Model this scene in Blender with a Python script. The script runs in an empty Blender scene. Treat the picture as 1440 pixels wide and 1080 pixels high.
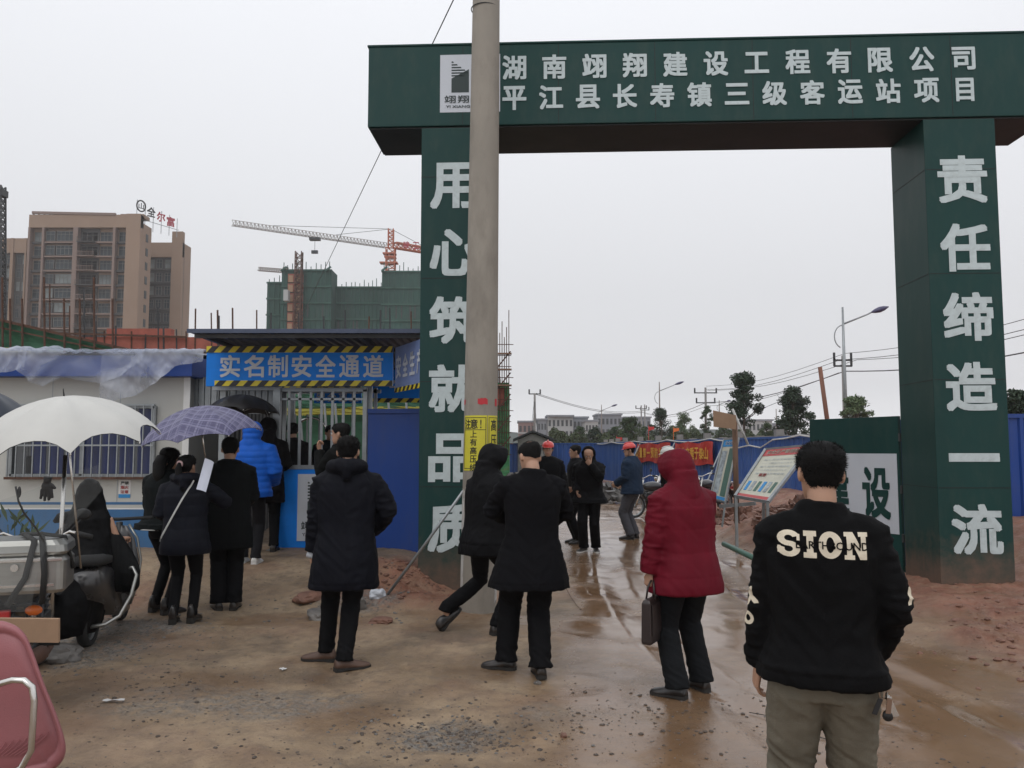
import bpy, bmesh, math, random
import numpy as np
from mathutils import Vector, Matrix, Quaternion, noise
from mathutils.bvhtree import BVHTree
random.seed(7)
rng = np.random.default_rng(7)
SC = bpy.context.scene
COL = SC.collection

# ---------------------------------------------------------------- camera
CAM_H, PITCH, FPX = 1.65, math.radians(4.458), 1180.0
cam_d = bpy.data.cameras.new('camera')
cam_d.sensor_width = 36.0
cam_d.lens = 36.0 * FPX / 1440.0
cam_d.clip_start = 0.05
cam_d.clip_end = 3000
cam = bpy.data.objects.new('camera', cam_d)
cam.location = (0, 0, CAM_H)
cam.rotation_euler = (math.pi / 2 + PITCH, 0, 0)
COL.objects.link(cam)
SC.camera = cam

# ---------------------------------------------------------------- world / sky (overcast)
SUN_EL, SUN_ROT = math.radians(52), math.radians(200)
world = bpy.data.worlds.new('World')
SC.world = world
world.use_nodes = True
wn, wl = world.node_tree.nodes, world.node_tree.links
wn.clear()
w_out = wn.new('ShaderNodeOutputWorld')
w_bg = wn.new('ShaderNodeBackground')
sky = wn.new('ShaderNodeTexSky')
sky.sky_type = 'NISHITA'
sky.sun_disc = False
sky.sun_elevation = SUN_EL
sky.sun_rotation = SUN_ROT
sky.air_density = 1.0
sky.dust_density = 6.0
hsv = wn.new('ShaderNodeHueSaturation')
hsv.inputs['Saturation'].default_value = 0.12
wl.new(sky.outputs[0], hsv.inputs['Color'])
# an overcast layer: cloud brightness rises evenly from horizon to zenith
tcw = wn.new('ShaderNodeTexCoord')
sepw = wn.new('ShaderNodeSeparateXYZ')
wl.new(tcw.outputs['Generated'], sepw.inputs[0])
rampw = wn.new('ShaderNodeValToRGB')
cr = rampw.color_ramp
cr.elements[0].position = 0.0
cr.elements[0].color = (10.2, 10.2, 10.4, 1)
cr.elements[1].position = 1.0
cr.elements[1].color = (11.2, 11.4, 12.0, 1)
e = cr.elements.new(0.5); e.color = (10.2, 10.4, 10.9, 1)
e = cr.elements.new(0.18); e.color = (8.1, 8.2, 8.5, 1)
e = cr.elements.new(0.07); e.color = (8.0, 8.05, 8.3, 1)
wl.new(sepw.outputs['Z'], rampw.inputs[0])
nzw = wn.new('ShaderNodeTexNoise')
nzw.inputs['Scale'].default_value = 1.3
nzw.inputs['Detail'].default_value = 3
wl.new(tcw.outputs['Generated'], nzw.inputs['Vector'])
mrw = wn.new('ShaderNodeMapRange')
mrw.inputs['To Min'].default_value = 0.95
mrw.inputs['To Max'].default_value = 1.05
wl.new(nzw.outputs['Fac'], mrw.inputs['Value'])
mulw = wn.new('ShaderNodeVectorMath'); mulw.operation = 'SCALE'
wl.new(rampw.outputs[0], mulw.inputs[0])
wl.new(mrw.outputs[0], mulw.inputs['Scale'])
mixw = wn.new('ShaderNodeMix'); mixw.data_type = 'RGBA'
mixw.inputs['Factor'].default_value = 0.9
wl.new(hsv.outputs[0], mixw.inputs['A'])
wl.new(mulw.outputs[0], mixw.inputs['B'])
wl.new(mixw.outputs['Result'], w_bg.inputs['Color'])
w_bg.inputs['Strength'].default_value = 0.1
wl.new(w_bg.outputs[0], w_out.inputs['Surface'])

sun_d = bpy.data.lights.new('sun', 'SUN')
sun_d.energy = 0.5
sun_d.angle = math.radians(40)
sun_d.color = (1.0, 0.97, 0.93)
sun = bpy.data.objects.new('sun', sun_d)
# sky sun_rotation is measured clockwise from +Y
sd = Vector((math.sin(SUN_ROT) * math.cos(SUN_EL), math.cos(SUN_ROT) * math.cos(SUN_EL), math.sin(SUN_EL)))
sun.rotation_euler = (-sd).to_track_quat('-Z', 'Y').to_euler()
sun.location = sd * 50
COL.objects.link(sun)
SC.view_settings.view_transform = 'Standard'
SC.view_settings.look = 'None'
SC.view_settings.gamma = 1
SC.view_settings.exposure = 0.0
SC.view_settings.use_curve_mapping = False
SC.render.engine = 'CYCLES'
SC.cycles.max_bounces = 7
SC.cycles.transparent_max_bounces = 12
SC.cycles.volume_bounces = 1
SC.cycles.use_denoising = True

# ---------------------------------------------------------------- helpers
cT, sT = math.cos(PITCH), math.sin(PITCH)
def P(px, py, Y):
    """point seen at photograph pixel (px, py) at world distance Y"""
    u, v = (px - 720) / FPX, (540 - py) / FPX
    d = Vector((u, cT - v * sT, sT + v * cT))
    return Vector((0, 0, CAM_H)) + d * (Y / d.y)

def ss(a, b, x):
    t = min(1, max(0, (x - a) / (b - a)))
    return t * t * (3 - 2 * t)

def gh(x, y):
    """large-scale ground height"""
    h = .30 * ss(8.6, 10.6, y) * (1 - ss(-1.6, -.2, x)) * (1 - ss(30, 40, y))
    h += .55 * ss(5.2, 6.9, x) * ss(8.6, 11.2, y) * (1 - ss(30, 40, y))
    h += .10 * ss(3.1, 4.6, x) * ss(6.2, 8.4, y) * (1 - ss(16, 20, y))
    return h

def link(o, parent=None):
    COL.objects.link(o)
    if parent is not None:
        o.parent = parent
    return o

def tag(o, label=None, cat=None, group=None, kind=None):
    if label: o['label'] = label
    if cat: o['category'] = cat
    if group: o['group'] = group
    if kind: o['kind'] = kind
    return o

def thing(name, label, cat, loc=(0, 0, 0), rz=0.0, group=None):
    o = bpy.data.objects.new(name, None)
    o.empty_display_size = .2
    link(o)
    o.location = loc
    o.rotation_euler = (0, 0, rz)
    return tag(o, label, cat, group)

def copy_tree(o, parent=None):
    c = o.copy()
    COL.objects.link(c)
    c.parent = parent
    for ch in list(o.children):
        copy_tree(ch, c)
    return c

# ---- materials
def nd(t, typ, **kw):
    n = t.nodes.new(typ)
    for k, v in kw.items():
        setattr(n, k, v)
    return n

def mat(name, col, rough=.6, metal=0.0, var=.12, scale=6.0, bump=.0, bscale=40.0, dirt=None, dirt_amt=.5, dirt_scale=2.0,
        spec=.5, sheen=0.0, trans=0.0, coat=0.0, stretch=(1, 1, 1), alpha=1.0, rvar=.1, coords='Object'):
    m = bpy.data.materials.new(name)
    m.use_nodes = True
    t = m.node_tree
    bs = t.nodes['Principled BSDF']
    tc = nd(t, 'ShaderNodeTexCoord')
    mp = nd(t, 'ShaderNodeMapping')
    mp.inputs['Scale'].default_value = stretch
    t.links.new(tc.outputs[coords], mp.inputs['Vector'])
    n1 = nd(t, 'ShaderNodeTexNoise')
    n1.inputs['Scale'].default_value = scale
    n1.inputs['Detail'].default_value = 5
    n1.inputs['Roughness'].default_value = .6
    t.links.new(mp.outputs[0], n1.inputs['Vector'])
    mr = nd(t, 'ShaderNodeMapRange')
    mr.inputs['From Min'].default_value = .3
    mr.inputs['From Max'].default_value = .7
    mr.inputs['To Min'].default_value = 1 - var
    mr.inputs['To Max'].default_value = 1 + var
    t.links.new(n1.outputs['Fac'], mr.inputs['Value'])
    vm = nd(t, 'ShaderNodeVectorMath', operation='SCALE')
    vm.inputs[0].default_value = col
    t.links.new(mr.outputs[0], vm.inputs['Scale'])
    out = vm.outputs[0]
    if dirt is not None:
        n2 = nd(t, 'ShaderNodeTexNoise')
        n2.inputs['Scale'].default_value = dirt_scale
        n2.inputs['Detail'].default_value = 7
        n2.inputs['Roughness'].default_value = .7
        t.links.new(mp.outputs[0], n2.inputs['Vector'])
        m2 = nd(t, 'ShaderNodeMapRange')
        m2.inputs['From Min'].default_value = .48
        m2.inputs['From Max'].default_value = .72
        m2.inputs['To Max'].default_value = dirt_amt
        t.links.new(n2.outputs['Fac'], m2.inputs['Value'])
        mx = nd(t, 'ShaderNodeMix', data_type='RGBA')
        t.links.new(m2.outputs[0], mx.inputs['Factor'])
        t.links.new(out, mx.inputs['A'])
        mx.inputs['B'].default_value = (*dirt, 1)
        out = mx.outputs['Result']
    t.links.new(out, bs.inputs['Base Color'])
    rr = nd(t, 'ShaderNodeMapRange')
    rr.inputs['To Min'].default_value = max(0, rough - rvar)
    rr.inputs['To Max'].default_value = min(1, rough + rvar)
    t.links.new(n1.outputs['Fac'], rr.inputs['Value'])
    t.links.new(rr.outputs[0], bs.inputs['Roughness'])
    bs.inputs['Metallic'].default_value = metal
    bs.inputs['Specular IOR Level'].default_value = spec
    bs.inputs['Sheen Weight'].default_value = sheen
    bs.inputs['Coat Weight'].default_value = coat
    bs.inputs['Transmission Weight'].default_value = trans
    bs.inputs['Alpha'].default_value = alpha
    if bump:
        n3 = nd(t, 'ShaderNodeTexNoise')
        n3.inputs['Scale'].default_value = bscale
        n3.inputs['Detail'].default_value = 4
        t.links.new(mp.outputs[0], n3.inputs['Vector'])
        bp = nd(t, 'ShaderNodeBump')
        bp.inputs['Strength'].default_value = bump
        bp.inputs['Distance'].default_value = .01
        t.links.new(n3.outputs['Fac'], bp.inputs['Height'])
        t.links.new(bp.outputs[0], bs.inputs['Normal'])
    return m

# ---- mesh builder
class MB:
    def __init__(s):
        s.v, s.f, s.mi = [], [], []
    def add(s, vs, fs, mi=0):
        b = len(s.v)
        s.v += [tuple(v) for v in vs]
        s.f += [tuple(b + i for i in f) for f in fs]
        s.mi += [mi] * len(fs)
        return s
    def box(s, c, d, M=None, mi=0):
        """box centred at c with full size d"""
        vs = [Vector((c[0] + sx * d[0] / 2, c[1] + sy * d[1] / 2, c[2] + sz * d[2] / 2)) for sx in (-1, 1) for sy in (-1, 1) for sz in (-1, 1)]
        if M: vs = [M @ v for v in vs]
        return s.add(vs, [(0, 1, 3, 2), (4, 6, 7, 5), (0, 4, 5, 1), (2, 3, 7, 6), (0, 2, 6, 4), (1, 5, 7, 3)], mi)
    def span(s, a, b, mi=0):
        """box between two opposite corners"""
        return s.box([(a[i] + b[i]) / 2 for i in range(3)], [abs(a[i] - b[i]) for i in range(3)], None, mi)
    def bar(s, a, b, w, h=None, mi=0, up=(0, 0, 1)):
        """square section bar from a to b"""
        a, b = Vector(a), Vector(b)
        h = h or w
        d = (b - a).normalized()
        u = Vector(up)
        if abs(d.dot(u)) > .95: u = Vector((0, 1, 0))
        x = d.cross(u).normalized(); y = x.cross(d)
        vs = []
        for q in (a, b):
            for sx, sy in ((-1, -1), (1, -1), (1, 1), (-1, 1)):
                vs.append(q + x * sx * w / 2 + y * sy * h / 2)
        return s.add(vs, [(3, 2, 1, 0), (4, 5, 6, 7), (0, 1, 5, 4), (1, 2, 6, 5), (2, 3, 7, 6), (3, 0, 4, 7)], mi)
    def tube(s, pts, r, n=8, caps=True, mi=0, flat=None, ref=None):
        """round tube through points; r number or list; flat=(a,b) scales section along ref / across"""
        pts = [Vector(p) for p in pts]
        rs = r if isinstance(r, (list, tuple)) else [r] * len(pts)
        b = len(s.v)
        prev = Vector(ref) if ref else None
        for i, p in enumerate(pts):
            d = (pts[min(i + 1, len(pts) - 1)] - pts[max(i - 1, 0)]).normalized()
            if prev is None:
                prev = Vector((0, 0, 1)) if abs(d.z) < .9 else Vector((1, 0, 0))
            x = (prev - d * prev.dot(d)).normalized(); y = d.cross(x)
            prev = x
            fa, fb = flat if flat else (1, 1)
            for k in range(n):
                t = 2 * math.pi * k / n
                s.v.append(tuple(p + x * math.cos(t) * rs[i] * fa + y * math.sin(t) * rs[i] * fb))
        m = len(pts)
        for i in range(m - 1):
            for k in range(n):
                k2 = (k + 1) % n
                s.f.append((b + i * n + k, b + i * n + k2, b + (i + 1) * n + k2, b + (i + 1) * n + k)); s.mi.append(mi)
        if caps:
            s.f.append(tuple(b + k for k in reversed(range(n)))); s.mi.append(mi)
            s.f.append(tuple(b + (m - 1) * n + k for k in range(n))); s.mi.append(mi)
        return s
    def loft(s, rings, caps=True, mi=0):
        """rings: equal-length closed loops of points"""
        b = len(s.v); n = len(rings[0])
        for r in rings: s.v += [tuple(p) for p in r]
        for i in range(len(rings) - 1):
            for k in range(n):
                k2 = (k + 1) % n
                s.f.append((b + i * n + k, b + i * n + k2, b + (i + 1) * n + k2, b + (i + 1) * n + k)); s.mi.append(mi)
        if caps:
            s.f.append(tuple(b + k for k in reversed(range(n)))); s.mi.append(mi)
            s.f.append(tuple(b + (len(rings) - 1) * n + k for k in range(n))); s.mi.append(mi)
        return s
    def ball(s, c, r, n=10, m=6, M=None, mi=0):
        r = r if isinstance(r, (list, tuple)) else (r, r, r)
        rings = []
        for i in range(m + 1):
            a = -math.pi / 2 + math.pi * (i + .12) / (m + .24)
            rings.append([])
            for k in range(n):
                t = 2 * math.pi * k / n
                p = Vector((math.cos(a) * math.cos(t) * r[0], math.cos(a) * math.sin(t) * r[1], math.sin(a) * r[2]))
                rings[-1].append((M @ p if M else p) + Vector(c))
        return s.loft(rings, True, mi)
    def xf(s, M):
        s.v = [tuple(M @ Vector(v)) for v in s.v]
        return s
    def join(s, o, mi=0):
        return s.add(o.v, o.f, mi)
    def mesh(s, name, smooth=False):
        me = bpy.data.meshes.new(name)
        me.from_pydata(s.v, [], s.f)
        if any(s.mi): me.polygons.foreach_set('material_index', s.mi)
        if smooth: me.polygons.foreach_set('use_smooth', [True] * len(s.f))
        me.update()
        return me
    def build(s, name, m, parent=None, smooth=False, bevel=0.0, loc=None, label=None):
        me = s.mesh(name, smooth)
        if bevel:
            bm = bmesh.new(); bm.from_mesh(me)
            bmesh.ops.recalc_face_normals(bm, faces=bm.faces)
            es = [e for e in bm.edges if len(e.link_faces) == 2 and e.calc_face_angle(0) > .5]
            bmesh.ops.bevel(bm, geom=es, offset=bevel, segments=2, profile=.7, affect='EDGES', clamp_overlap=True)
            bm.to_mesh(me); bm.free()
            me.polygons.foreach_set('use_smooth', [False] * len(me.polygons))
        for q in (m if isinstance(m, (list, tuple)) else [m]):
            me.materials.append(q)
        o = bpy.data.objects.new(name, me)
        link(o, parent)
        if loc is not None: o.location = loc
        if label: o['label'] = label
        return o

def objm(name, me, m=None, parent=None, loc=None, rot=None):
    if m is not None and len(me.materials) == 0: me.materials.append(m)
    o = bpy.data.objects.new(name, me)
    link(o, parent)
    if loc is not None: o.location = loc
    if rot is not None: o.rotation_euler = rot
    return o

_tc = {}
def text_mesh(s, size, bold=.02, extrude=.0, res=3, sx=1.0, fit=None):
    """glyph mesh centred on its bounding box, in the XY plane; returns a fresh mesh"""
    c = bpy.data.curves.new('t', 'FONT')
    c.body = s; c.size = 1; c.offset = 0; c.extrude = extrude; c.resolution_u = res
    o = bpy.data.objects.new('t', c)
    COL.objects.link(o)
    dg = bpy.context.evaluated_depsgraph_get()
    me = bpy.data.meshes.new_from_object(o.evaluated_get(dg))
    bpy.data.objects.remove(o); bpy.data.curves.remove(c)
    if bold > .008:      # embolden: shifted copies of the glyph, a hair apart in depth
        c0 = np.empty(len(me.vertices) * 3); me.vertices.foreach_get('co', c0); c0 = c0.reshape(-1, 3)
        fs = [tuple(p.vertices) for p in me.polygons]; V, F = [], []
        for q in range(9):
            a = q * math.pi / 4; d = (0, 0) if q == 8 else ((1, 1, 0, -1, -1, -1, 0, 1)[q] * bold, (0, 1, 1, 1, 0, -1, -1, -1)[q] * bold)
            b = len(V) * len(c0); V.append(c0 + np.array([d[0], d[1], .0006 * q])); F += [tuple(b + i for i in f) for f in fs]
        bpy.data.meshes.remove(me); me = bpy.data.meshes.new('glyph'); me.from_pydata(np.concatenate(V).tolist(), [], F)
    co = np.empty(len(me.vertices) * 3); me.vertices.foreach_get('co', co); co = co.reshape(-1, 3)
    mn, mx = co.min(0), co.max(0)
    co[:, :2] -= (mn[:2] + mx[:2]) / 2
    if fit:
        co[:, 0] *= fit[0] / max(1e-6, mx[0] - mn[0]); co[:, 1] *= fit[1] / max(1e-6, mx[1] - mn[1])
    else:
        co[:, 0] *= size * sx; co[:, 1] *= size
    me.vertices.foreach_set('co', co.ravel()); me.update()
    me.materials.clear()
    return me

def remesh_mb(mb, voxel, smooth=3, name='body', dec=None):
    me = mb.mesh(name)
    bm = bmesh.new(); bm.from_mesh(me)
    bmesh.ops.recalc_face_normals(bm, faces=bm.faces)
    bm.to_mesh(me); bm.free()
    o = bpy.data.objects.new('tmp', me); COL.objects.link(o)
    md = o.modifiers.new('r', 'REMESH'); md.mode = 'VOXEL'; md.voxel_size = voxel; md.use_smooth_shade = True
    if smooth:
        sm = o.modifiers.new('s', 'SMOOTH'); sm.iterations = smooth; sm.factor = .5
    if dec:
        dc = o.modifiers.new('d', 'DECIMATE'); dc.ratio = dec
    dg = bpy.context.evaluated_depsgraph_get()
    out = bpy.data.meshes.new_from_object(o.evaluated_get(dg))
    bpy.data.objects.remove(o); bpy.data.meshes.remove(me)
    out.name = name
    return out

def vcos(me):
    a = np.empty(len(me.vertices) * 3); me.vertices.foreach_get('co', a); return a.reshape(-1, 3)
def vnos(me):
    a = np.empty(len(me.vertices) * 3); me.vertices.foreach_get('normal', a); return a.reshape(-1, 3)
def displace(me, fn):
    """move vertices along normals by fn(co array) -> amounts"""
    co, no = vcos(me), vnos(me)
    co = co + no * fn(co)[:, None]
    me.vertices.foreach_set('co', co.ravel()); me.update()

_perm = rng.permutation(256).astype(np.int64); _perm = np.concatenate([_perm, _perm])
_gr = rng.normal(size=(256, 3)); _gr /= np.linalg.norm(_gr, axis=1)[:, None]
def pn(p):
    """vectorised gradient noise on an (n,3) array, about -0.7..0.7"""
    p = np.asarray(p, float)
    i = np.floor(p).astype(np.int64); f = p - i; u = f * f * f * (f * (f * 6 - 15) + 10)
    def g(dx, dy, dz):
        h = _perm[(_perm[(_perm[(i[:, 0] + dx) & 255] + i[:, 1] + dy) & 255] + i[:, 2] + dz) & 255]
        return (_gr[h] * (f - np.array([dx, dy, dz]))).sum(1)
    def L(a, b, t): return a + (b - a) * t
    x0 = L(g(0, 0, 0), g(1, 0, 0), u[:, 0]); x1 = L(g(0, 1, 0), g(1, 1, 0), u[:, 0])
    x2 = L(g(0, 0, 1), g(1, 0, 1), u[:, 0]); x3 = L(g(0, 1, 1), g(1, 1, 1), u[:, 0])
    return L(L(x0, x1, u[:, 1]), L(x2, x3, u[:, 1]), u[:, 2])
def fbm(p, oct=4, gain=.5):
    s, a = 0, 1.0
    p = np.asarray(p, float)
    for k in range(oct):
        s = s + a * pn(p * (2 ** k) + 17.3 * k); a *= gain
    return s
def nss(a, b, x):
    t = np.clip((x - a) / (b - a), 0, 1); return t * t * (3 - 2 * t)

# ---- common materials
M = {}
M['green'] = mat('green_paint_sheet', (.0035, .037, .033), .5, spec=.3, var=.12, scale=1.2, dirt=(.03, .055, .045), dirt_amt=.5, dirt_scale=5, bump=.5, bscale=1.6, stretch=(1, 1, .35))
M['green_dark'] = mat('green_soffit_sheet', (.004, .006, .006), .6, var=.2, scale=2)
M['letter'] = mat('pale_vinyl_letter', (.50, .57, .58), .5, var=.08, dirt=(.3, .34, .33), dirt_amt=.5, dirt_scale=8)
M['white_panel'] = mat('white_vinyl_panel', (.52, .55, .60), .45, var=.06, scale=2, dirt=(.3, .3, .3), dirt_amt=.25)
M['ink'] = mat('dark_ink', (.02, .035, .035), .6)
M['concrete'] = mat('concrete_pole', (.265, .240, .205), .85, var=.16, scale=2.2, bump=.35, bscale=30, dirt=(.15, .13, .11), dirt_amt=.55, dirt_scale=4, stretch=(1, 1, .4))
M['blue_sheet'] = mat('blue_hoarding_sheet', (.005, .052, .28), .5, var=.15, scale=1.5, dirt=(.05, .06, .12), dirt_amt=.4, dirt_scale=3, stretch=(1, 1, .4))
M['blue_sign'] = mat('bright_blue_sign', (.006, .20, .72), .5, var=.08, spec=.25)
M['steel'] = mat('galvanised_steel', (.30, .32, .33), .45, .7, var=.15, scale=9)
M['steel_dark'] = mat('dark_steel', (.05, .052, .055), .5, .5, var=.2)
M['rust'] = mat('rusty_steel', (.09, .045, .03), .8, .2, var=.4, scale=12)
M['yellow'] = mat('yellow_paint', (.62, .50, .03), .5, var=.08)
M['yellow_notice'] = mat('yellow_notice_sheet', (.58, .52, .03), .45, var=.06, dirt=(.35, .3, .05), dirt_amt=.3)
M['black'] = mat('black_paint', (.012, .012, .013), .5, var=.1)
M['white'] = mat('white_paint', (.70, .70, .68), .5, var=.05, dirt=(.35, .33, .3), dirt_amt=.3)
M['cream'] = mat('cream_wall_panel', (.46, .46, .43), .55, var=.05, scale=1.5, dirt=(.30, .29, .26), dirt_amt=.35, dirt_scale=1.5)
M['wall_blue'] = mat('blue_wall_band', (.03, .12, .27), .5, var=.08, dirt=(.1, .12, .15), dirt_amt=.4)
M['red'] = mat('red_paint', (.5, .03, .03), .45)
M['orange'] = mat('orange_plastic', (.7, .16, .03), .35)
M['chrome'] = mat('chromed_steel', (.62, .60, .57), .22, 1.0, var=.1, rvar=.08)
M['rubber'] = mat('black_rubber', (.02, .02, .02), .8, bump=.2)
M['wood'] = mat('weathered_wood', (.17, .10, .065), .8, var=.3, scale=3, stretch=(8, 8, 1), bump=.3)
M['bamboo'] = mat('brown_pole_wood', (.20, .09, .06), .75, var=.3, scale=3, stretch=(8, 8, 1))
M['card'] = mat('brown_cardboard', (.34, .22, .14), .8, var=.1, dirt=(.2, .13, .09), dirt_amt=.5)
M['glass_dark'] = mat('dark_window_glass', (.03, .035, .04), .12, var=.3, scale=.5, spec=.8)
M['skin'] = mat('skin', (.42, .24, .16), .5, var=.08, scale=14)
M['hair'] = mat('black_hair', (.005, .0045, .0045), .75, spec=.2, var=.3, scale=60, stretch=(1, 1, .2))
M['hair_thin'] = mat('thinning_grey_hair', (.014, .012, .011), .6, var=.35, scale=40)
# ================================================================ GROUND
def axis(lo_dense, hi_dense, step, lo, hi, g=1.09):
    a = list(np.arange(lo_dense, hi_dense, step))
    s = step
    while a[-1] < hi: s *= g; a.append(a[-1] + s)
    s = step
    while a[0] > lo: s *= g; a.insert(0, a[0] - s)
    return np.array(a)
gx = axis(-5.2, 6.2, .034, -420, 420)
gy = [-6.0, -3.0, -1.0, .4, 1.0, 1.6, 2.0]
s_ = .022
while gy[-1] < 520:
    s_ = max(.022, .0078 * gy[-1]) if gy[-1] < 20 else s_ * 1.05
    gy.append(gy[-1] + s_)
gy = np.array(gy)
X, Y = np.meshgrid(gx, gy)
xf, yf = X.ravel(), Y.ravel()
n_ = len(xf)
def v3(k, ox=0): return np.stack([xf * k + ox, yf * k, np.zeros(n_) + ox], 1)
def gha(x, y):
    h = .30 * nss(8.6, 10.6, y) * (1 - nss(-1.6, -.2, x)) * (1 - nss(30, 40, y))
    h += .55 * nss(5.2, 6.9, x) * nss(8.6, 11.2, y) * (1 - nss(30, 40, y))
    h += .10 * nss(3.1, 4.6, x) * nss(6.2, 8.4, y) * (1 - nss(16, 20, y))
    return h
big = fbm(v3(.45, 3), 3)
med = fbm(v3(1.7, 9), 4)
fin = fbm(v3(7.0, 5), 4, .6)
vfin = fbm(v3(26., 2), 3, .6)
# wet driveway: from the bottom right up through the gate into the site
wob = .35 * big
cx = np.interp(yf, [0, 3, 5, 7, 9, 12, 16, 24, 40], [2.8, 2.4, 2.25, 2.0, 1.95, 2.1, 2.2, 2.1, 1.5])
hw = np.interp(yf, [0, 3, 5, 7, 9, 12, 16, 24, 40], [2.8, 2.8, 2.0, 1.55, 1.25, 1.35, 1.5, 2.2, 3.0])
wet = 1 - nss(-.25, .45, np.abs(xf - cx + wob) - hw)
wet *= .7 + .3 * nss(-.25, .15, -med + .15)
# left apron: damp tan mud
wet = np.maximum(wet, .55 * nss(.02, .30, fbm(v3(.9, 31), 3) + .05) * (yf < 9))
# red clay: banks round the columns, right margin
clay = nss(3.3, 4.4, xf + .4 * med) * nss(4.6, 6.4, yf - .25 * (xf - 4) + .6 * med + .6)
clay = np.maximum(clay, nss(.0, 1, 1 - ((xf + 1.1) / 1.25) ** 2 - ((yf - 9.7) / 1.25) ** 2 + .5 * med))
clay = np.maximum(clay, .8 * nss(0, 1, 1 - ((xf + 4.6) / 1.0) ** 2 - ((yf - 8.6) / 1.7) ** 2 + .6 * med))
clay = np.maximum(clay, nss(3.4, 4.2, xf) * nss(11, 12.5, yf))
clay = np.clip(clay + .25 * nss(.1, .5, fbm(v3(.8, 50), 3)), 0, 1)
# grey gravelly patches
def patch(px, py, rx, ry, w=.6):
    return nss(0, .8, 1 - ((xf - px) / rx) ** 2 - ((yf - py) / ry) ** 2 + w * med)
grav = patch(-.35, 5.05, .42, .33)
grav = np.maximum(grav, patch(-3.55, 7.4, .75, 1.2))
grav = np.maximum(grav, .85 * patch(-2.2, 3.9, 1.3, .55, 1.2))
grav = np.maximum(grav, .7 * patch(-1.9, 5.7, 1.0, .5, 1.3))
grav = np.maximum(grav, .5 * patch(.9, 5.3, .9, .5, 1.5))
grav = np.maximum(grav, .8 * patch(-1.75, 8.9, .6, .5, 1.2))
z = gha(xf, yf)
near = 1 - nss(14, 40, yf)
z += near * (.055 * big * (1 - wet) + (.024 * med * (1 - .85 * wet) + .014 * fin * (1 - .85 * wet) + .005 * vfin * (1 - .9 * wet)))
z += near * grav * (.012 * np.abs(fin) + .012 * np.abs(vfin))
# clay mounds at the column feet and the right bank
z += near * clay * (.05 + .06 * med + .02 * fin) * (np.abs(xf) < 12)
z += .16 * np.clip(1 - ((xf + 1.45) / .55) ** 2 - ((yf - 9.75) / .5) ** 2, 0, 1)
z += .35 * np.clip(1 - ((xf - 5.3) / 1.7) ** 2 - ((yf - 14.8) / 2.2) ** 2, 0, 1) * (1 + .5 * med)
# pothole with rim and small dents, footprints
for (a, b, r1, d) in [(-.35, 5.05, .36, .025), (-.62, 4.25, .2, .02), (.3, 6.0, .3, .012)]:
    q = np.hypot((xf - a) / 1.25, yf - b) / r1
    z -= d * (1 - nss(.55, 1.0, q)) - d * .45 * np.exp(-((q - 1.1) / .18) ** 2)
r2 = np.random.default_rng(3)
for k in range(240):
    a, b = r2.uniform(-3.6, 3.4), 2.6 + 7 * r2.random() ** 1.2
    th = r2.normal(0, .5); L_, W_ = .14, .05
    dx, dy = xf - a, yf - b
    sel = np.abs(dx) + np.abs(dy) < .4
    u_ = (dx[sel] * math.cos(th) + dy[sel] * math.sin(th)) / W_; w_ = (-dx[sel] * math.sin(th) + dy[sel] * math.cos(th)) / L_
    q = np.sqrt(u_ * u_ + w_ * w_)
    z[sel] += (1 - .93 * wet[sel]) * (-.011 * (1 - nss(.6, 1, q)) + .006 * np.exp(-((q - 1.15) / .2) ** 2))
# tyre ruts along the drive
for off in (-.75, .75):
    q = (xf - cx - off + .1 * big) / .12
    z -= near * (.016 * np.exp(-q * q) - .007 * np.exp(-((np.abs(q) - 1.6) / .5) ** 2)) * (yf > 2)
z[(yf > 60)] = 0
# bare puddle mask: low places in the wet road
pud = np.clip(wet * (.62 + .5 * nss(-.2, .3, fbm(v3(.7, 77), 3))) * nss(.35, .75, wet), 0, 1)
me = bpy.data.meshes.new('ground')
nx, ny = len(gx), len(gy)
idx = np.arange(nx * ny).reshape(ny, nx)
quads = np.stack([idx[:-1, :-1], idx[:-1, 1:], idx[1:, 1:], idx[1:, :-1]], -1).reshape(-1, 4)
me.vertices.add(n_); me.vertices.foreach_set('co', np.stack([xf, yf, z], 1).ravel())
me.loops.add(quads.size); me.loops.foreach_set('vertex_index', quads.ravel())
me.polygons.add(len(quads)); me.polygons.foreach_set('loop_start', np.arange(0, quads.size, 4)); me.polygons.foreach_set('loop_total', np.full(len(quads), 4))
me.polygons.foreach_set('use_smooth', np.ones(len(quads), bool))
me.update(calc_edges=True); me.validate()
for nm_, ar in (('wet', wet), ('clay', clay), ('gravel', grav), ('puddle', pud)):
    at_ = me.attributes.new(nm_, 'FLOAT', 'POINT'); at_.data.foreach_set('value', ar.astype(np.float32))
gz = z.reshape(ny, nx)
def gz_at(x, y):
    i = int(np.clip(np.searchsorted(gx, x) - 1, 0, nx - 2)); j = int(np.clip(np.searchsorted(gy, y) - 1, 0, ny - 2))
    u = (x - gx[i]) / (gx[i + 1] - gx[i]); v = (y - gy[j]) / (gy[j + 1] - gy[j])
    return float((gz[j, i] * (1 - u) + gz[j, i + 1] * u) * (1 - v) + (gz[j + 1, i] * (1 - u) + gz[j + 1, i + 1] * u) * v)

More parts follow.
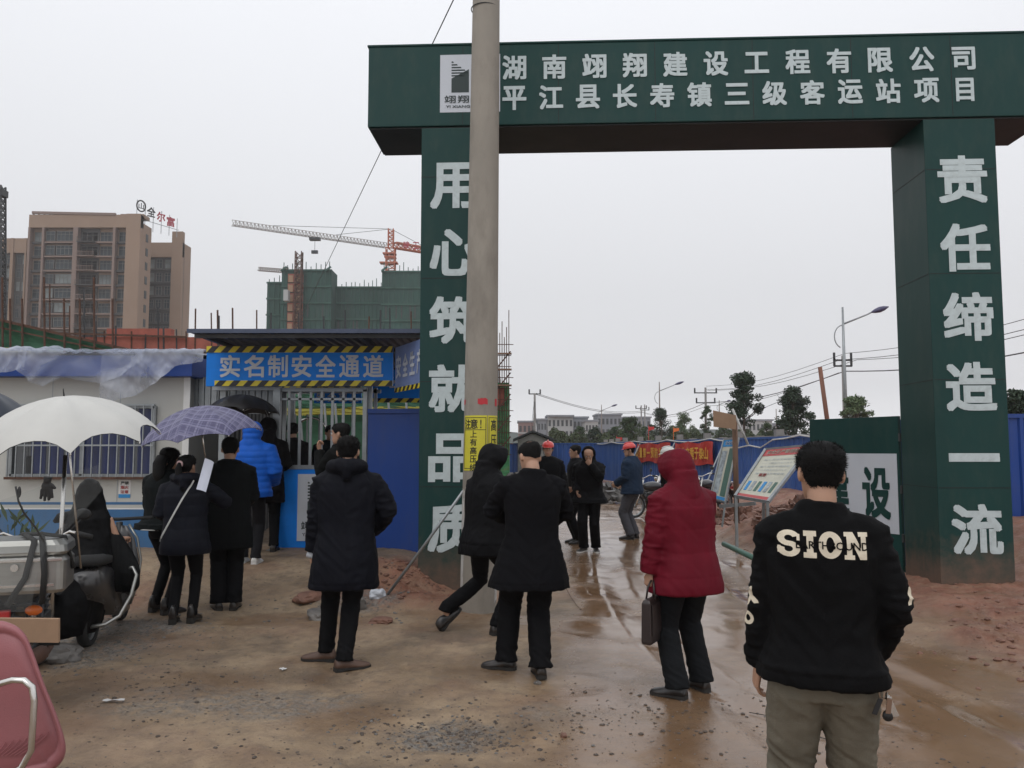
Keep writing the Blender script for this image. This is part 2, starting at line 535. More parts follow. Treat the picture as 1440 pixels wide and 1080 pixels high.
def ground_mat():
    m = bpy.data.materials.new('wet_site_mud')
    m.use_nodes = True; t = m.node_tree; bs = t.nodes['Principled BSDF']
    tc = nd(t, 'ShaderNodeTexCoord')
    def noi(sc, det=6, ro=.6, dist=0):
        n = nd(t, 'ShaderNodeTexNoise'); n.inputs['Scale'].default_value = sc; n.inputs['Detail'].default_value = det
        n.inputs['Roughness'].default_value = ro; n.inputs['Distortion'].default_value = dist
        t.links.new(tc.outputs['Object'], n.inputs['Vector']); return n.outputs['Fac']
    def attr(a):
        n = nd(t, 'ShaderNodeAttribute'); n.attribute_name = a; return n.outputs['Fac']
    def mr(x, a, b, c=0, d=1):
        n = nd(t, 'ShaderNodeMapRange'); n.inputs['From Min'].default_value = a; n.inputs['From Max'].default_value = b
        n.inputs['To Min'].default_value = c; n.inputs['To Max'].default_value = d; t.links.new(x, n.inputs['Value']); return n.outputs[0]
    def mx(f, a, b):
        n = nd(t, 'ShaderNodeMix', data_type='RGBA')
        for k, q in (('Factor', f), ('A', a), ('B', b)):
            if isinstance(q, tuple): n.inputs[k].default_value = (*q, 1)
            elif isinstance(q, float): n.inputs[k].default_value = q
            else: t.links.new(q, n.inputs[k])
        return n.outputs['Result']
    def mt(op, a, b):
        n = nd(t, 'ShaderNodeMath', operation=op)
        for k, q in enumerate((a, b)):
            if isinstance(q, (int, float)): n.inputs[k].default_value = q
            else: t.links.new(q, n.inputs[k])
        return n.outputs[0]
    col = mx(mr(noi(1.3), .35, .65), (.22, .155, .098), (.375, .28, .185))
    col = mx(mr(noi(9, 8, .7), .46, .72), col, (.19, .142, .105))
    col = mx(mr(noi(.9, 6, .65), .50, .64, 0, .75), col, (.125, .095, .070))
    col = mx(mr(noi(.5, 3), .52, .68, 0, .5), col, (.31, .20, .14))
    cl = mx(mr(noi(3.1), .35, .65), (.15, .062, .038), (.27, .125, .082))
    cl = mx(mr(noi(22, 5, .7), .5, .7), cl, (.26, .135, .10))
    clay_f = mt('MULTIPLY', attr('clay'), mr(noi(5), .3, .6, .55, 1))
    col = mx(clay_f, col, cl)
    gr = mx(mr(noi(38, 5, .75), .38, .62), (.075, .068, .06), (.27, .25, .225))
    col = mx(mt('MULTIPLY', attr('gravel'), mr(noi(14, 5, .7), .38, .55)), col, gr)
    # dark crumbs scattered in the mud
    v = nd(t, 'ShaderNodeTexVoronoi'); v.inputs['Scale'].default_value = 15; t.links.new(tc.outputs['Object'], v.inputs['Vector'])
    crumbs = mt('MULTIPLY', mr(v.outputs['Distance'], .10, .2, 1, 0), mr(noi(3.3, 4), .47, .58))
    col = mx(crumbs, col, (.075, .058, .045))
    col = mx(mt('MULTIPLY', mr(noi(30, 6, .8), .60, .70), mr(noi(1.7, 5, .7), .47, .60, 0, .8)), col, (.085, .065, .05))
    wetf = attr('wet')
    dk = mx(wetf, (1., 1., 1.), (.66, .56, .46))
    mm = nd(t, 'ShaderNodeMix', data_type='RGBA', blend_type='MULTIPLY'); mm.inputs['Factor'].default_value = 1
    t.links.new(col, mm.inputs['A']); t.links.new(dk, mm.inputs['B'])
    pw = attr('puddle')
    col = mx(mt('MULTIPLY', pw, .85), mm.outputs['Result'], (.19, .110, .060))
    t.links.new(col, bs.inputs['Base Color'])
    rough = mt('SUBTRACT', mr(noi(6, 6, .65), .3, .7, .42, .78), mt('MULTIPLY', wetf, .26))
    rmix = nd(t, 'ShaderNodeMix'); t.links.new(pw, rmix.inputs['Factor']); t.links.new(rough, rmix.inputs['A'])
    t.links.new(mr(noi(2.5, 4), .3, .7, .05, .20), rmix.inputs['B'])
    t.links.new(rmix.outputs['Result'], bs.inputs['Roughness'])
    t.links.new(mr(wetf, 0, .8, .28, .5), bs.inputs['Specular IOR Level'])
    bp = nd(t, 'ShaderNodeBump'); bp.inputs['Distance'].default_value = .012
    t.links.new(mt('MULTIPLY', mr(pw, 0, 1, 1, .04), mr(wetf, 0, 1, .8, .3)), bp.inputs['Strength'])
    hh = mt('ADD', noi(55, 6, .75), mt('MULTIPLY', noi(14, 5, .7), 1.5))
    t.links.new(hh, bp.inputs['Height']); t.links.new(bp.outputs[0], bs.inputs['Normal'])
    return m
M['ground'] = ground_mat()
me.materials.append(M['ground'])
ground = objm('ground', me)
tag(ground, 'wet tan mud and red clay ground with a shiny rain-soaked drive', kind='structure')

# loose stones and gravel (uncountable)
def scatter(name, spots, size, m, label):
    mb = MB()
    for (x, y, s) in spots:
        k = random.choice((5, 6, 7)); r = s
        h = r * random.uniform(.4, .8); z0 = gz_at(x, y) - r * .12
        a0 = random.random() * 6
        ring = lambda f, zz: [Vector((x + math.cos(a0 + 6.283 * i / k) * r * f * random.uniform(.75, 1.15), y + math.sin(a0 + 6.283 * i / k) * r * f * random.uniform(.75, 1.15), zz + random.uniform(-.1, .1) * r)) for i in range(k)]
        mb.loft([ring(.9, z0), ring(1, z0 + h * .5), ring(.5, z0 + h)])
    o = mb.build(name, m); tag(o, label, 'gravel', kind='stuff'); return o
M['stone'] = mat('grey_wet_stone', (.13, .12, .11), .5, var=.4, scale=9, bump=.3)
M['clod'] = mat('red_clay_clod', (.17, .085, .058), .65, var=.35, scale=8, bump=.3)
sp = []
for (a, b, rx, ry, n, s0, s1) in [(-.35, 5.05, .45, .3, 420, .004, .014), (-3.55, 7.4, .7, 1.1, 900, .005, .018), (-2.2, 3.9, 1.3, .6, 500, .003, .010), (-1.9, 5.7, 1.2, .6, 320, .003, .010), (.9, 5.3, 1.0, .7, 260, .003, .010), (-1.6, 9.0, .7, .6, 260, .006, .022), (0, 5.5, 3.6, 2.6, 420, .003, .009)]:
    for k in range(n):
        q = random.gauss(0, .5), random.gauss(0, .5)
        sp.append((a + q[0] * rx * 1.3, max(1.8, b + q[1] * ry * 1.3), s0 + (s1 - s0) * random.random() ** 3))
scatter('gravel', sp, 0, M['stone'], 'scattered grey gravel and grit lying on the muddy ground')
M['crumb'] = mat('dark_mud_crumb', (.07, .052, .040), .6, var=.4, scale=9, bump=.3)
sp = []
for k in range(2600):
    a = random.choice([(-2.3, 3.9, 1.3, .8), (-.3, 4.7, 1.6, 1.0), (.7, 5.4, 1.1, .7), (-2.4, 6.0, 1.1, .9), (-.35, 5.05, .5, .35), (2.6, 4.4, 1.6, 1.4)])
    sp.append((a[0] + random.gauss(0, .55) * a[2], max(1.9, a[1] + random.gauss(0, .55) * a[3]), .003 + .014 * random.random() ** 4))
scatter('mud_crumbs', sp, 0, M['crumb'], 'small dark crumbs of mud strewn over the near ground')
sp = []
for k in range(1500):
    a = random.choice([(5.2, 7.9, 1.1, 1.0), (-1.2, 9.6, .7, .4), (5.0, 14, 1.0, 2.0), (-4.6, 8.8, .7, 1.0), (4.4, 6.9, .8, 1.0)])
    sp.append((a[0] + random.gauss(0, .6) * a[2], a[1] + random.gauss(0, .6) * a[3], .006 + .035 * random.random() ** 4))
scatter('clay_crumbs', sp, 0, M['clod'], 'loose lumps of red clay crumbled along the banks')

def rock_mesh(seed, sx, sy, sz, n=3):
    bm = bmesh.new(); bmesh.ops.create_icosphere(bm, subdivisions=n, radius=1)
    for v in bm.verts:
        d = noise.fractal(v.co * 1.2 + Vector((seed, 0, 0)), 1, 2, 4)
        c = v.co.copy()
        k = max(abs(c.x), abs(c.y), abs(c.z)); c = c.lerp(c / k * .8, .4)
        v.co = Vector((c.x * sx, c.y * sy, c.z * sz)) * (1 + .28 * d)
    m_ = bpy.data.meshes.new('rock'); bm.to_mesh(m_); bm.free(); return m_
rocks = [(-3.55, 6.75, .17, .12, .10, 'stone', 'large pale grey stone beside the scooter on the left'),
         (-3.95, 7.0, .10, .08, .06, 'stone', 'smaller dark stone behind the pale grey stone on the left'),
         (-1.62, 8.75, .14, .12, .10, 'stone', 'grey broken block at the foot of the slanting stay rod'),
         (-1.42, 9.0, .09, .07, .06, 'white_panel', 'small whitish lump of rubble on the clay by the left column'),
         (-2.15, 9.1, .22, .13, .07, 'clod', 'reddish flat clod below the blue gate panel'),
         (-1.9, 8.4, .16, .12, .07, 'stone', 'greenish grey slab of rubble between the parka man and the column'),
         (-1.25, 8.2, .12, .08, .04, 'clod', 'brown flat lump of mud right of the parka man'),
         (.18, 6.1, .03, .022, .018, 'stone', 'small dark pebble beside the central man\'s left shoe'),
         (.30, 5.0, .03, .02, .016, 'clod', 'small reddish pebble near the pothole')]
for i, (x, y, a, b, c, mm, lb) in enumerate(rocks):
    o = objm('stone', rock_mesh(i * 3.1, a, b, c), M[mm], loc=(x, y, gz_at(x, y) + c * .35), rot=(0, 0, i))
    tag(o, lb, 'stone')

# litter
def litter(x, y, w, d, rz, m, lb, nm='paper_scrap', cat='litter'):
    mb = MB(); n = 5
    vs = [(-w / 2 + w * i / n, -d / 2 + d * j / 3, .006 + .012 * noise.noise(Vector((i * .7 + x, j * .9, y))) + .006) for j in range(4) for i in range(n + 1)]
    vs2 = [(a, b, c - .0012) for a, b, c in vs]
    f = [(j * (n + 1) + i, j * (n + 1) + i + 1, (j + 1) * (n + 1) + i + 1, (j + 1) * (n + 1) + i) for j in range(3) for i in range(n)]
    mb.add(vs, f); mb.add(vs2, [tuple(reversed(q)) for q in f])
    o = mb.build(nm, m, smooth=True, loc=(x, y, gz_at(x, y) + .004)); o.rotation_euler = (0, 0, rz)
    return tag(o, lb, cat)
M['paper'] = mat('white_paper', (.62, .61, .60), .6, var=.05)
litter(-2.60, 5.62, .13, .035, .25, M['paper'], 'narrow white paper scrap lying on the gravelly mud at left')
litter(-1.72, 6.45, .05, .03, .9, M['paper'], 'small pale scrap on the mud left of the parka man')
litter(4.35, 7.15, .09, .035, -.2, M['paper'], 'crumpled white scrap on red clay by the right column')
litter(4.75, 6.35, .06, .04, .5, M['card'], 'small brown cardboard scrap on the red clay bank')
litter(-.55, 3.95, .04, .03, .3, M['card'], 'tiny tan scrap near the bottom pothole')
# twigs / wires on the ground
def twig(pts, r, m, lb, nm='twig', cat='twig'):
    P3 = [Vector((x, y, gz_at(x, y) + .008 + h)) for x, y, h in pts]
    return tag(MB().tube(P3, r, 5).build(nm, m, smooth=True), lb, cat)
twig([(.60, 10.2, .08), (.63, 9.8, .04), (.65, 9.4, .02), (.68, 9.0, .01), (.71, 8.8, 0)], .0035, M['rust'], 'thin bent rusty wire rising from the wet drive', 'wire', 'wire')
twig([(1.50, 5.45, 0), (1.62, 5.25, .01), (1.66, 5.05, 0), (1.78, 4.9, 0)], .0025, M['steel_dark'], 'curled dark wire beside the red coat person\'s shoes', 'wire', 'wire')

# ================================================================ GREEN GATEWAY
YAW = math.radians(-2.6)
GW = thing('gateway', 'tall dark green site entrance arch with white Chinese lettering', 'gateway', (-1.73, 9.78, 0), YAW)
W_, D_, Z0, Z1 = 8.0, .96, 5.50, 6.49
CW = .81
c1, c2 = .65, 6.52     # left edges of the two columns
# sheet-clad beam : front / back / ends / soffit built with visible depth
mb = MB().span((0, 0, Z0), (W_, D_, Z1))
beam = mb.build('beam', M['green'], GW, bevel=.012)
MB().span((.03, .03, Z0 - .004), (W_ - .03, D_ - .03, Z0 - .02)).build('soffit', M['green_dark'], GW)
MB().span((-.012, -.012, Z1 + .001), (W_ + .012, D_ + .012, Z1 + .02)).build('capping', M['green'], GW)
for k, cxl in enumerate((c1, c2)):
    cb = MB().span((cxl, .012, -.35), (cxl + CW, D_ - .012, Z0 - .022)).build('column', M['green'], GW, bevel=.01)
for k in range(1, 7):     # sheet seams in the beam face
    xk = W_ * k / 7
    MB().span((xk - .004, -.0015, Z0 + .01), (xk + .004, .001, Z1 - .01)).build('seam', M['green_dark'], GW)
for cxl in (c1, c2):
    for zs_ in (1.22, 2.44, 3.66, 4.88):
        MB().span((cxl + .01, .0095, zs_ - .004), (cxl + CW - .01, .0118, zs_ + .004)).build('seam', M['green_dark'], GW)
        MB().span((cxl - .0025, .03, zs_ - .004), (cxl - .0002, D_ - .03, zs_ + .004)).build('seam', M['green_dark'], GW)
def glyph(ch, x, zc, w, h, parent, m, y=-.006, bold=.028, name='character', ry=0, depth=.003):
    me_ = text_mesh(ch, 1, bold, 0, 3, fit=(w, h))
    o = objm(name, me_, m, parent, (x, y, zc), (math.pi / 2, 0, ry))
    return o
def fitc(ch):   # width,height ratio of flat glyphs
    return {'一': (1.0, .17), '三': (1.0, .88), '工': (1.0, .86), '日': (.75, 1), '目': (.72, .95), '司': (.93, .92), '长': (1, 1), '二': (1, .8), '口': (.8, .85), '上': (1, .95), '!': (.16, .9), '！': (.16, .9)}.get(ch, (1, 1))
def gx_of(px, Yapp=9.55): return (px - 720) / FPX * Yapp
x_a, x_b = 1.76, 7.00   # first/last glyph centres in beam coords
r1 = '湖南翊翔建设工程有限公司'; r2_ = '平江县长寿镇三级客运站项目'
for i, ch in enumerate(r1):
    fw, fh = fitc(ch)
    glyph(ch, x_a + (x_b - x_a) * i / 11, 6.195, .285 * fw, .30 * fh, GW, M['letter'])
for i, ch in enumerate(r2_):
    fw, fh = fitc(ch)
    glyph(ch, x_a + (x_b - x_a) * i / 12, 5.82, .285 * fw, .295 * fh, GW, M['letter'])
def logo(parent, x, z, w, h, y=-.004, ref='logo_board', rz=0):
    """white square with the company's shaded window mark, name and pinyin"""
    b = MB().span((x - w / 2, y, z - h / 2), (x + w / 2, y + .006, z + h / 2)).build(ref, M['white_panel'], parent)
    mk = MB()
    mw, mh = w * .62, h * .56
    x0, zt = x - mw / 2, z + h * .40
    gap = mw * .06
    yy = y - .0015
    def quad(a): mk.add([(p[0], yy, p[1]) for p in a], [tuple(range(len(a)))])
    for sgn in (-1, 1):
        xi, xo = x + sgn * gap / 2, x + sgn * mw / 2
        zr = lambda t, q: zt - mh * q   # helper
        # solid lower body with slanting top
        quad([(xo, zt - mh), (xi, zt - mh), (xi, zt - mh * .28), (xo, zt - mh * .56)])
        # fine stripes above, a triangle against the outer edge
        for k in range(6):
            za = zt - mh * (.50 - .085 * k) + 0
            ln = [.78, .95, .80, .58, .36, .14][k]
            quad([(xo, za), (xo + (xi - xo) * ln, za + mh * .0), (xo + (xi - xo) * max(0, ln - .05), za + mh * .045), (xo, za + mh * .045)])
    m_ = mk.build('emblem', M['ink'], b)
    for i, ch in enumerate('翊翔建设'):
        glyph(ch, x - w * .33 + w * .22 * i, z - h * .275, w * .185, h * .13, b, M['ink'], y=y - .0015, bold=.012)
    me_ = text_mesh('YI XIANG JIAN SHE', 1, .01, 0, 2, fit=(w * .8, h * .06))
    objm('pinyin', me_, M['ink'], b, (x, y - .0015, z - h * .41), (math.pi / 2, 0, 0))
    return b
logo(GW, 1.23, 6.015, .72, .71)
for i, ch in enumerate('用心筑就品质'):
    fw, fh = fitc(ch)
    glyph(ch, c1 + CW / 2 - .015, 4.77 - .804 * i, .56 * fw, .56 * fh, GW, M['letter'], y=.008, bold=.03)
for i, ch in enumerate('责任缔造一流'):
    fw, fh = fitc(ch)
    glyph(ch, c2 + CW / 2 + .01, 4.76 - .80 * i, .56 * fw, .56 * fh, GW, M['letter'], y=.008, bold=.03)
# splashed mud skirt on columns is a material mask on thin base plinth sheets
M['mudsplash'] = mat('mud_splash', (.17, .10, .07), .8, var=.25, scale=6)
def splash_mat():
    m = M['green'].copy(); m.name = 'green_sheet_mud_splashed'; t = m.node_tree; bs = t.nodes['Principled BSDF']
    src = bs.inputs['Base Color'].links[0].from_socket
    g = nd(t, 'ShaderNodeNewGeometry'); sp_ = nd(t, 'ShaderNodeSeparateXYZ'); t.links.new(g.outputs['Position'], sp_.inputs[0])
    n = nd(t, 'ShaderNodeTexNoise'); n.inputs['Scale'].default_value = 5; n.inputs['Detail'].default_value = 7; n.inputs['Roughness'].default_value = .7
    t.links.new(g.outputs['Position'], n.inputs['Vector'])
    ad = nd(t, 'ShaderNodeMath', operation='MULTIPLY_ADD'); t.links.new(n.outputs['Fac'], ad.inputs[0]); ad.inputs[1].default_value = -1.1; t.links.new(sp_.outputs['Z'], ad.inputs[2])
    r = nd(t, 'ShaderNodeMapRange'); r.inputs['From Min'].default_value = -.5; r.inputs['From Max'].default_value = .12; r.inputs['To Min'].default_value = .85; r.inputs['To Max'].default_value = 0
    t.links.new(ad.outputs[0], r.inputs['Value'])
    x = nd(t, 'ShaderNodeMix', data_type='RGBA'); t.links.new(r.outputs[0], x.inputs['Factor']); t.links.new(src, x.inputs['A']); x.inputs['B'].default_value = (.16, .095, .068, 1)
    t.links.new(x.outputs['Result'], bs.inputs['Base Color'])
    return m
M['green_splash'] = splash_mat()
for ch in GW.children:
    if ch.name.startswith('column'): ch.data.materials[0] = M['green_splash']

# ================================================================ CONCRETE POLE with notices
pole_b, pole_t = P(672.5, 856, 8.75), P(684.5, -60, 8.75)
pb = Vector((pole_b.x, 8.75, 0)); dirp = Vector((pole_t.x - pole_b.x, 0, pole_t.z - pole_b.z)) / (pole_t.z - pole_b.z)
PL = thing('utility_pole', 'thick round concrete electricity pole in front of the left gate column', 'utility pole', tuple(pb))
def pr(zz): return .186 - zz / 165
mb = MB()
zs = [-.3, 0, .3, .6, .9] + [1.2 + .6 * k for k in range(15)]
mb.tube([dirp * zz for zz in zs], [pr(zz) for zz in zs], 40)
mb.build('shaft', M['concrete'], PL, smooth=True)
# whitewashed strips at its foot, red paper remnants, notices: sheets wrapped on the shaft
def wrap_sheet(a0, a1, z0_, z1_, off, m, name, parent, nx_=14, nz_=6, ragged=0, label=None):
    mb = MB(); vs = []
    for j in range(nz_ + 1):
        zz = z0_ + (z1_ - z0_) * j / nz_
        for i in range(nx_ + 1):
            a = a0 + (a1 - a0) * i / nx_
            z2, a2 = zz, a
            if ragged:
                if j in (0, nz_): z2 += ragged * noise.noise(Vector((a * 6, j, z0_ * 7)))
                if i in (0, nx_): a2 += ragged * 2.5 * noise.noise(Vector((zz * 9, i, z0_)))
            r = pr(zz) + off + .001
            c = dirp * z2
            vs.append((c.x + math.sin(a2) * r, c.y - math.cos(a2) * r, z2))
    mb.add(vs, [(j * (nx_ + 1) + i, j * (nx_ + 1) + i + 1, (j + 1) * (nx_ + 1) + i + 1, (j + 1) * (nx_ + 1) + i) for j in range(nz_) for i in range(nx_)])
    o = mb.build(name, m, parent, smooth=True)
    if label: o['label'] = label
    return o
def wrap_text(s, ac, zc, w, h, off, m, parent, bold=.02, name='lettering'):
    me_ = text_mesh(s, 1, bold, 0, 2, fit=(w, h))
    bm = bmesh.new(); bm.from_mesh(me_)
    for _ in range(2):
        es = [e for e in bm.edges if e.calc_length() > .03]
        if es: bmesh.ops.subdivide_edges(bm, edges=es, cuts=1)
    bmesh.ops.triangulate(bm, faces=bm.faces)
    for v in bm.verts:
        zz = zc + v.co.y; r = pr(zz) + off; a = ac + v.co.x / r; c = dirp * zz
        v.co = Vector((c.x + math.sin(a) * r, c.y - math.cos(a) * r, zz))
    bm.to_mesh(me_); bm.free()
    return objm(name, me_, m, parent)
def pz(py): return P(675, py, 8.57).z
M['whitewash'] = mat('flaking_whitewash', (.50, .49, .47), .8, var=.15, scale=5, dirt=(.2, .18, .16), dirt_amt=.9, dirt_scale=5)
M['redpaper'] = mat('red_paper_remnant', (.45, .03, .04), .7)
wrap_sheet(-1.9, -.95, .12, pz(690), .001, M['whitewash'], 'whitewash_strip', PL, ragged=.05)
wrap_sheet(1.1, 1.9, .12, pz(735), .001, M['whitewash'], 'whitewash_strip', PL, ragged=.05)
wrap_sheet(-.15, .45, pz(568), pz(560), .0015, M['redpaper'], 'red_paper', PL, ragged=.015)
wrap_sheet(-1.35, -1.1, pz(568), pz(561), .0015, M['redpaper'], 'red_paper', PL, ragged=.01)
wrap_sheet(1.0, 1.25, pz(570), pz(560), .0015, M['redpaper'], 'red_paper', PL, ragged=.01)
zt, zb = pz(584), pz(662)
nt1 = wrap_sheet(-1.15, .42, zb, zt, .003, M['yellow_notice'], 'notice', PL, label='yellow high-voltage warning notice')
nt2 = wrap_sheet(.46, 1.35, zb, zt, .003, M['yellow_notice'], 'notice', PL, label='edge-on yellow notice wrapped round the pole')
def border(nt, a0, a1, z0_, z1_):
    for q in ((a0, a1, z0_, z0_ + .006), (a0, a1, z1_ - .006, z1_), (a0, a0 + .035, z0_, z1_), (a1 - .035, a1, z0_, z1_)):
        wrap_sheet(*q, .0045, M['black'], 'border_line', nt)
border(nt1, -1.09, .36, zb + .02, zt - .02); border(nt2, .52, 1.29, zb + .02, zt - .02)
wrap_sheet(-1.09, .36, zt - .15, zt - .144, .0045, M['black'], 'border_line', nt1)
for i, (ch, ac) in enumerate((('注', -.80), ('意', -.36), ('!', .05))):
    fw, fh = fitc(ch)
    wrap_text(ch, ac, zt - .088, .082 * fw, .10 * fh, .005, M['black'], nt1, name='character')
for i, ch in enumerate('上有高压线'):
    wrap_text(ch, -.38, zt - .19 - .085 * i, .075, .075 * fitc(ch)[1], .005, M['black'], nt1, name='character')
for i, ch in enumerate('高压线'):
    wrap_text(ch, .9, zt - .10 - .155 * i, .085, .12, .005, M['black'], nt2, name='character')
# strap ring and step at the top
MB().tube([(math.sin(a) * .15 + dirp.x * 5.35, -math.cos(a) * .15 + 0, 6.4) for a in [math.radians(q) for q in range(0, 370, 15)]], .006, 5, caps=False).build('wire_band', M['steel_dark'], PL)
bk = MB().tube([(.17, -.02, 6.83), (.22, -.03, 6.80), (.26, -.03, 6.79), (.33, -.03, 6.83), (.37, -.03, 6.80)], .009, 6).build('wire_end', M['steel_dark'], PL, smooth=True)
# stay rod leaning on the pole and the long guy wire
a, b = P(541, 824, 9.1), P(652, 690, 8.72)
a.z = gz_at(a.x, a.y) - .05
tag(MB().tube([a, a.lerp(b, .5) + Vector((.004, 0, -.006)), b], .017, 8).build('stay_rod', M['steel'], smooth=True), 'grey steel stay rod slanting from the rubble up to the concrete pole', 'stay rod')
a, b = P(652, -30, 8.6), P(415, 465, 30)
tag(MB().tube([a.lerp(b, k / 12) for k in range(13)], .007, 5).build('guy_wire', M['steel_dark'], smooth=True), 'thin dark guy wire crossing the sky behind the green beam', 'wire')
# ================================================================ ENTRANCE BOOTH, FENCES, OFFICE
GY = 11.5                               # plane of the turnstile gate
def pr_box(mb, x0, y0, x1, y1, Y, d=.05):
    """box whose front face spans photo pixels at distance Y"""
    a, b = P(x0, y0, Y), P(x1, y1, Y)
    return mb.span((a.x, Y, a.z), (b.x, Y + d, b.z))
def ribbed(mb, x0, x1, z0, z1, y, pitch=.2, depth=.03, axis='x'):
    """trapezoid-ribbed sheet facing -Y (or, axis='y', facing -X), two-sided and 1 mm thick"""
    pts = []; x = x0; L = x1 - x0; n = max(1, round(L / pitch)); p = L / n
    for i in range(n):
        b = x0 + i * p
        pts += [(b, 0), (b + p * .55, 0), (b + p * .67, depth), (b + p * .88, depth)]
    pts.append((x1, 0))
    vs = []
    for (a, d) in pts:
        for zz in (z0, z1):
            vs.append((a, y - d, zz) if axis == 'x' else (y - d, a, zz))
    k = len(vs)
    vs += [(v[0], v[1] + .002, v[2]) if axis == 'x' else (v[0] + .002, v[1], v[2]) for v in vs]
    fs = [(2 * i, 2 * i + 2, 2 * i + 3, 2 * i + 1) for i in range(len(pts) - 1)]
    fs += [tuple(k + j for j in reversed(f)) for f in fs[:len(pts) - 1]]
    return mb.add(vs, fs)

def hazard(parent, x0, x1, z0, z1, y, step=.19, slant=None, name='hazard_strip'):
    """yellow strip with slanting black bars"""
    b = MB().span((x0, y, z0), (x1, y + .012, z1)).build(name, M['yellow'], parent)
    h = z1 - z0; slant = h * .9 if slant is None else slant
    mb = MB(); x = x0
    while x < x1 - .02:
        a, c = x, min(x + step * .5, x1)
        q = [(a, y - .003, z0), (c, y - .003, z0), (min(c + slant, x1), y - .003, z1), (min(a + slant, x1), y - .003, z1)]
        mb.add(q, [(0, 1, 2, 3)]); x += step
    mb.build('black_stripes', M['black'], b)
    return b

# --- real-name passage sign
SY = 11.2
a, b = P(291, 487, SY), P(552, 543, SY)
sg = thing('entrance_sign', 'long blue sign with white characters and yellow-black hazard edging over the site entrance', 'sign', (a.x, SY, b.z))
Wd, Hd = b.x - a.x, a.z - b.z
MB().span((0, 0, 0), (Wd, .06, Hd)).build('panel', M['blue_sign'], sg)
hazard(sg, 0, Wd, Hd - .085, Hd, -.012)
hazard(sg, .12, Wd, 0, .075, -.012)
for i, ch in enumerate('实名制安全通道'):
    fw, fh = fitc(ch)
    glyph(ch, .32 + (Wd - .58) * i / 6, Hd * .5, .27 * fw, .30 * fh, sg, M['white_panel'], y=-.004, bold=.02)
# side fascia sign, seen at a slant
a = P(556, 487, 11.1); b = P(592, 480, 10.2)
sd_ = thing('side_sign', 'pale blue slanting fascia sign beside the entrance, its writing seen edge-on', 'sign', (a.x, 11.1, 0), math.atan2(b.y - a.y, b.x - a.x))
L2 = math.hypot(b.x - a.x, b.y - a.y) + .2; zt_, zb_ = 3.0, 2.46
M['pale_blue'] = mat('pale_blue_banner', (.16, .22, .42), .5, var=.15, scale=4)
MB().span((0, 0, zb_), (L2, .05, zt_)).build('panel', M['pale_blue'], sd_)
hazard(sd_, 0, L2, zb_ - .06, zb_, -.004, .16)
for i, ch in enumerate('安全生产'):
    glyph(ch, .16 + i * .27, (zb_ + zt_) / 2, .2, .30, sd_, M['white_panel'], y=-.005)
# rear banners inside the passage
rb = thing('rear_banner', 'blue banner with white characters and hazard edging deep inside the entrance passage', 'banner', (0, 15.2, 0))
a, b = P(442, 549, 15.2), P(508, 567, 15.2)
MB().span((a.x, 0, b.z), (b.x, .04, a.z)).build('panel', M['blue_sign'], rb)
hazard(rb, a.x - .7, b.x, a.z, a.z + .09, -.005, .2)
for i, ch in enumerate('安全施工'):
    glyph(ch, a.x + .12 + .2 * i, (a.z + b.z) / 2, .15, .17, rb, M['white_panel'], y=-.004)
rb2 = thing('rear_banner', 'second blue banner with yellow-black lower edge right of the gate door', 'banner', (0, 13.6, 0))
a, b = P(524, 520, 13.6), P(592, 560, 13.6)
MB().span((a.x, 0, b.z), (b.x, .04, a.z)).build('panel', M['blue_sign'], rb2)
hazard(rb2, a.x, b.x, b.z - .07, b.z, -.005, .18)
glyph('公', a.x + .36, (a.z + b.z) / 2 + .02, .2, .2, rb2, M['white_panel'], y=-.004)

# --- shed roof over the entrance: corrugated sheet with beams and posts
rf = thing('canopy_roof', 'dark corrugated metal canopy roof over the site entrance', 'roof')
M['roof_blue'] = mat('weathered_blue_roof_sheet', (.06, .075, .12), .45, .3, var=.2)
M['roof_dark'] = mat('grimy_roof_underside', (.075, .078, .082), .6, .2, var=.3, scale=3)
zf, zr = 3.09, 3.10
xl, xr, yf_, yr_ = -3.98, -.95, 10.25, 15.2
mb = MB(); pts = []; n = 26
for i in range(n + 1):
    for k, hh in ((0, 0), (.35, 0), (.5, .035), (.85, .035)):
        x = xl + (xr - xl) * min(1, (i + k) / n)
        pts.append((x, hh))
vs = []
for (x, hh) in pts: vs += [(x, yf_, zf + hh), (x, yr_, zr + hh)]
kk = len(vs); vs += [(a_, b_, c_ - .004) for a_, b_, c_ in vs]
fs = [(2 * i, 2 * i + 2, 2 * i + 3, 2 * i + 1) for i in range(len(pts) - 1)]
mb.add(vs, fs + [tuple(kk + j for j in reversed(f)) for f in fs])
mb.build('roof_sheet', M['roof_blue'], rf)
for k in range(4):
    y_ = yf_ + .12 + k * 1.5
    z_ = zf + (zr - zf) * (y_ - yf_) / (yr_ - yf_)
    MB().span((xl + .03, y_, z_ - .055), (xr - .02, y_ + .05, z_ - .008)).build('purlin', M['roof_dark'], rf)
for x_ in (-3.85, -2.75, -1.9, -1.05):
    MB().bar((x_, yf_ + .2, zf - .035), (x_, yr_ - .1, zr - .035), .05, .045).build('rafter', M['roof_dark'], rf)
MB().span((xl - .02, yf_ - .012, zf - .012), (xr + .02, yf_, zf + .04)).build('edge_flashing', M['roof_blue'], rf)
for (x_, y_) in ((-4.0, 11.62), (-1.98, 11.62), (-1.05, 14.9), (-3.9, 14.9)):
    MB().span((x_ - .04, y_ - .04, gh(x_, y_) - .05), (x_ + .04, y_ + .04, 3.03)).build('post', M['steel'], rf)
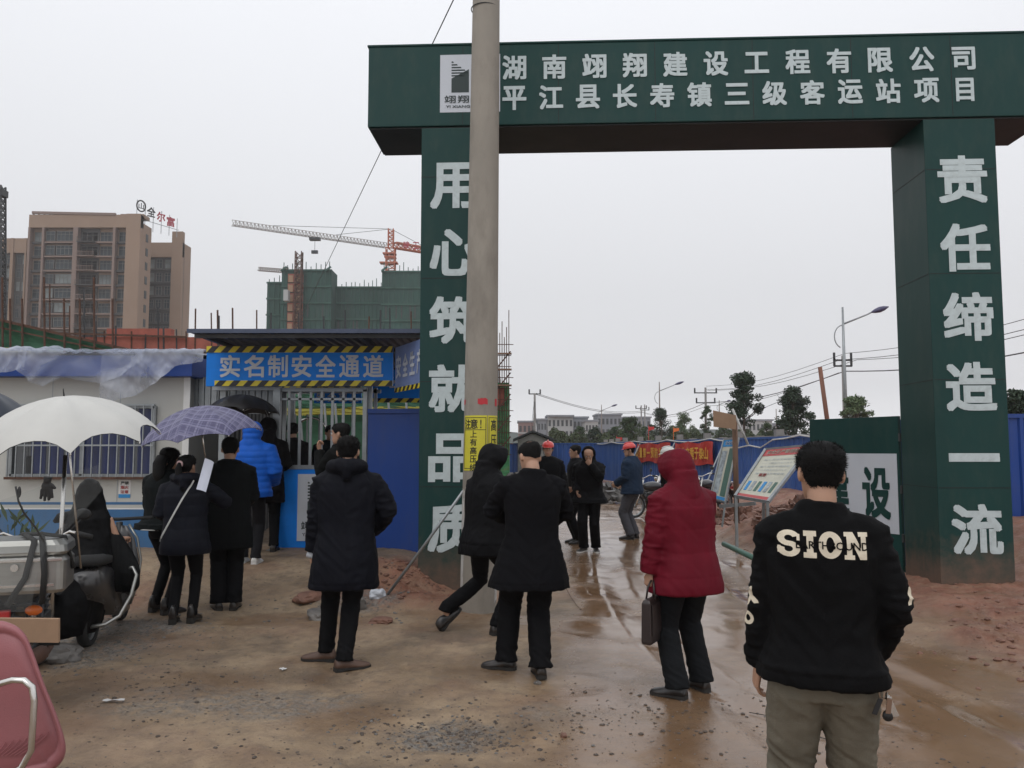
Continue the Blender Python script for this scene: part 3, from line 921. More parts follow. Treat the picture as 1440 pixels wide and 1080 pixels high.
# passage side walls (inside), ribbed grey sheet over the head of the opening
iw = thing('passage_partition', 'grey ribbed steel partition above and left of the entrance opening', 'partition')
a, b = P(262, 545, 11.9), P(386, 572, 11.9)
ribbed(MB(), a.x, b.x, b.z - .1, a.z + .15, 11.9, .09, .02).build('panel', M['steel'], iw)
MB().span((P(300, 543, 11.5).x, 11.46, P(300, 547, 11.5).z - .02), (P(392, 543, 11.5).x, 11.52, P(300, 541, 11.5).z)).build('head_rail', M['steel'], iw)
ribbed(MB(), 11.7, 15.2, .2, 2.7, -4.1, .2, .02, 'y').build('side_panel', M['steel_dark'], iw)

# --- turnstile gate
gt = thing('barred_gate', 'grey steel barred gate door with bright blue lower panel and company logo', 'gate', (0, GY, 0))
xa, xb = P(391, 600, GY).x, P(513, 600, GY).x
zt_g, zb_g, zm = P(450, 548, GY).z, P(450, 771, GY).z, P(450, 659, GY).z
for (q0, q1) in (((xa, zb_g), (xa, zt_g)), ((xb, zb_g), (xb, zt_g)), ((xa - .03, zt_g), (xb + .03, zt_g)), ((xa, zm + .02), (xb, zm + .02))):
    MB().bar((q0[0], 0, q0[1]), (q1[0], 0, q1[1]), .055, .055, up=(0, 1, 0)).build('frame', M['steel'], gt)
MB().bar((xa, 0, zt_g - .13), (xb, 0, zt_g - .13), .03, up=(0, 1, 0)).build('rail', M['steel'], gt)
nb = 8
for i in range(1, nb):
    x = xa + (xb - xa) * i / nb
    MB().bar((x, 0, zm + .04), (x, 0, zt_g - .02), .034, .03, up=(0, 1, 0)).build('bar', M['steel'], gt)
MB().span((xa + .03, -.02, zb_g + .01), (xb - .03, .02, zm - .01)).build('lower_panel', M['blue_sign'], gt)
lg = logo(gt, P(446, 700, GY).x + .10, (P(0, 669, GY).z + P(0, 758, GY).z) / 2, .72, .90, y=-.028)
pp = thing('gate_post', 'tall grey steel post at the hinge side of the barred gate', 'post', (P(388, 700, GY).x, GY - .03, 0))
MB().span((-.05, -.05, .1), (.05, .05, P(0, 541, GY).z)).build('post', M['steel'], pp, bevel=.006)
MB().span((-.09, -.09, .22), (.09, .09, .30)).build('base_plate', M['steel'], pp)
MB().span((P(500, 545, GY).x - .1, .6, 2.35), (P(515, 545, GY).x + .0, .64, 2.5)).build('lamp_housing', M['steel_dark'], gt) if False else None
# overhead square frame members in front of the passage
fr = thing('passage_frame', 'grey square-tube frame and rails behind the barred gate', 'frame', (0, 12.3, 0))
for x_ in (P(400, 600, 12.3).x, P(497, 600, 12.3).x, P(528, 560, 12.3).x):
    MB().bar((x_, 0, .2), (x_, 0, 2.55), .05).build('post', M['steel'], fr)
MB().bar((P(385, 600, 12.3).x, 0, 2.5), (P(535, 600, 12.3).x, 0, 2.5), .05).build('rail', M['steel'], fr)
for k in range(5):
    x_ = P(415 + 17 * k, 600, 13.2).x
    MB().bar((x_, .9, .2), (x_, .9, 2.2), .025).build('bar', M['steel'], fr)
# a curved chrome guide rail in the passage
MB().tube([(P(440, 0, 12.8).x + .22 * math.cos(t) + .1, .5, 1.95 + .18 * math.sin(t)) for t in [math.pi * k / 10 for k in range(11)]], .018, 8).build('guide_hoop', M['chrome'], fr, smooth=True)

# --- blue sheet hoardings
def hoarding(label, pts, ztop, zbot, m, group=None, capm=None, pitch=.2, posts=2.4, panel_name='panel', depth=.03):
    """fence of ribbed sheets along a polyline, each sheet a part"""
    h = thing('hoarding', label, 'fence', group=group)
    for i in range(len(pts) - 1):
        a, b = Vector(pts[i]), Vector(pts[i + 1]); L = (b - a).length; n = max(1, round(L / posts))
        an = math.atan2(b.y - a.y, b.x - a.x)
        for k in range(n):
            p0 = a.lerp(b, k / n)
            mbb = MB(); ribbed(mbb, 0, L / n - .01, zbot, ztop, 0, pitch, depth)
            o = mbb.build(panel_name, m, h); o.location = (p0.x, p0.y, 0); o.rotation_euler = (0, 0, an)
        mbb = MB().span((0, -.035, ztop - .03), (L, .03, ztop + .03))
        o = mbb.build('top_rail', capm or m, h); o.location = (a.x, a.y, 0); o.rotation_euler = (0, 0, an)
    return h
hoarding('deep blue ribbed hoarding panel between the barred gate and the left green column',
         [(P(516, 700, 11.45).x, 11.45), (-.9, 11.35)], P(550, 578, 11.4).z, .22, M['blue_sheet'], pitch=.9, posts=1.2, depth=.02)
hoarding('blue ribbed hoarding to the right of the right green column',
         [(P(1404, 700, 12.4).x, 12.4), (14.5, 12.0)], P(1430, 585, 12.4).z, P(1430, 735, 12.4).z - .35, M['blue_sheet'])
# long receding blue hoarding on the right of the drive
M['blue_far'] = mat('weathered_blue_hoarding', (.022, .075, .27), .5, var=.2, scale=1.2, dirt=(.10, .13, .18), dirt_amt=.45, dirt_scale=2, stretch=(1, 1, .4))
RF = [(9.3, 17.0), (7.6, 22.0), (6.9, 29.0), (5.6, 38.0), (4.6, 47.0), (-2.5, 50.0)]
hoarding('long blue ribbed hoarding running along the right side of the drive', RF, 1.98, .05, M['blue_far'], pitch=.28, posts=2.0)
# its white drooping rope along the top and braces
M['rope'] = mat('white_rope', (.5, .5, .48), .7)
rp = []
for i in range(len(RF) - 2):
    a, b = Vector(RF[i]), Vector(RF[i + 1])
    for k in range(8):
        p = a.lerp(b, k / 8); rp.append((p.x - .08, p.y - .05, 2.02 - .10 * abs(math.sin(k * math.pi / 4)) - (.25 if i == 1 and k in (3, 4, 5) else 0)))
tag(MB().tube(rp, .022, 5).build('rope', M['rope']), 'white rope drooping along the top of the long blue hoarding', 'rope')
for i, (t_, s_) in enumerate(((32.5, 0), (37.0, 0), (27.5, 0))):
    x_ = np.interp(t_, [22, 29, 38, 47], [7.6, 6.9, 5.6, 4.6])
    tag(MB().bar((x_ - .1, t_, 1.9), (x_ - 1.1, t_ - .8, .1), .05).build('brace', M['steel']), ('pale slanting brace holding the far part of the long blue hoarding', 'pale slanting brace on the farthest part of the long blue hoarding', 'pale slanting brace nearest the red banner on the hoarding')[i], 'brace', 'braces of the long hoarding')
# red banners on it
def on_fence(t_):
    ys = [q[1] for q in RF[:5]]; xs = [q[0] for q in RF[:5]]
    return float(np.interp(t_, ys, xs))
def fence_banner(ya, yb, z0, z1, chars, label, charh):
    xa_, xb_ = on_fence(ya) - .16, on_fence(yb) - .16
    bn = thing('banner', label, 'banner', (xa_, ya, 0), math.atan2(yb - ya, xb_ - xa_), 'red banners on the hoarding')
    L = math.hypot(xb_ - xa_, yb - ya); n = 16; vs = []
    for j in range(4):
        for i in range(n + 1):
            vs.append((L * i / n, .04 * math.sin(i * 1.3 + j), z0 + (z1 - z0) * j / 3 + .04 * math.sin(i * .8)))
    f = [(j * (n + 1) + i, j * (n + 1) + i + 1, (j + 1) * (n + 1) + i + 1, (j + 1) * (n + 1) + i) for j in range(3) for i in range(n)]
    m2 = MB(); m2.add(vs, f); m2.add([(a_, b_ + .004, c_) for a_, b_, c_ in vs], [tuple(reversed(q)) for q in f])
    m2.build('cloth', M['banner_red'], bn)
    for i, ch in enumerate(chars):
        me_ = text_mesh(ch, 1, .02, 0, 2, fit=(charh * fitc(ch)[0], charh * fitc(ch)[1]))
        o = objm('character', me_, M['yellow_char'], bn, (L - (i + .7) * (L - .4) / len(chars), .07, (z0 + z1) / 2), (math.pi / 2, 0, math.pi))
M['banner_red'] = mat('faded_red_banner', (.42, .03, .025), .6, var=.15)
M['yellow_char'] = mat('yellow_lettering', (.65, .36, .05), .5)
fence_banner(28.4, 32.4, 1.12, 1.90, '安全生产重于泰山', 'red banner with yellow characters beside the narrow notice board', .42)
fence_banner(32.8, 37.4, 1.12, 1.90, '质量第一预防为主', 'red banner with yellow characters left of the white hard hat', .42)

# --- open green gate leaf with "建设"
a, b = P(1262, 583, 10.55), P(1138, 592, 11.9)
gl = thing('gate_leaf', 'open dark green steel gate leaf with white panels reading 建设 behind the jacket man', 'gate', (b.x, b.y, 0), math.atan2(a.y - b.y, a.x - b.x))
L = math.hypot(a.x - b.x, a.y - b.y); HT = (a.z + b.z) / 2
MB().span((0, 0, .12), (L, .05, HT)).build('leaf', M['green'], gl, bevel=.006)
pz1, pz0 = P(1258, 638, 10.55).z, P(1258, 752, 10.55).z
MB().span((.12, -.006, pz0), (L - .03, -.001, pz1)).build('white_panel', M['white_panel'], gl)
for ch, xc in (('建', .47), ('设', L - .36)):
    glyph(ch, xc, (pz0 + pz1) / 2 - .0, .44, .66, gl, M['green'], y=-.009, bold=.03)
for zz in (.5, 1.1, 1.75):
    MB().tube([(L + .025, 0, zz), (L + .025, 0, zz + .1)], .02, 8).build('hinge', M['steel_dark'], gl)
# narrow second leaf edge behind (blue strip beside column)
st = thing('hoarding_post', 'narrow blue steel strip between the green gate leaf and the right column', 'post', (P(1267, 700, 10.9).x, 10.9, 0))
MB().span((-.06, -.02, 0), (.06, .02, P(0, 590, 10.9).z)).build('strip', M['blue_sheet'], st)

# --- notice boards
def board(name, corners, label, cat, parts, frame=M['steel'], th=.03):
    """corners: TL, TR, BR, BL world points; parts draws in (u, v) 0..1 on the sheet"""
    TL, TR, BR, BL = corners
    nrm = (TR - TL).cross(BL - TL).normalized()
    if nrm.y > 0: nrm = -nrm
    base = (BL + BR) / 2
    t = thing(name, label, cat, (base.x, base.y, 0)); o0 = Vector((base.x, base.y, 0))
    def q(u, v, off=0.0): return TL.lerp(TR, u).lerp(BL.lerp(BR, u), v) + nrm * off - o0
    def sheet(nm, u0, v0, u1, v1, off, m, par=None, th_=.004):
        mb = MB(); f = [q(u0, v0, off), q(u1, v0, off), q(u1, v1, off), q(u0, v1, off)]
        g = [p - nrm * th_ for p in f]
        mb.add(f + g, [(0, 1, 2, 3), (7, 6, 5, 4), (0, 4, 5, 1), (1, 5, 6, 2), (2, 6, 7, 3), (3, 7, 4, 0)])
        return mb.build(nm, m, par or t)
    def char(ch, u, v, du, dv, m, off, par, bold=.02):
        me_ = text_mesh(ch, 1, bold, 0, 2, fit=(du, dv)); co = vcos(me_)
        out = np.array([tuple(q(u + c[0], v - c[1], off)) for c in co]); me_.vertices.foreach_set('co', out.ravel()); me_.update()
        return objm('lettering', me_, m, par)
    parts(t, q, sheet, char)
    for (u0, v0, u1, v1) in ((0, 0, 1, 0), (1, 0, 1, 1), (1, 1, 0, 1), (0, 1, 0, 0)):
        MB().bar(q(u0, v0), q(u1, v1), th).build('frame', frame, t)
    return t, q
M['bluepaper'] = mat('blue_print', (.02, .22, .50), .5)
M['greenpaper'] = mat('green_print', (.05, .12, .09), .5)
M['creampaper'] = mat('cream_print', (.50, .49, .40), .5, dirt=(.3, .3, .25), dirt_amt=.3)
M['redprint'] = mat('red_print', (.42, .06, .06), .5)
M['greyprint'] = mat('grey_print', (.28, .32, .34), .5, var=.5, scale=14)
Yb_ = 15.6
cs = [P(1018, 618, Yb_), P(1039, 616, Yb_ - .3), P(1020, 706, Yb_ - .5), P(999, 700, Yb_ - .2)]
def f1(t, q, sheet, char):
    s = sheet('sheet', 0, 0, 1, 1, 0, M['creampaper'])
    sheet('header', .02, .01, .98, .13, .004, M['bluepaper'], s)
    sheet('picture', .08, .2, .42, .9, .004, M['greyprint'], s)
    sheet('picture', .55, .16, .88, .93, .004, M['greenpaper'], s)
    sheet('footer', .02, .94, .98, .99, .004, M['bluepaper'], s)
    char('安全须知', .55, .07, .7, .07, M['white_panel'], .010, s)
t1, q1 = board('notice_board', cs, 'narrow blue and white notice board leaning on the hoarding', 'notice board', f1)
for u in (0, 1): MB().bar(q1(u, 1), q1(u, 1.25) + Vector((0, 0, -.15)), .03).build('leg', M['steel'], t1)
Yc = 13.4
cs = [P(1077, 632, Yc + .5), P(1142, 626, Yc), P(1080, 706, Yc - .9), P(1034, 698, Yc - .4)]
def f2(t, q, sheet, char):
    s = sheet('sheet', 0, 0, 1, 1, 0, M['creampaper'])
    sheet('header', .03, .02, .97, .16, .004, M['redprint'], s)
    sheet('footer', .03, .93, .97, .98, .004, M['redprint'], s)
    char('安全生产管理制度', .5, .09, .8, .08, M['creampaper'], .010, s)
    for k in range(5): char('一二三四五六七八九十' if k % 2 else '施工现场文明管理', .5, .25 + .07 * k, .72, .035, M['greyprint'], .006, s, .0)
    char('重要', .35, .56, .2, .06, M['redprint'], .008, s)
    for k in range(6): sheet('picture', .10 + .14 * k, .68 + .0 * k, .18 + .14 * k, .86, .005, (M['bluepaper'], M['greyprint'], M['greenpaper'])[k % 3], s)
t2, q2 = board('notice_board', cs, 'tilted cream and red notice board on a steel stand', 'notice board', f2, th=.045)
for (u, v, dz) in ((.02, 1, 0), (.98, 1, 0), (.02, .1, 0), (.98, .1, 0)):
    p = q2(u, v); MB().bar(p, (p.x, p.y + (.15 if v < .5 else 0), gh(5, 13) - .05), .04).build('leg', M['steel'], t2)
MB().bar(q2(.02, 1) - Vector((.3, 0, 1.0)), q2(.98, 1) - Vector((-.3, 0, 1.0)), .035).build('brace', M['steel'], t2)
# posts, cardboard, leaning brown pole
pA = P(1036, 722, 15.2); pT = P(1033, 588, 15.2)
tag(MB().tube([(pA.x, pA.y, pA.z - .3), (pT.x, pT.y, pT.z)], .05, 8).build('timber_post', M['wood'], smooth=True), 'rough timber post standing between the two notice boards', 'post')
pA, pT = P(1030, 575, 15.1), P(1052, 625, 15.0)
tag(MB().tube([pA, pT], .022, 6).build('pale_stick', M['rope'], smooth=True), 'pale thin stick leaning across the top of the timber post', 'stick')
ca = [P(1003, 577, 15.0), P(1035, 584, 15.0), P(1035, 604, 15.0), P(1004, 600, 15.0)]
mb = MB(); mb.add([c for c in ca] + [c + Vector((0, .03, 0)) for c in ca], [(0, 1, 2, 3), (7, 6, 5, 4), (0, 4, 5, 1), (1, 5, 6, 2), (2, 6, 7, 3), (3, 7, 4, 0)])
tag(mb.build('cardboard_sheet', M['card']), 'brown cardboard sheet fixed at the head of the timber post', 'cardboard')
tag(MB().tube([P(1170, 640, 19), P(1161.5, 578, 19), P(1153, 516, 19)], [.055, .052, .048], 10).build('wooden_pole', M['bamboo'], smooth=True), 'plain reddish-brown wooden pole leaning above the green gate leaf', 'pole')
# kerb pipe by the boards
tag(MB().tube([P(1018, 765, 10.8), P(1042, 776, 10.2), P(1075, 792, 9.6)], .035, 8).build('pipe', M['greenpaper'], smooth=True), 'dull green pipe lying on the clay edge of the drive', 'pipe')
tag(MB().bar(P(1012, 712, 14.6), P(1062, 708, 14.2), .06).build('steel_beam', M['steel']), 'grey steel bar lying below the notice boards', 'bar')

# ================================================================ SITE OFFICE (left)
OY = 11.7
of = thing('site_office', 'white prefabricated site office with blue lower band, barred window and blue eaves', 'building', (0, OY, 0))
x0, x1 = -9.5, P(264, 600, OY).x
zE = P(0, 502, OY).z; zF = P(0, 531, OY).z; zb0, zb1 = P(0, 706, OY).z, P(0, 716, OY).z; zB = P(0, 772, OY).z
MB().span((x0, 0, zb1 + .02), (x1, 4, zF)).build('wall', M['cream'], of)
MB().span((x0, -.004, zb0 - .035), (x1, .0, zb0)).build('stripe', M['wall_blue'], of)
MB().span((x0, -.006, zB - .12), (x1, .0, zb0 - .10)).build('blue_band', M['wall_blue'], of)
MB().span((x0, .001, zB - .12), (x1, 4, zb1 + .018)).build('base_wall', M['white'], of)
MB().span((x0 - .1, -.22, zF + .0), (x1 + .12, 4.2, zE)).build('eaves_fascia', M['blue_sheet'], of, bevel=.01)
mb = MB()
n = 60
vs = []
for i in range(n + 1):
    x = x0 - .1 + (x1 + .22 - x0) * i / n
    for yy, zz in ((-.3, 0), (4.3, .35)): vs.append((x, yy, zE + .012 + zz + (.03 if i % 2 else 0)))
mb.add(vs, [(2 * i, 2 * i + 2, 2 * i + 3, 2 * i + 1) for i in range(n)])
mb.build('roof_sheet', M['roof_blue'], of)
MB().span((x1 - .06, -.03, zB - .1), (x1 + .03, -.002, zF)).build('corner_post', M['white'], of)
for k in range(9):   # wall panel joints
    xx = x1 - .95 * (k + 1)
    MB().span((xx - .006, -.003, zb0), (xx + .006, -.0005, zF - .002)).build('panel_joint', M['steel'], of)
# window
wx0, wx1, wz0, wz1 = P(47, 0, OY).x, P(238, 0, OY).x, P(0, 669, OY).z, P(0, 572, OY).z
wd = MB().span((wx0, -.012, wz0), (wx1, -.006, wz1)).build('window', M['glass_dark'], of)
M['curtain'] = mat('deep_blue_curtain', (.012, .022, .09), .35, var=.4, scale=2, stretch=(6, 1, .3), spec=.6)
nn = 8
for k in range(nn):
    a_ = wx0 + (wx1 - wx0) * k / nn
    MB().span((a_ + .02, -.017, wz0 + .03), (a_ + (wx1 - wx0) / nn - .02, -.0125, wz1 - .03)).build('pane', M['curtain'] if k else M['glass_dark'], wd)
for (p0, p1) in (((wx0, wz0), (wx1, wz0)), ((wx0, wz1), (wx1, wz1)), ((wx0, wz0), (wx0, wz1)), ((wx1, wz0), (wx1, wz1)), (((wx0 + wx1) / 2, wz0), ((wx0 + wx1) / 2, wz1))):
    MB().bar((p0[0], -.03, p0[1]), (p1[0], -.03, p1[1]), .05, .05, up=(0, 1, 0)).build('frame', M['steel'], wd)
nb = 17
gr = MB().bar((wx0 - .03, -.115, wz0 - .03), (wx1 + .03, -.115, wz0 - .03), .035, up=(0, 1, 0)).build('security_grille', M['rust'], of)
for zz in (wz0 + .42, wz1 + .02):
    MB().bar((wx0 - .03, -.115, zz), (wx1 + .03, -.115, zz), .022, up=(0, 1, 0)).build('rail', M['steel'], gr)
bm_ = None
for k in range(nb + 1):
    xx = wx0 + (wx1 - wx0) * k / nb
    if bm_ is None:
        bm_ = MB().bar((0, -.115, wz0 - .03), (0, -.115, wz1 + .02), .016, up=(0, 1, 0)).build('bar', M['steel'], gr); o = bm_
    else:
        o = bm_.copy(); COL.objects.link(o)
    o.location.x = xx
# small notice on wall
nx0, nx1, nz0, nz1 = P(192, 0, OY).x, P(208, 0, OY).x, P(0, 700, OY).z, P(0, 675, OY).z
pn_ = MB().span((nx0, -.006, nz0), (nx1, -.001, nz1)).build('wall_notice', M['paper'], of)
MB().span((nx0, -.008, nz0), (nx1, -.0065, nz0 + .05)).build('footer', M['bluepaper'], pn_)
for k, tx in enumerate(('严禁', '烟火', '注意')):
    me_ = text_mesh(tx, 1, .015, 0, 2, fit=(.11, .045)); objm('lettering', me_, M['redprint'] if k else M['ink'], pn_, ((nx0 + nx1) / 2, -.0085, nz1 - .04 - .06 * k), (math.pi / 2, 0, 0))
pw = P(43, 645, OY)
MB().span((pw.x - .045, -.03, P(0, 665, OY).z), (pw.x + .035, -.002, P(0, 641, OY).z)).build('meter_box', M['steel_dark'], of)

# --- translucent tarpaulin draped over the eaves
def tarp_mat():
    m = bpy.data.materials.new('milky_plastic_tarpaulin'); m.use_nodes = True; t = m.node_tree; t.nodes.clear()
    o = nd(t, 'ShaderNodeOutputMaterial'); tr = nd(t, 'ShaderNodeBsdfTransparent'); tr.inputs[0].default_value = (.9, .92, .96, 1)
    bs = nd(t, 'ShaderNodeBsdfPrincipled'); bs.inputs['Base Color'].default_value = (.72, .76, .86, 1); bs.inputs['Roughness'].default_value = .14
    tl = nd(t, 'ShaderNodeBsdfTranslucent'); tl.inputs[0].default_value = (.6, .62, .68, 1)
    a1 = nd(t, 'ShaderNodeMixShader'); a1.inputs[0].default_value = .3; t.links.new(bs.outputs[0], a1.inputs[1]); t.links.new(tl.outputs[0], a1.inputs[2])
    mx_ = nd(t, 'ShaderNodeMixShader'); n = nd(t, 'ShaderNodeTexNoise'); n.inputs['Scale'].default_value = 1.1; n.inputs['Detail'].default_value = 3; n.inputs['Distortion'].default_value = 1.6
    tc = nd(t, 'ShaderNodeTexCoord'); t.links.new(tc.outputs['Object'], n.inputs['Vector'])
    r = nd(t, 'ShaderNodeMapRange'); r.inputs['From Min'].default_value = .35; r.inputs['From Max'].default_value = .68; r.inputs['To Min'].default_value = .18; r.inputs['To Max'].default_value = .72
    t.links.new(n.outputs['Fac'], r.inputs['Value']); t.links.new(r.outputs[0], mx_.inputs[0]); t.links.new(tr.outputs[0], mx_.inputs[1]); t.links.new(a1.outputs[0], mx_.inputs[2])
    t.links.new(mx_.outputs[0], o.inputs['Surface']); return m
M['tarp'] = tarp_mat()
def tarp(x0, x1, hem, label, seed, nu=150, nv=34, top=.5):
    """hem(u) -> drop below the eaves edge; sheet lies on the roof then hangs"""
    vs = []
    for j in range(nv + 1):
        for i in range(nu + 1):
            u = i / nu; x = x0 + (x1 - x0) * u; v = j / nv
            drop = hem(u); tot = top + drop; s = v * tot
            if s < top: y = OY - .30 + (top - s); z = zE + .07 + .04 * (top - s)
            else:
                q = s - top; y = OY - .34 - .02; z = zE + .07 - q
            w = max(0, s - top)
            f = fbm(np.array([[x * 2.2 + seed, v * 2.6 + x * .8, seed]]), 4)[0]
            g = fbm(np.array([[x * 7 - v * 5, v * 6 + x * 2, seed + 4]]), 3)[0]
            h_ = -abs(fbm(np.array([[x * 2.3 + w * 2.2 * math.sin(x * 1.7) + seed, w * 1.0 - x * .5, seed + 2]]), 3)[0])
            y -= .04 + .05 * f * (.3 + min(1, w * 2)) + .17 * (h_ + .3) * min(1, .2 + w * 2.2) + .008 * g
            z += .02 * f + .006 * g
            vs.append((x + .03 * g * v, y, z))
    f_ = [(j * (nu + 1) + i, (j + 1) * (nu + 1) + i, (j + 1) * (nu + 1) + i + 1, j * (nu + 1) + i + 1) for j in range(nv) for i in range(nu)]
    mb = MB(); mb.add(vs, f_)
    o = mb.build('tarpaulin', M['tarp'], smooth=True); tag(o, label, 'tarpaulin'); return o
def pxx(px): return P(px, 0, OY - .3).x
def drop(py): return max(.05, P(0, 500, OY - .35).z - P(0, py, OY - .35).z)
def hem1(u):
    px = 55 + 165 * u
    return drop(np.interp(px, [55, 70, 90, 118, 165, 195, 220], [530, 545, 553, 541, 549, 538, 515]))
def hem2(u):
    px = 170 + 130 * u
    return drop(np.interp(px, [170, 185, 215, 240, 262, 285, 300], [572, 574, 566, 548, 525, 520, 518]))
def hem3(u):
    px = -120 + 185 * u
    return drop(np.interp(px, [-120, -60, 0, 40, 65], [530, 535, 532, 534, 526]))
tarp(pxx(55), pxx(222), hem1, 'milky plastic tarpaulin sagging over the middle of the office eaves', 3)
tarp(pxx(168), pxx(304), hem2, 'thin plastic sheet hanging from the right end of the office eaves to the sign', 11)
tarp(pxx(-120), pxx(66), hem3, 'bunched plastic sheet over the left end of the office eaves', 23)
# roll of tarpaulin on the roof edge
mb = MB(); pts = [(pxx(-100) + (pxx(285) - pxx(-100)) * k / 60, OY - .22 - .03 * math.sin(k * 1.1), zE + .05 + .012 * math.sin(k * .9) + (.04 if 18 < k < 34 else 0)) for k in range(61)]
tag(mb.tube(pts, [.028 + .012 * math.sin(k * 2.1) for k in range(61)], 9).build('tarpaulin_roll', M['tarp'], smooth=True), 'rolled edge of white plastic lying along the office eaves', 'tarpaulin')

# ================================================================ BEHIND THE BOOTH: nets, slab edge, rods
M['net_green'] = mat('green_debris_net', (.03, .11, .06), .8, var=.35, scale=4, stretch=(1, 1, 3), dirt=(.02, .05, .03), dirt_amt=.6)
M['net_yellow'] = mat('yellow_green_net', (.30, .27, .04), .8, var=.3, scale=3)
M['brick_red'] = mat('red_formwork_edge', (.28, .085, .06), .8, var=.25, scale=3)
M['slab'] = mat('grey_concrete_slab', (.22, .21, .20), .85, var=.15)
def netpanel(mb, pts, thick=.04, nu=24, nv=6, amp=.06, seed=0):
    """sagging cloth between 4 corner points TL,TR,BR,BL"""
    TL, TR, BR, BL = [Vector(p) for p in pts]; vs = []
    for j in range(nv + 1):
        for i in range(nu + 1):
            u, v = i / nu, j / nv
            p = TL.lerp(TR, u).lerp(BL.lerp(BR, u), v)
            f = noise.noise(Vector((u * 14 + seed, v * 3, seed)))
            vs.append((p.x, p.y + amp * f, p.z + amp * .4 * f))
    f_ = [(j * (nu + 1) + i, (j + 1) * (nu + 1) + i, (j + 1) * (nu + 1) + i + 1, j * (nu + 1) + i + 1) for j in range(nv) for i in range(nu)]
    k = len(vs); mb.add(vs + [(a_, b_ + thick, c_) for a_, b_, c_ in vs], f_ + [tuple(k + q for q in reversed(f)) for f in f_])
    return mb
sf = thing('scaffold_walkway', 'sloping green-netted scaffold walkway behind the site office roof', 'scaffold', (0, 0, 0))
Ys = 22
netpanel(MB(), [P(-60, 438, Ys), P(180, 492, Ys), P(180, 505, Ys), P(-60, 500, Ys)], seed=2, nu=40).build('green_net', M['net_green'], sf)
netpanel(MB(), [P(-60, 478, Ys - .3), P(60, 497, Ys - .3), P(60, 505, Ys - .3), P(-60, 505, Ys - .3)], seed=5, nu=30).build('yellow_net', M['net_yellow'], sf)
MB().bar(P(-60, 436, Ys - .1), P(190, 494, Ys - .1), .07).build('handrail', M['rust'], sf)
MB().bar(P(-60, 448, Ys - .1), P(170, 497, Ys - .1), .04).build('rail', M['rust'], sf)
for k, px in enumerate((3, 14, 31, 62, 90, 112, 132, 158)):
    MB().tube([P(px, 420 - (30 if k % 3 == 0 else 0), Ys - .15), P(px + 1, 520, Ys - .15)], .03, 6).build('standard', M['rust'], sf)
sl = thing('floor_slab', 'unfinished building slab with a red formwork edge and upright rods behind the booth', 'building', (0, 0, 0))
Yq = 27
pr_box(MB(), 100, 474, 330, 492, Yq, 5).build('edge_beam', M['brick_red'], sl)
pr_box(MB(), 60, 492, 640, 520, Yq + .4, 6).build('slab', M['slab'], sl)
pr_box(MB(), 150, 462, 240, 475, Yq + 1, .3).build('parapet', M['brick_red'], sl)
MB().bar(P(60, 468, Yq - .1), P(262, 474, Yq - .1), .06).build('rail', M['rust'], sl)
MB().bar(P(60, 490, Yq - .1), P(282, 493, Yq - .1), .06).build('rail', M['rust'], sl)
for (px, a_) in ((70, 400), (98, 430), (118, 405), (135, 452), (147, 465), (163, 458), (185, 466), (205, 470), (222, 432), (230, 462), (248, 463), (262, 466), (275, 434), (297, 440), (306, 436), (308, 444), (327, 433), (361, 436), (381, 440), (420, 440), (455, 445), (485, 436), (519, 445), (535, 436), (548, 433), (578, 438)):
    MB().tube([P(px, a_, Yq), P(px + random.uniform(-1, 1), 496, Yq)], .022 + .01 * random.random(), 5).build('upright_rod', M['rust'] if random.random() < .6 else M['steel_dark'], sl)
# inside-the-passage netting on the site
ns = thing('site_netting', 'green and yellow safety netting on the site beyond the barred gate', 'netting', (0, 0, 0))
netpanel(MB(), [P(300, 555, 20), P(620, 552, 20), P(620, 573, 20), P(300, 575, 20)], seed=8, nu=30).build('green_net', M['net_green'], ns)
netpanel(MB(), [P(300, 573, 20), P(620, 571, 20), P(620, 582, 20), P(300, 585, 20)], seed=9, nu=30).build('yellow_net', M['net_yellow'], ns)
netpanel(MB(), [P(300, 583, 20.5), P(620, 580, 20.5), P(620, 660, 20.5), P(300, 665, 20.5)], seed=10, nu=30).build('lower_net', M['net_green'], ns)
for px in (420, 455, 470, 545, 570): MB().bar(P(px, 545, 19.8), P(px + 6, 640, 19.8), .05).build('post', M['steel'], ns)

# --- scaffolded building right of the pole
sb = thing('scaffolded_building', 'unfinished building wrapped in green net and pole scaffold behind the left column', 'building', (0, 0, 0))
Yd = 34
xR = P(716, 600, Yd).x; xL = P(560, 600, Yd).x
zt2 = P(0, 538, Yd).z
MB().span((xL, Yd + 1, 0), (xR - .5, Yd + 12, P(0, 500, Yd).z)).build('concrete_core', M['slab'], sb)
M['net_thin'] = mat('thin_green_net', (.05, .22, .09), .8, var=.5, scale=3, stretch=(1, 1, 4), dirt=(.22, .2, .08), dirt_amt=.7)
netpanel(MB(), [(xL, Yd, zt2), (xR, Yd, zt2), (xR, Yd, .2), (xL, Yd, .2)], nu=30, nv=20, seed=4).build('green_net', M['net_thin'], sb)
mbn = MB()
TLp = [(xR, Yd, zt2), (xR, Yd + 10, zt2), (xR, Yd + 10, .2), (xR, Yd, .2)]
mbn.add(TLp + [(p[0] - .05, p[1], p[2]) for p in TLp], [(0, 1, 2, 3), (7, 6, 5, 4)]); mbn.build('side_net', M['net_thin'], sb)
pr_box(MB(), 690, 545, 709, 570, Yd - .1, .05).build('orange_panel', M['brick_red'], sb)
for k in range(9):
    px = 690 + 3.2 * k; h = [470, 455, 478, 430, 468, 452, 474, 460, 436][k]
    MB().tube([P(px, h, Yd - .2 + .15 * (k % 2)), P(px, 640, Yd - .2 + .15 * (k % 2))], .017, 6).build('standard', M['rust'], sb)
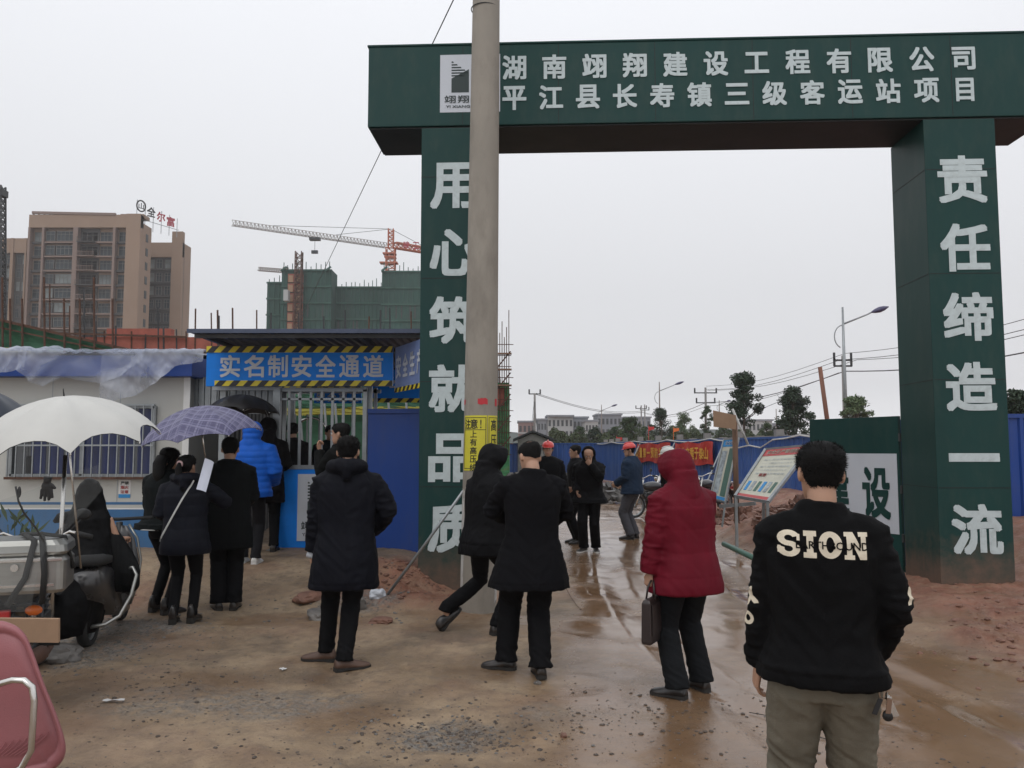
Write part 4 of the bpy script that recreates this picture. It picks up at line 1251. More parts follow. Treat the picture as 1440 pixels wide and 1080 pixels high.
for k in range(11):
    py = 484 + 15.5 * k
    MB().bar(P(650, py, Yd - .25), P(719 + (3 if k % 3 == 0 else 0), py + .5, Yd - .25), .028).build('ledger', M['rust'], sb)
for k in range(5):
    py = 500 + 30 * k
    MB().bar(P(695, py + 22, Yd - .3), P(718, py - 6, Yd - .3), .05).build('brace', M['rust'], sb)
for k in range(3):
    MB().span((xL, Yd - .5, P(0, 500 + 22 * k, Yd).z), (xR + .1, Yd - .3, P(0, 500 + 22 * k, Yd).z + .06)).build('platform', M['wood'], sb)

# small gabled hut beyond
ht = thing('gabled_hut', 'small grey gable-ended hut beyond the men in the drive', 'hut', (0, 0, 0))
Yh = 44
a, b, c_, d_ = P(729, 665, Yh), P(729, 618, Yh), P(749, 609, Yh), P(772, 618, Yh)
mb = MB(); prof = [(a.x, 0, 0), (d_.x, 0, 0), (d_.x, 0, d_.z), (c_.x, 0, c_.z), (b.x, 0, b.z)]
mb.add([(p[0], Yh, p[2]) for p in prof] + [(p[0], Yh + 6, p[2]) for p in prof], [(0, 1, 2, 3, 4), (9, 8, 7, 6, 5), (0, 5, 6, 1), (1, 6, 7, 2), (4, 9, 5, 0), (2, 7, 8, 3), (3, 8, 9, 4)])
mb.build('wall', M['slab'], ht)
for (p, q) in ((b, c_), (c_, d_)):
    e1, e2 = Vector((p.x, Yh - .2, p.z + .05)), Vector((q.x, Yh - .2, q.z + .05))
    dd = (e2 - e1).normalized() * .3
    if p is b: e1 = e1 - dd
    else: e2 = e2 + dd
    mbb = MB(); mbb.add([e1, e2, e2 + Vector((0, 6.5, 0)), e1 + Vector((0, 6.5, 0)), e1 + Vector((0, 0, .1)), e2 + Vector((0, 0, .1)), e2 + Vector((0, 6.5, .1)), e1 + Vector((0, 6.5, .1))], [(0, 1, 2, 3), (7, 6, 5, 4), (0, 4, 5, 1), (2, 6, 7, 3), (0, 3, 7, 4), (1, 5, 6, 2)])
    mbb.build('roof', M['steel_dark'], ht)
MB().span((P(758, 0, Yh).x, Yh - .03, P(0, 632, Yh).z), (P(768, 0, Yh).x, Yh - .005, P(0, 626, Yh).z)).build('window', M['glass_dark'], ht)
# ================================================================ DISTANT BUILDINGS
M['tower_brown'] = mat('brown_render_tower', (.27, .19, .14), .85, var=.06, scale=.1, dirt=(.2, .13, .1), dirt_amt=.3, dirt_scale=.15)
M['tower_pink'] = mat('pinkish_tower_pier', (.205, .150, .130), .85, var=.06, scale=.2)
M['tower_dark'] = mat('dark_tower_recess', (.055, .052, .052), .7, var=.3, scale=.4)
M['far_glass'] = mat('far_window_glass', (.022, .032, .038), .35, var=.5, scale=.35, spec=.35)
M['far_glass2'] = mat('far_window_curtained', (.13, .15, .15), .35, var=.4, scale=.6)
M['far_white'] = mat('far_white_facade', (.38, .39, .39), .8, var=.05, scale=.2)
M['far_grey'] = mat('far_grey_facade', (.22, .235, .26), .8, var=.08, scale=.2)
M['far_pink'] = mat('far_brick_facade', (.25, .16, .15), .8, var=.08, scale=.2)
M['frame_dark'] = mat('dull_window_frame', (.13, .125, .12), .6)
_wm = {}
def window(parent, x, y, z, w, h, panes=3, glass=None, deep=.12):
    """framed window facing -Y; frame is the part, its glass the sub-part (meshes shared)"""
    k = (round(w, 2), round(h, 2), panes)
    if k not in _wm:
        f = MB(); t = min(.08, w * .06)
        for q in ((-w / 2, -h / 2, w / 2, -h / 2 + t), (-w / 2, h / 2 - t, w / 2, h / 2), (-w / 2, -h / 2, -w / 2 + t, h / 2), (w / 2 - t, -h / 2, w / 2, h / 2)):
            f.span((q[0], -.05, q[1]), (q[2], .02, q[3]))
        for i in range(1, panes):
            xx = -w / 2 + w * i / panes; f.span((xx - t / 2, -.045, -h / 2 + t), (xx + t / 2, .01, h / 2 - t))
        f.span((-w / 2 + t, -.047, h * .16), (w / 2 - t, .005, h * .16 + t))
        me_ = f.mesh('window'); me_.materials.append(M['frame_dark'])
        g = MB().span((-w / 2 + t, 0, -h / 2 + t), (w / 2 - t, .015, h / 2 - t)).mesh('pane')
        _wm[k] = (me_, g)
    me_, g = _wm[k]
    o = objm('window', me_, None, parent, (x, y, z))
    gg = objm('pane', g, None, o)
    if len(g.materials) == 0: g.materials.append(M['far_glass'])
    gg.material_slots[0].link = 'OBJECT'; gg.material_slots[0].material = glass or (M['far_glass'] if random.random() < .8 else M['far_glass2'])
    return o
YA = 168.0
kx = lambda px, Y: P(px, 380, Y).x
kz = lambda py, Y: P(120, py, Y).z
apt = thing('apartment_tower', 'tall brown apartment tower with rows of glazed bays and a rooftop sign', 'building', (0, 0, 0))
xA0, xA1, zt_ = kx(38, YA), kx(196, YA), kz(312, YA)
MB().span((xA0, YA + 1.2, 0), (xA1 - .05, YA + 5.2, zt_)).build('wall', M['tower_brown'], apt)
fl = 2.95; nfl = int((kz(318, YA) - 10) / fl); ztop = kz(320, YA)
cols = [(41.5, 57, 2, 0), (61, 75, 2, 1), (76, 101, 4, 1), (109, 134, 3, -1), (135, 157, 4, 0), (161.5, 176, 2, 0)]
# brown top band, piers
MB().span((xA0, YA - .1, kz(320, YA)), (xA1, YA + 1.2, kz(302, YA))).build('top_band', M['tower_brown'], apt)
MB().span((kx(160, YA), YA + 2, kz(302, YA)), (kx(193, YA), YA + 5, kz(297, YA))).build('penthouse', M['tower_brown'], apt)
for (a, b) in ((176, 196),):
    MB().span((kx(a, YA), YA - .3, 0), (kx(b, YA), YA + 1.2, kz(301, YA))).build('pier', M['tower_brown'], apt)
for (a, b) in ((38, 41), (57.5, 60.5), (101.5, 108), (157.5, 161)):
    MB().span((kx(a, YA), YA - .25, 0), (kx(b, YA), YA + 1.2, kz(320, YA))).build('pier', M['tower_pink'], apt)
MB().span((kx(108, YA), YA + 1.0, 0), (kx(135, YA), YA + 1.25, kz(320, YA))).build('recess', M['tower_dark'], apt)
for r_ in range(11):
    zc = ztop - fl * (r_ + .5) - .2
    if zc < 8: break
    for (a, b, n_p, kind) in cols:
        xx0, xx1 = kx(a, YA), kx(b, YA); w = xx1 - xx0
        yy = YA + (1.15 if kind == 0 else (.35 if kind == 1 else 1.0))
        if kind == -1 and r_ in (6, 7, 8): yy += 0
        window(apt, (xx0 + xx1) / 2, yy, zc, w - .25, 2.0, n_p)
        if kind == 1: MB().span((xx0, YA + .38, zc - 1.0), (xx1, YA + 1.2, zc + 1.0)).build('bay', M['tower_dark'], apt)
    MB().span((kx(61, YA), YA - .05, zc - fl / 2 - .02), (kx(157, YA), YA + 1.15, zc - fl / 2 + .28)).build('floor_band', M['tower_pink'], apt)
    MB().span((kx(41, YA), YA + .5, zc - fl / 2 - .02), (kx(57.5, YA), YA + 1.15, zc - fl / 2 + .35)).build('spandrel', M['tower_dark'], apt)
    MB().span((kx(161, YA), YA + .5, zc - fl / 2 - .02), (kx(176, YA), YA + 1.15, zc - fl / 2 + .35)).build('spandrel', M['tower_dark'], apt)
    b_ = MB().span((kx(109, YA), YA - 1.0, zc - fl / 2), (kx(134, YA), YA + 1.0, zc - fl / 2 + .14))
    for q in range(12):
        xx = kx(109.5 + 2.2 * q, YA); b_.bar((xx, YA - .96, zc - fl / 2), (xx, YA - .96, zc - fl / 2 + 1.0), .05)
    b_.bar((kx(109, YA), YA - .96, zc - fl / 2 + 1.0), (kx(134, YA), YA - .96, zc - fl / 2 + 1.0), .07)
    b_.build('balcony', M['tower_pink'] if r_ % 3 else M['tower_dark'], apt)
# roof pergola rail
mb = MB().bar((kx(42, YA), YA, kz(299, YA)), (kx(160, YA), YA, kz(301.5, YA)), .5).build('pergola_beam', M['tower_pink'], apt)
for q in range(16):
    xx = kx(43 + 7.6 * q, YA); MB().bar((xx, YA + .2, kz(308, YA)), (xx, YA + .2, kz(300.5, YA)), .3).build('pergola_post', M['tower_pink'], apt)
# narrow slit windows on the flank
for r_ in range(10):
    zc = kz(330, YA) - fl * r_
    MB().span((xA1 - .05, YA + 2.6, zc - .8), (xA1 + .02, YA + 3.6, zc + .8)).build('flank_window', M['far_glass'], apt)
# rooftop sign
M['sign_red'] = mat('red_rooftop_letter', (.35, .04, .06), .6)
sgn = thing('rooftop_sign', 'rooftop sign of dark red characters on a thin frame on the brown tower', 'sign', (kx(186, YA), YA + 3, kz(300, YA)), math.radians(52))
px_m = YA / FPX
for i, ch in enumerate('全尔富'):
    glyph(ch, (2.2 + 2.2 * i), 1.6 - .55 * i, 1.9, 2.1, sgn, M['sign_red'] if i else M['black'], y=-.05, bold=.03)
rg = MB().tube([(0.0 + .95 * math.cos(t), 0, 2.4 + 1.15 * math.sin(t)) for t in [2 * math.pi * k / 14 for k in range(15)]], .16, 5, caps=False).build('emblem_ring', M['black'], sgn)
glyph('山', 0.0, 2.4, 1.2, 1.3, sgn, M['black'], y=-.05)
for q in range(6): MB().bar((-.8 + 1.8 * q, .15, -2.5), (-.8 + 1.8 * q, .15, 3.6 - .4 * q), .1).build('strut', M['steel'], sgn)
MB().bar((-1.2, .15, -.2), (8.6, .15, -.9), .1).build('rail', M['steel'], sgn)

def wing(px0, px1, pyt, Y, blank, label, piers=(), dep=4.8):
    t = thing('apartment_wing', label, 'building', (0, 0, 0))
    xa_, xb_ = kx(px0, Y), kx(px1, Y); zt = kz(pyt, Y)
    MB().span((xa_, Y + 1, 0), (xb_ - .04, Y + dep, zt)).build('wall', M['tower_brown'], t)
    MB().span((xa_, Y, zt - 3.2), (xb_, Y + 1, zt)).build('top_band', M['tower_brown'], t)
    MB().span((xa_, Y + .8, 0), (xb_, Y + 1.05, zt - 3.2)).build('recess', M['tower_dark'], t)
    for (a, b) in blank: MB().span((kx(a, Y), Y - .2, 0), (kx(b, Y), Y + 1, zt + (2.4 if b - a > 12 else 0))).build('pier', M['tower_brown'], t)
    for r_ in range(9):
        zc = zt - 4.6 - fl * r_
        for (a, b) in piers: window(t, (kx(a, Y) + kx(b, Y)) / 2, Y + .75, zc, kx(b, Y) - kx(a, Y) - .3, 2.0, 2)
        MB().span((xa_, Y + .3, zc - fl / 2), (kx(blank[0][0], Y) if blank[0][0] > px0 else xb_, Y + .95, zc - fl / 2 + .3)).build('floor_band', M['tower_dark'], t)
    return t
wing(190, 256, 341, YA + 12, [(241, 256)], 'brown apartment block right of the tall tower, with a blank end pier', [(208, 216), (217, 227), (229, 239)])
wing(-60, 46, 335, YA + 12, [(14, 18), (34, 36)], 'brown apartment block left of the tall tower, cut by the picture edge', [(20, 27), (27.5, 33.5), (2, 13)])

# --- netted building under construction, hoist and cranes
YN = 150.0
nb_ = thing('netted_building', 'long building under construction wrapped in dark green netting', 'building', (0, 0, 0))
M['net_far'] = mat('dark_green_building_net', (.030, .078, .065), .9, var=.3, scale=.25, stretch=(1, 1, .3), dirt=(.05, .058, .058), dirt_amt=.7, dirt_scale=.35)
M['net_far2'] = mat('green_net_seam', (.04, .095, .078), .9, var=.3, scale=.5)
kz2 = lambda py, Y: P(480, py, Y).z
for (a, b, t_, dy) in ((369, 398, 392, 3), (396, 466, 379, 0), (464, 540, 397, 4), (537, 640, 381, 0)):
    o = MB().span((P(a, 400, YN).x, YN + dy, 0), (P(b, 400, YN).x, YN + dy + 5, kz2(t_, YN))).build('netted_wall', M['net_far'], nb_)
    zt = kz2(t_, YN); k = 0
    while zt - 3 * k > 12:
        MB().span((P(a, 400, YN).x - .1, YN + dy - .25, zt - 3 * k - .28), (P(b, 400, YN).x + .1, YN + dy - .02, zt - 3 * k)).build('net_seam', M['net_far2'], nb_); k += 1
    q = a + 3
    while q < b:
        h_ = random.uniform(.4, 1.6)
        MB().bar((P(q, 400, YN).x, YN + dy - .1, 10), (P(q, 400, YN).x, YN + dy - .1, zt + h_), .12).build('standard', M['net_far2'], nb_)
        if random.random() < .35:
            MB().span((P(q, 400, YN).x + .3, YN + dy - .04, zt - 3 * 3 + .3), (P(q + 4, 400, YN).x, YN + dy - .01, zt - 3 * 2 - .4)).build('opening', M['tower_dark'], nb_)
        q += random.uniform(5, 8)
for (a, b) in ((P(396, 400, YN), P(404, 400, YN)), (P(458, 400, YN), P(466, 400, YN)), (P(537, 400, YN), P(545, 400, YN))):
    MB().bar((a.x - (0 if a.x < P(450, 0, YN).x else 0), YN - .6, kz2(382, YN)), (b.x, YN - .6, kz2(376, YN)), .3).build('flared_screen', M['net_far2'], nb_)
def lattice(mb, a, b, w, n, up=(0, 0, 1), tri=False, r=.09, side=None):
    a, b = Vector(a), Vector(b); d = (b - a).normalized(); u = Vector(up)
    if abs(d.dot(u)) > .9: u = Vector((0, 1, 0))
    x = d.cross(u).normalized(); y = x.cross(d)
    cs = [(-1, -1), (1, -1), (0, 1)] if tri else [(-1, -1), (1, -1), (1, 1), (-1, 1)]
    cs = [x * c[0] * w / 2 + y * c[1] * w / 2 for c in cs]
    for c in cs: mb.bar(a + c, b + c, r * 1.4)
    for i in range(n):
        p, q = a.lerp(b, i / n), a.lerp(b, (i + 1) / n)
        for j in range(len(cs)):
            k = (j + 1) % len(cs)
            mb.bar(p + cs[j], (q if i % 2 else q) + cs[k], r); mb.bar(p + cs[j], p + cs[k], r)
    return mb
M['crane_red'] = mat('red_crane_paint', (.42, .12, .06), .6, var=.2)
M['crane_pale'] = mat('pale_crane_steel', (.20, .17, .15), .6, var=.2)
hm = thing('construction_hoist', 'builder\'s hoist mast with cages climbing the netted building', 'hoist', (0, 0, 0))
lattice(MB(), (P(422, 400, YN).x, YN - 1.6, 8), (P(423, 400, YN).x, YN - 1.6, kz2(357, YN)), 1.1, 26, r=.12).build('mast', M['rust'], hm)
MB().span((P(414, 0, YN).x, YN - 3.2, kz2(427, YN)), (P(420, 0, YN).x, YN - 1.7, kz2(412, YN))).build('cage', M['far_white'], hm)
for k in range(7):
    zz = kz2(398 + 13.5 * k, YN)
    MB().span((P(415, 0, YN).x, YN - .9, zz), (P(435, 0, YN).x, YN - .3, zz + 1.5)).build('landing', M['brick_red'], hm)
    for a in (416, 427): MB().span((P(a, 0, YN).x, YN - 1.0, zz - .05), (P(a + 6, 0, YN).x, YN - .92, zz + 1.2)).build('gate', M['card'], hm)
tc_ = thing('tower_crane', 'tower crane with long pale jib and red counter-jib above the netted building', 'crane', (0, 0, 0))
YC = 165.0
cx_ = P(549, 400, YC).x; zj = P(549, 349, YC).z
lattice(MB(), (cx_, YC, 20), (cx_, YC, zj), 1.7, 20, r=.14).build('mast', M['crane_red'], tc_)
lattice(MB(), (cx_, YC, zj), (cx_, YC, P(549, 322, YC).z), 1.0, 5, r=.12).build('tower_top', M['crane_red'], tc_)
tip = P(326, 313, 150)
lattice(MB(), (cx_ - .8, YC, P(549, 345, YC).z), tip, 1.0, 44, tri=True, r=.055).build('jib', M['crane_pale'], tc_)
cj = P(640, 359, 176)
lattice(MB(), (cx_ + .8, YC, P(549, 345, YC).z), cj, 1.1, 14, r=.14).build('counter_jib', M['crane_red'], tc_)
apx = Vector((cx_, YC, P(549, 322, YC).z))
for q in (.35, .75): MB().bar(apx, Vector((cx_ - .8, YC, P(549, 345, YC).z)).lerp(tip, q) + Vector((0, 0, .6)), .07).build('tie_rod', M['steel_dark'], tc_)
MB().bar(apx, cj.lerp(Vector((cx_, YC, zj)), .3), .07).build('tie_rod', M['steel_dark'], tc_)
sgp = Vector((cx_ + .8, YC, P(549, 345, YC).z)).lerp(cj, .35)
for i, ch in enumerate('建工集团'): objm('character', text_mesh(ch, 1, .02, 0, 2, fit=(1.3, 1.4)), M['sign_red'], tc_, Vector((cx_ + 3.2 + i * 1.9, YC - .8, P(549, 345, YC).z - .1 - .14 * i)), (math.pi / 2, 0, 0))
tro = Vector((cx_, YC, P(549, 345, YC).z)).lerp(tip, .50)
MB().box(tro - Vector((0, 0, .9)), (2, 1.2, .5)).build('trolley', M['steel_dark'], tc_)
MB().bar(tro - Vector((0, 0, .9)), tro - Vector((0, 0, 3.2)), .06).build('hoist_rope', M['steel_dark'], tc_)
MB().box(tro - Vector((0, 0, 3.4)), (1.2, .5, .6)).build('hook_block', M['steel_dark'], tc_)
for (px, py, w) in ((540, 357, 1.6), (541, 362, 1.4), (539, 370, 2.2)): MB().box(P(px + 8, py, YC) , (w * 1.6, 1.9, .25)).build('platform', M['crane_red'], tc_)
t2c = thing('tower_crane', 'small faint crane jib showing left of the netted building', 'crane', (0, 0, 0))
lattice(MB(), P(402, 381, 210), P(363, 378, 210), .9, 12, tri=True, r=.1).build('jib', M['crane_pale'], t2c)
MB().bar(P(402, 376, 210), P(402, 470, 210), 1.2).build('mast', M['crane_pale'], t2c)
lc = thing('crane_mast', 'lattice crane mast rising at the left picture edge', 'crane', (0, 0, 0))
lattice(MB(), P(-1, 500, 62), P(-1, 262, 62), .6, 24, r=.07).build('mast', M['steel_dark'], lc)
MB().box(P(-1, 272, 62), (.9, .8, .5)).build('head', M['steel_dark'], lc)

# --- far town on the horizon to the right
def far_block(px0, px1, pyt, Y, m, rows, colsn, label, band=None, roof=None):
    t = thing('far_building', label, 'building', (0, 0, 0))
    a, b = P(px0, 600, Y).x, P(px1, 600, Y).x; zt = P(800, pyt, Y).z
    MB().span((a, Y, -1), (b, Y + 12, zt)).build('wall', m, t)
    MB().span((a - .3, Y - .3, zt), (b + .3, Y + 12, zt + .5)).build('parapet', roof or M['far_grey'], t)
    h = 3.1
    for r_ in range(rows):
        zc = zt - 1.8 - h * r_
        if zc < 2: break
        for c_ in range(colsn):
            xx = a + (b - a) * (c_ + .5) / colsn
            window(t, xx, Y - .03, zc, (b - a) / colsn * .55, 1.7, 2, M['far_glass'])
        if band: MB().span((a - .2, Y - .35, zc - 1.35), (b + .2, Y - .02, zc - 1.0)).build('floor_band', band, t)
    return t
YF = 235.0
far_block(729, 753, 594, YF, M['far_pink'], 3, 4, 'reddish far building with white floor bands at the left of the skyline', M['far_white'])
far_block(756, 769, 591, YF, M['far_grey'], 3, 3, 'narrow grey far building left of the white apartment block')
wb = far_block(770, 806, 586, YF, M['far_white'], 4, 6, 'white far apartment block with square windows')
MB().span((P(772, 0, YF).x, YF - 1, P(0, 584, YF).z), (P(804, 0, YF).x, YF + 9, P(0, 586, YF).z)).build('roof_slab', M['far_grey'], wb)
far_block(806, 827, 588, YF + 5, M['far_grey'], 3, 4, 'bluish grey far building right of the white block')
far_block(823, 841, 593, YF - 8, M['far_white'], 2, 4, 'low pale far building before the grey pair')
far_block(840, 874, 584, YF + 8, M['far_grey'], 4, 6, 'broad grey far building with a roof mast')
far_block(878, 915, 588, YF + 20, M['far_grey'], 3, 6, 'dim grey far building behind the round dark tree')
far_block(1052, 1086, 592, YF + 10, M['far_white'], 3, 6, 'white far building with blue-grey windows near the centre right')
far_block(1086, 1106, 597, YF + 30, M['far_grey'], 2, 4, 'small grey far building left of the green gate leaf trees')
far_block(1424, 1500, 600, YF - 60, M['far_grey'], 2, 6, 'low grey building at the right picture edge')
# hills
def hills(Y, base, amp, m, label, seed, x0=-500, x1=700):
    mb = MB(); n = 160; vs = []
    for j, (yy, f) in enumerate(((0, 0), (18, .55), (45, 1), (120, .7), (200, 0))):
        for i in range(n + 1):
            x = x0 + (x1 - x0) * i / n
            h = (base + amp * (noise.fractal(Vector((x * .006 + seed, 0, j * .1)), 1, 2, 4)) + 1.2 * noise.noise(Vector((x * .05, seed, j)))) * f
            vs.append((x, Y + yy, h - 1 if f else -2))
    mb.add(vs, [(j * (n + 1) + i, j * (n + 1) + i + 1, (j + 1) * (n + 1) + i + 1, (j + 1) * (n + 1) + i) for j in range(4) for i in range(n)])
    o = mb.build('hills', m, smooth=True); return tag(o, label, kind='structure')
M['hill'] = mat('wooded_hill', (.05, .065, .055), .95, var=.4, scale=.06)
hills(330, 11, 7, M['hill'], 'low dim wooded hills behind the far town', 3)

# --- lamps, poles and wires
def street_lamp(px, pyt, Y, reach_px, label, head=1.0, group='street lamps along the road'):
    b = P(px, 600, Y); top = P(px, pyt, Y).z
    t = thing('street_lamp', label, 'street lamp', (b.x, Y, 0), group=group)
    s = reach_px * Y / FPX
    MB().tube([(0, 0, 0), (0, 0, top * .6), (0, 0, top)], [.13, .10, .06], 10).build('pole', M['crane_pale'] if Y > 90 else M['steel'], t, smooth=True)
    za = top - s * .38
    MB().tube([(0, 0, za), (s * .55, 0, za + s * .22), (s * .65, 0, za + s * .27)], [.055, .045, .045], 8).build('arm', M['steel'], t, smooth=True)
    MB().tube([(math.cos(q) * s * .2 - s * .0, 0, za - s * .28 + math.sin(q) * s * .26) for q in [math.radians(d) for d in range(95, 265, 17)]], .035, 6).build('scroll', M['steel'], t, smooth=True)
    rs = [.02, .11, .15, .12, .03]; M['lamp_head'] = M.get('lamp_head') or mat('violet_grey_lamp_head', (.05, .045, .11), .35)
    MB().tube([(s * (.62 + .40 * k / 4), 0, za + s * (.26 + .13 * k / 4)) for k in range(5)], [r * head for r in rs], 10, flat=(.7, 1.1)).build('lamp_head', M['lamp_head'], t, smooth=True)
    return t
street_lamp(1190, 432, 50, 64, 'tall grey street lamp with curved arm left of the right column', 1.7)
street_lamp(928, 537, 105, 34, 'street lamp above the dark tree behind the blue jacket worker', 1.6)
street_lamp(846, 569, 150, 22, 'far street lamp before the broad grey building', 1.7)
street_lamp(1012, 563, 120, 16, 'far street lamp just left of the tall slender tree', 1.5)
street_lamp(1092, 575, 130, -22, 'far street lamp whose arm points left between two trees', 1.4)
def epole(px, pyt, Y, label, arms=((.97, 2.2), (.9, 1.6)), r=.17, h0=0):
    b = P(px, 600, Y); top = P(px, pyt, Y).z
    t = thing('power_pole', label, 'power pole', (b.x, Y, 0), group='power poles along the road')
    MB().tube([(0, 0, h0), (0, 0, top)], [r, r * .7], 10).build('pole', M['slab'], t, smooth=True)
    for f, w in arms:
        MB().bar((-w / 2, 0, top * f), (w / 2, 0, top * f), .12).build('crossarm', M['steel_dark'], t)
        for s_ in (-1, 1): MB().tube([(s_ * w * .47, 0, top * f), (s_ * w * .47, 0, top * f + .55)], .09, 6).build('insulator', M['steel_dark'], t)
    return t
epole(752, 553, 100, 'power pole with short T-bar left of the skyline', ((.99, 1.4),))
epole(902, 570, 150, 'left one of the close pair of far power poles', ((.94, 2.0),), .16)
epole(907, 569, 152, 'right one of the close pair of far power poles', ((.9, 1.6),), .16)
epole(993, 545, 95, 'power pole left of the tall slender tree', ((.93, 2.6), (.8, 2.2)))
epole(1188, 500, 60, 'power pole with two crossarms standing right behind the tall street lamp', ((.96, 1.3), (.91, 1.3)), .14)
def wire(pts, lab, r=.02, Y=None):
    w = [P(px, py, YY) for px, py, YY in pts]; out = []
    for a, b in zip(w[:-1], w[1:]):
        L = (b - a).length
        for k in range(8):
            q = a.lerp(b, k / 8); q.z -= L * .018 * math.sin(math.pi * k / 8); out.append(q)
    out.append(w[-1])
    return tag(MB().tube(out, r, 4, caps=False).build('power_wire', M['steel_dark']), lab, 'wire', 'overhead wires along the road')
wire([(752, 554, 100), (905, 580, 150), (993, 566, 95), (1188, 522, 60), (1500, 484, 38)], 'lowest thick overhead wire running the length of the road', .035)
wire([(754, 553, 100), (905, 578, 150)], 'thin wire from the T-bar pole to the far pair', .03)
wire([(993, 548, 95), (1182, 506, 60), (1500, 448, 38)], 'upper overhead wire left of the centre of the crossarm', .02)
wire([(995, 549, 95), (1205, 506, 60), (1500, 456, 38)], 'upper overhead wire right of the centre of the crossarm', .02)
wire([(993, 543, 95), (1188, 497, 60), (1500, 432, 38)], 'topmost overhead wire over the pole heads', .018)
wire([(905, 581, 150), (993, 571, 95), (1180, 524, 60)], 'lower wire just under the thick overhead wire', .02)
for k, (dx, h_) in enumerate(((-9, 640), (-5, 640), (5, 640))):
    wire([(752, 556, 100), (752 + dx, h_, 99)], ('left stay wire of the T-bar pole', 'middle stay wire of the T-bar pole', 'right stay wire of the T-bar pole')[k], .02)

# --- trees
def leaf_mat(name, c):
    m = mat(name, c, .6, var=.45, scale=.9, spec=.3); return m
M['leaf_dark'] = leaf_mat('dark_evergreen_leaf', (.032, .052, .030))
M['leaf_mid'] = leaf_mat('mid_green_leaf', (.050, .078, .034))
M['leaf_pale'] = leaf_mat('pale_green_leaf', (.10, .14, .07))
M['bark'] = mat('grey_brown_bark', (.10, .08, .065), .9, var=.3, scale=6)
def tree(px, pyt, pyb, wpx, Y, label, leaf='leaf_dark', sparse=1.0, tiers=None, seed=0, nleaf=2600, lsz=None, grp='trees behind the hoarding'):
    R = random.Random(seed); b = P(px, 600, Y)
    top = P(px, pyt, Y).z; low = max(.8, P(px, pyb, Y).z); w = wpx * 1.2 * Y / FPX / 2
    t = thing('tree', label, 'tree', (b.x, Y, 0), group=grp)
    tr = MB(); pts = [Vector((0, 0, 0))]; n = 7
    for i in range(1, n + 1): pts.append(Vector((R.uniform(-.06, .06) * w * i / 2, R.uniform(-.05, .05) * w, top * .95 * i / n)))
    tr.tube(pts, [max(.02, .045 * w * (1 - i / (n + 1)) + .04) for i in range(n + 1)], 8)
    clumps = []
    tiers = tiers or [(0, 1.0), (.35, .95), (.7, .7), (1.0, .3)]
    nc = int(46 * sparse) + 6
    for i in range(nc):
        f = R.random() ** .9
        rw = np.interp(f, [q[0] for q in tiers], [q[1] for q in tiers]) * w
        a = R.uniform(0, 6.283); rr = rw * math.sqrt(R.uniform(.05, .85))
        c = Vector((math.cos(a) * rr, math.sin(a) * rr, low + (top - low) * f * .93))
        k = min(n - 1, max(1, int((c.z - w * .4) / (top * .95) * n)))
        s = pts[k].lerp(c, .0)
        tr.tube([s, s.lerp(c, .55) + Vector((0, 0, -.05 * w)), c], [.012 * w + .012, .008 * w + .008, .006], 5)
        clumps.append((c, w * R.uniform(.20, .40)))
    tr.build('trunk', M['bark'], t, smooth=True)
    lsz = lsz or max(.08, w * .062)
    N = int(nleaf * 1.9); ctr = np.array([tuple(c) for c, _ in clumps]); rad = np.array([r for _, r in clumps])
    g = np.random.default_rng(seed + 1); idx = g.integers(0, len(clumps), N)
    d = g.normal(size=(N, 3)); d /= np.linalg.norm(d, axis=1)[:, None]
    pos = ctr[idx] + d * (rad[idx] * g.random(N) ** .45)[:, None] * np.array([1, 1, .75])
    u = g.normal(size=(N, 3)); u /= np.linalg.norm(u, axis=1)[:, None]
    v = np.cross(u, g.normal(size=(N, 3))); v /= np.linalg.norm(v, axis=1)[:, None]
    s = (lsz * g.uniform(.6, 1.3, N))[:, None]
    P0, P1, P2, P3 = pos - u * s, pos - v * s * .45, pos + u * s, pos + v * s * .45
    vs = np.stack([P0, P1, P2, P3], 1).reshape(-1, 3)
    me_ = bpy.data.meshes.new('crown')
    me_.vertices.add(4 * N); me_.vertices.foreach_set('co', vs.ravel()); me_.loops.add(4 * N); me_.loops.foreach_set('vertex_index', np.arange(4 * N))
    me_.polygons.add(N); me_.polygons.foreach_set('loop_start', np.arange(0, 4 * N, 4)); me_.polygons.foreach_set('loop_total', np.full(N, 4)); me_.update(calc_edges=True)
    objm('crown', me_, M[leaf], t)
    return t
cone = [(0, .8), (.3, 1.0), (.6, .75), (.82, .45), (1, .25)]
tree(1046, 522, 596, 44, 48, 'tall slender dark tree with a tufted top right of the cardboard sheet', 'leaf_dark', 1.1, [(0, .75), (.35, 1), (.62, .85), (.74, .3), (.85, .55), (1, .35)], 1, 3600)
tree(1114, 544, 610, 50, 46, 'bushy two-tiered tree left of the brown wooden pole', 'leaf_dark', 1.2, [(0, 1), (.4, .95), (.5, .5), (.75, .7), (1, .35)], 2, 3600)
tree(1204, 557, 592, 40, 44, 'small pale green tree showing over the green gate leaf', 'leaf_pale', .9, [(0, 1), (.35, .9), (.5, .3), (.8, .5), (1, .4)], 3, 2200)
tree(929, 574, 612, 30, 80, 'dark ragged tree just right of the blue jacket worker', 'leaf_dark', 1, cone, 4)
tree(960, 580, 612, 26, 78, 'pale small round tree right of the dark ragged tree', 'leaf_pale', .8, None, 5, 1500)
tree(886, 586, 620, 27, 75, 'dark round dense tree above the worker in the blue jacket', 'leaf_mid', 1, [(0, .9), (.4, 1), (.8, .8), (1, .4)], 6)
tree(994, 569, 612, 19, 80, 'narrow tree in front of the power pole', 'leaf_mid', .7, None, 7, 1400)
tree(815, 600, 620, 18, 90, 'small dark tree before the bluish grey building', 'leaf_mid', .7, None, 8, 1200)
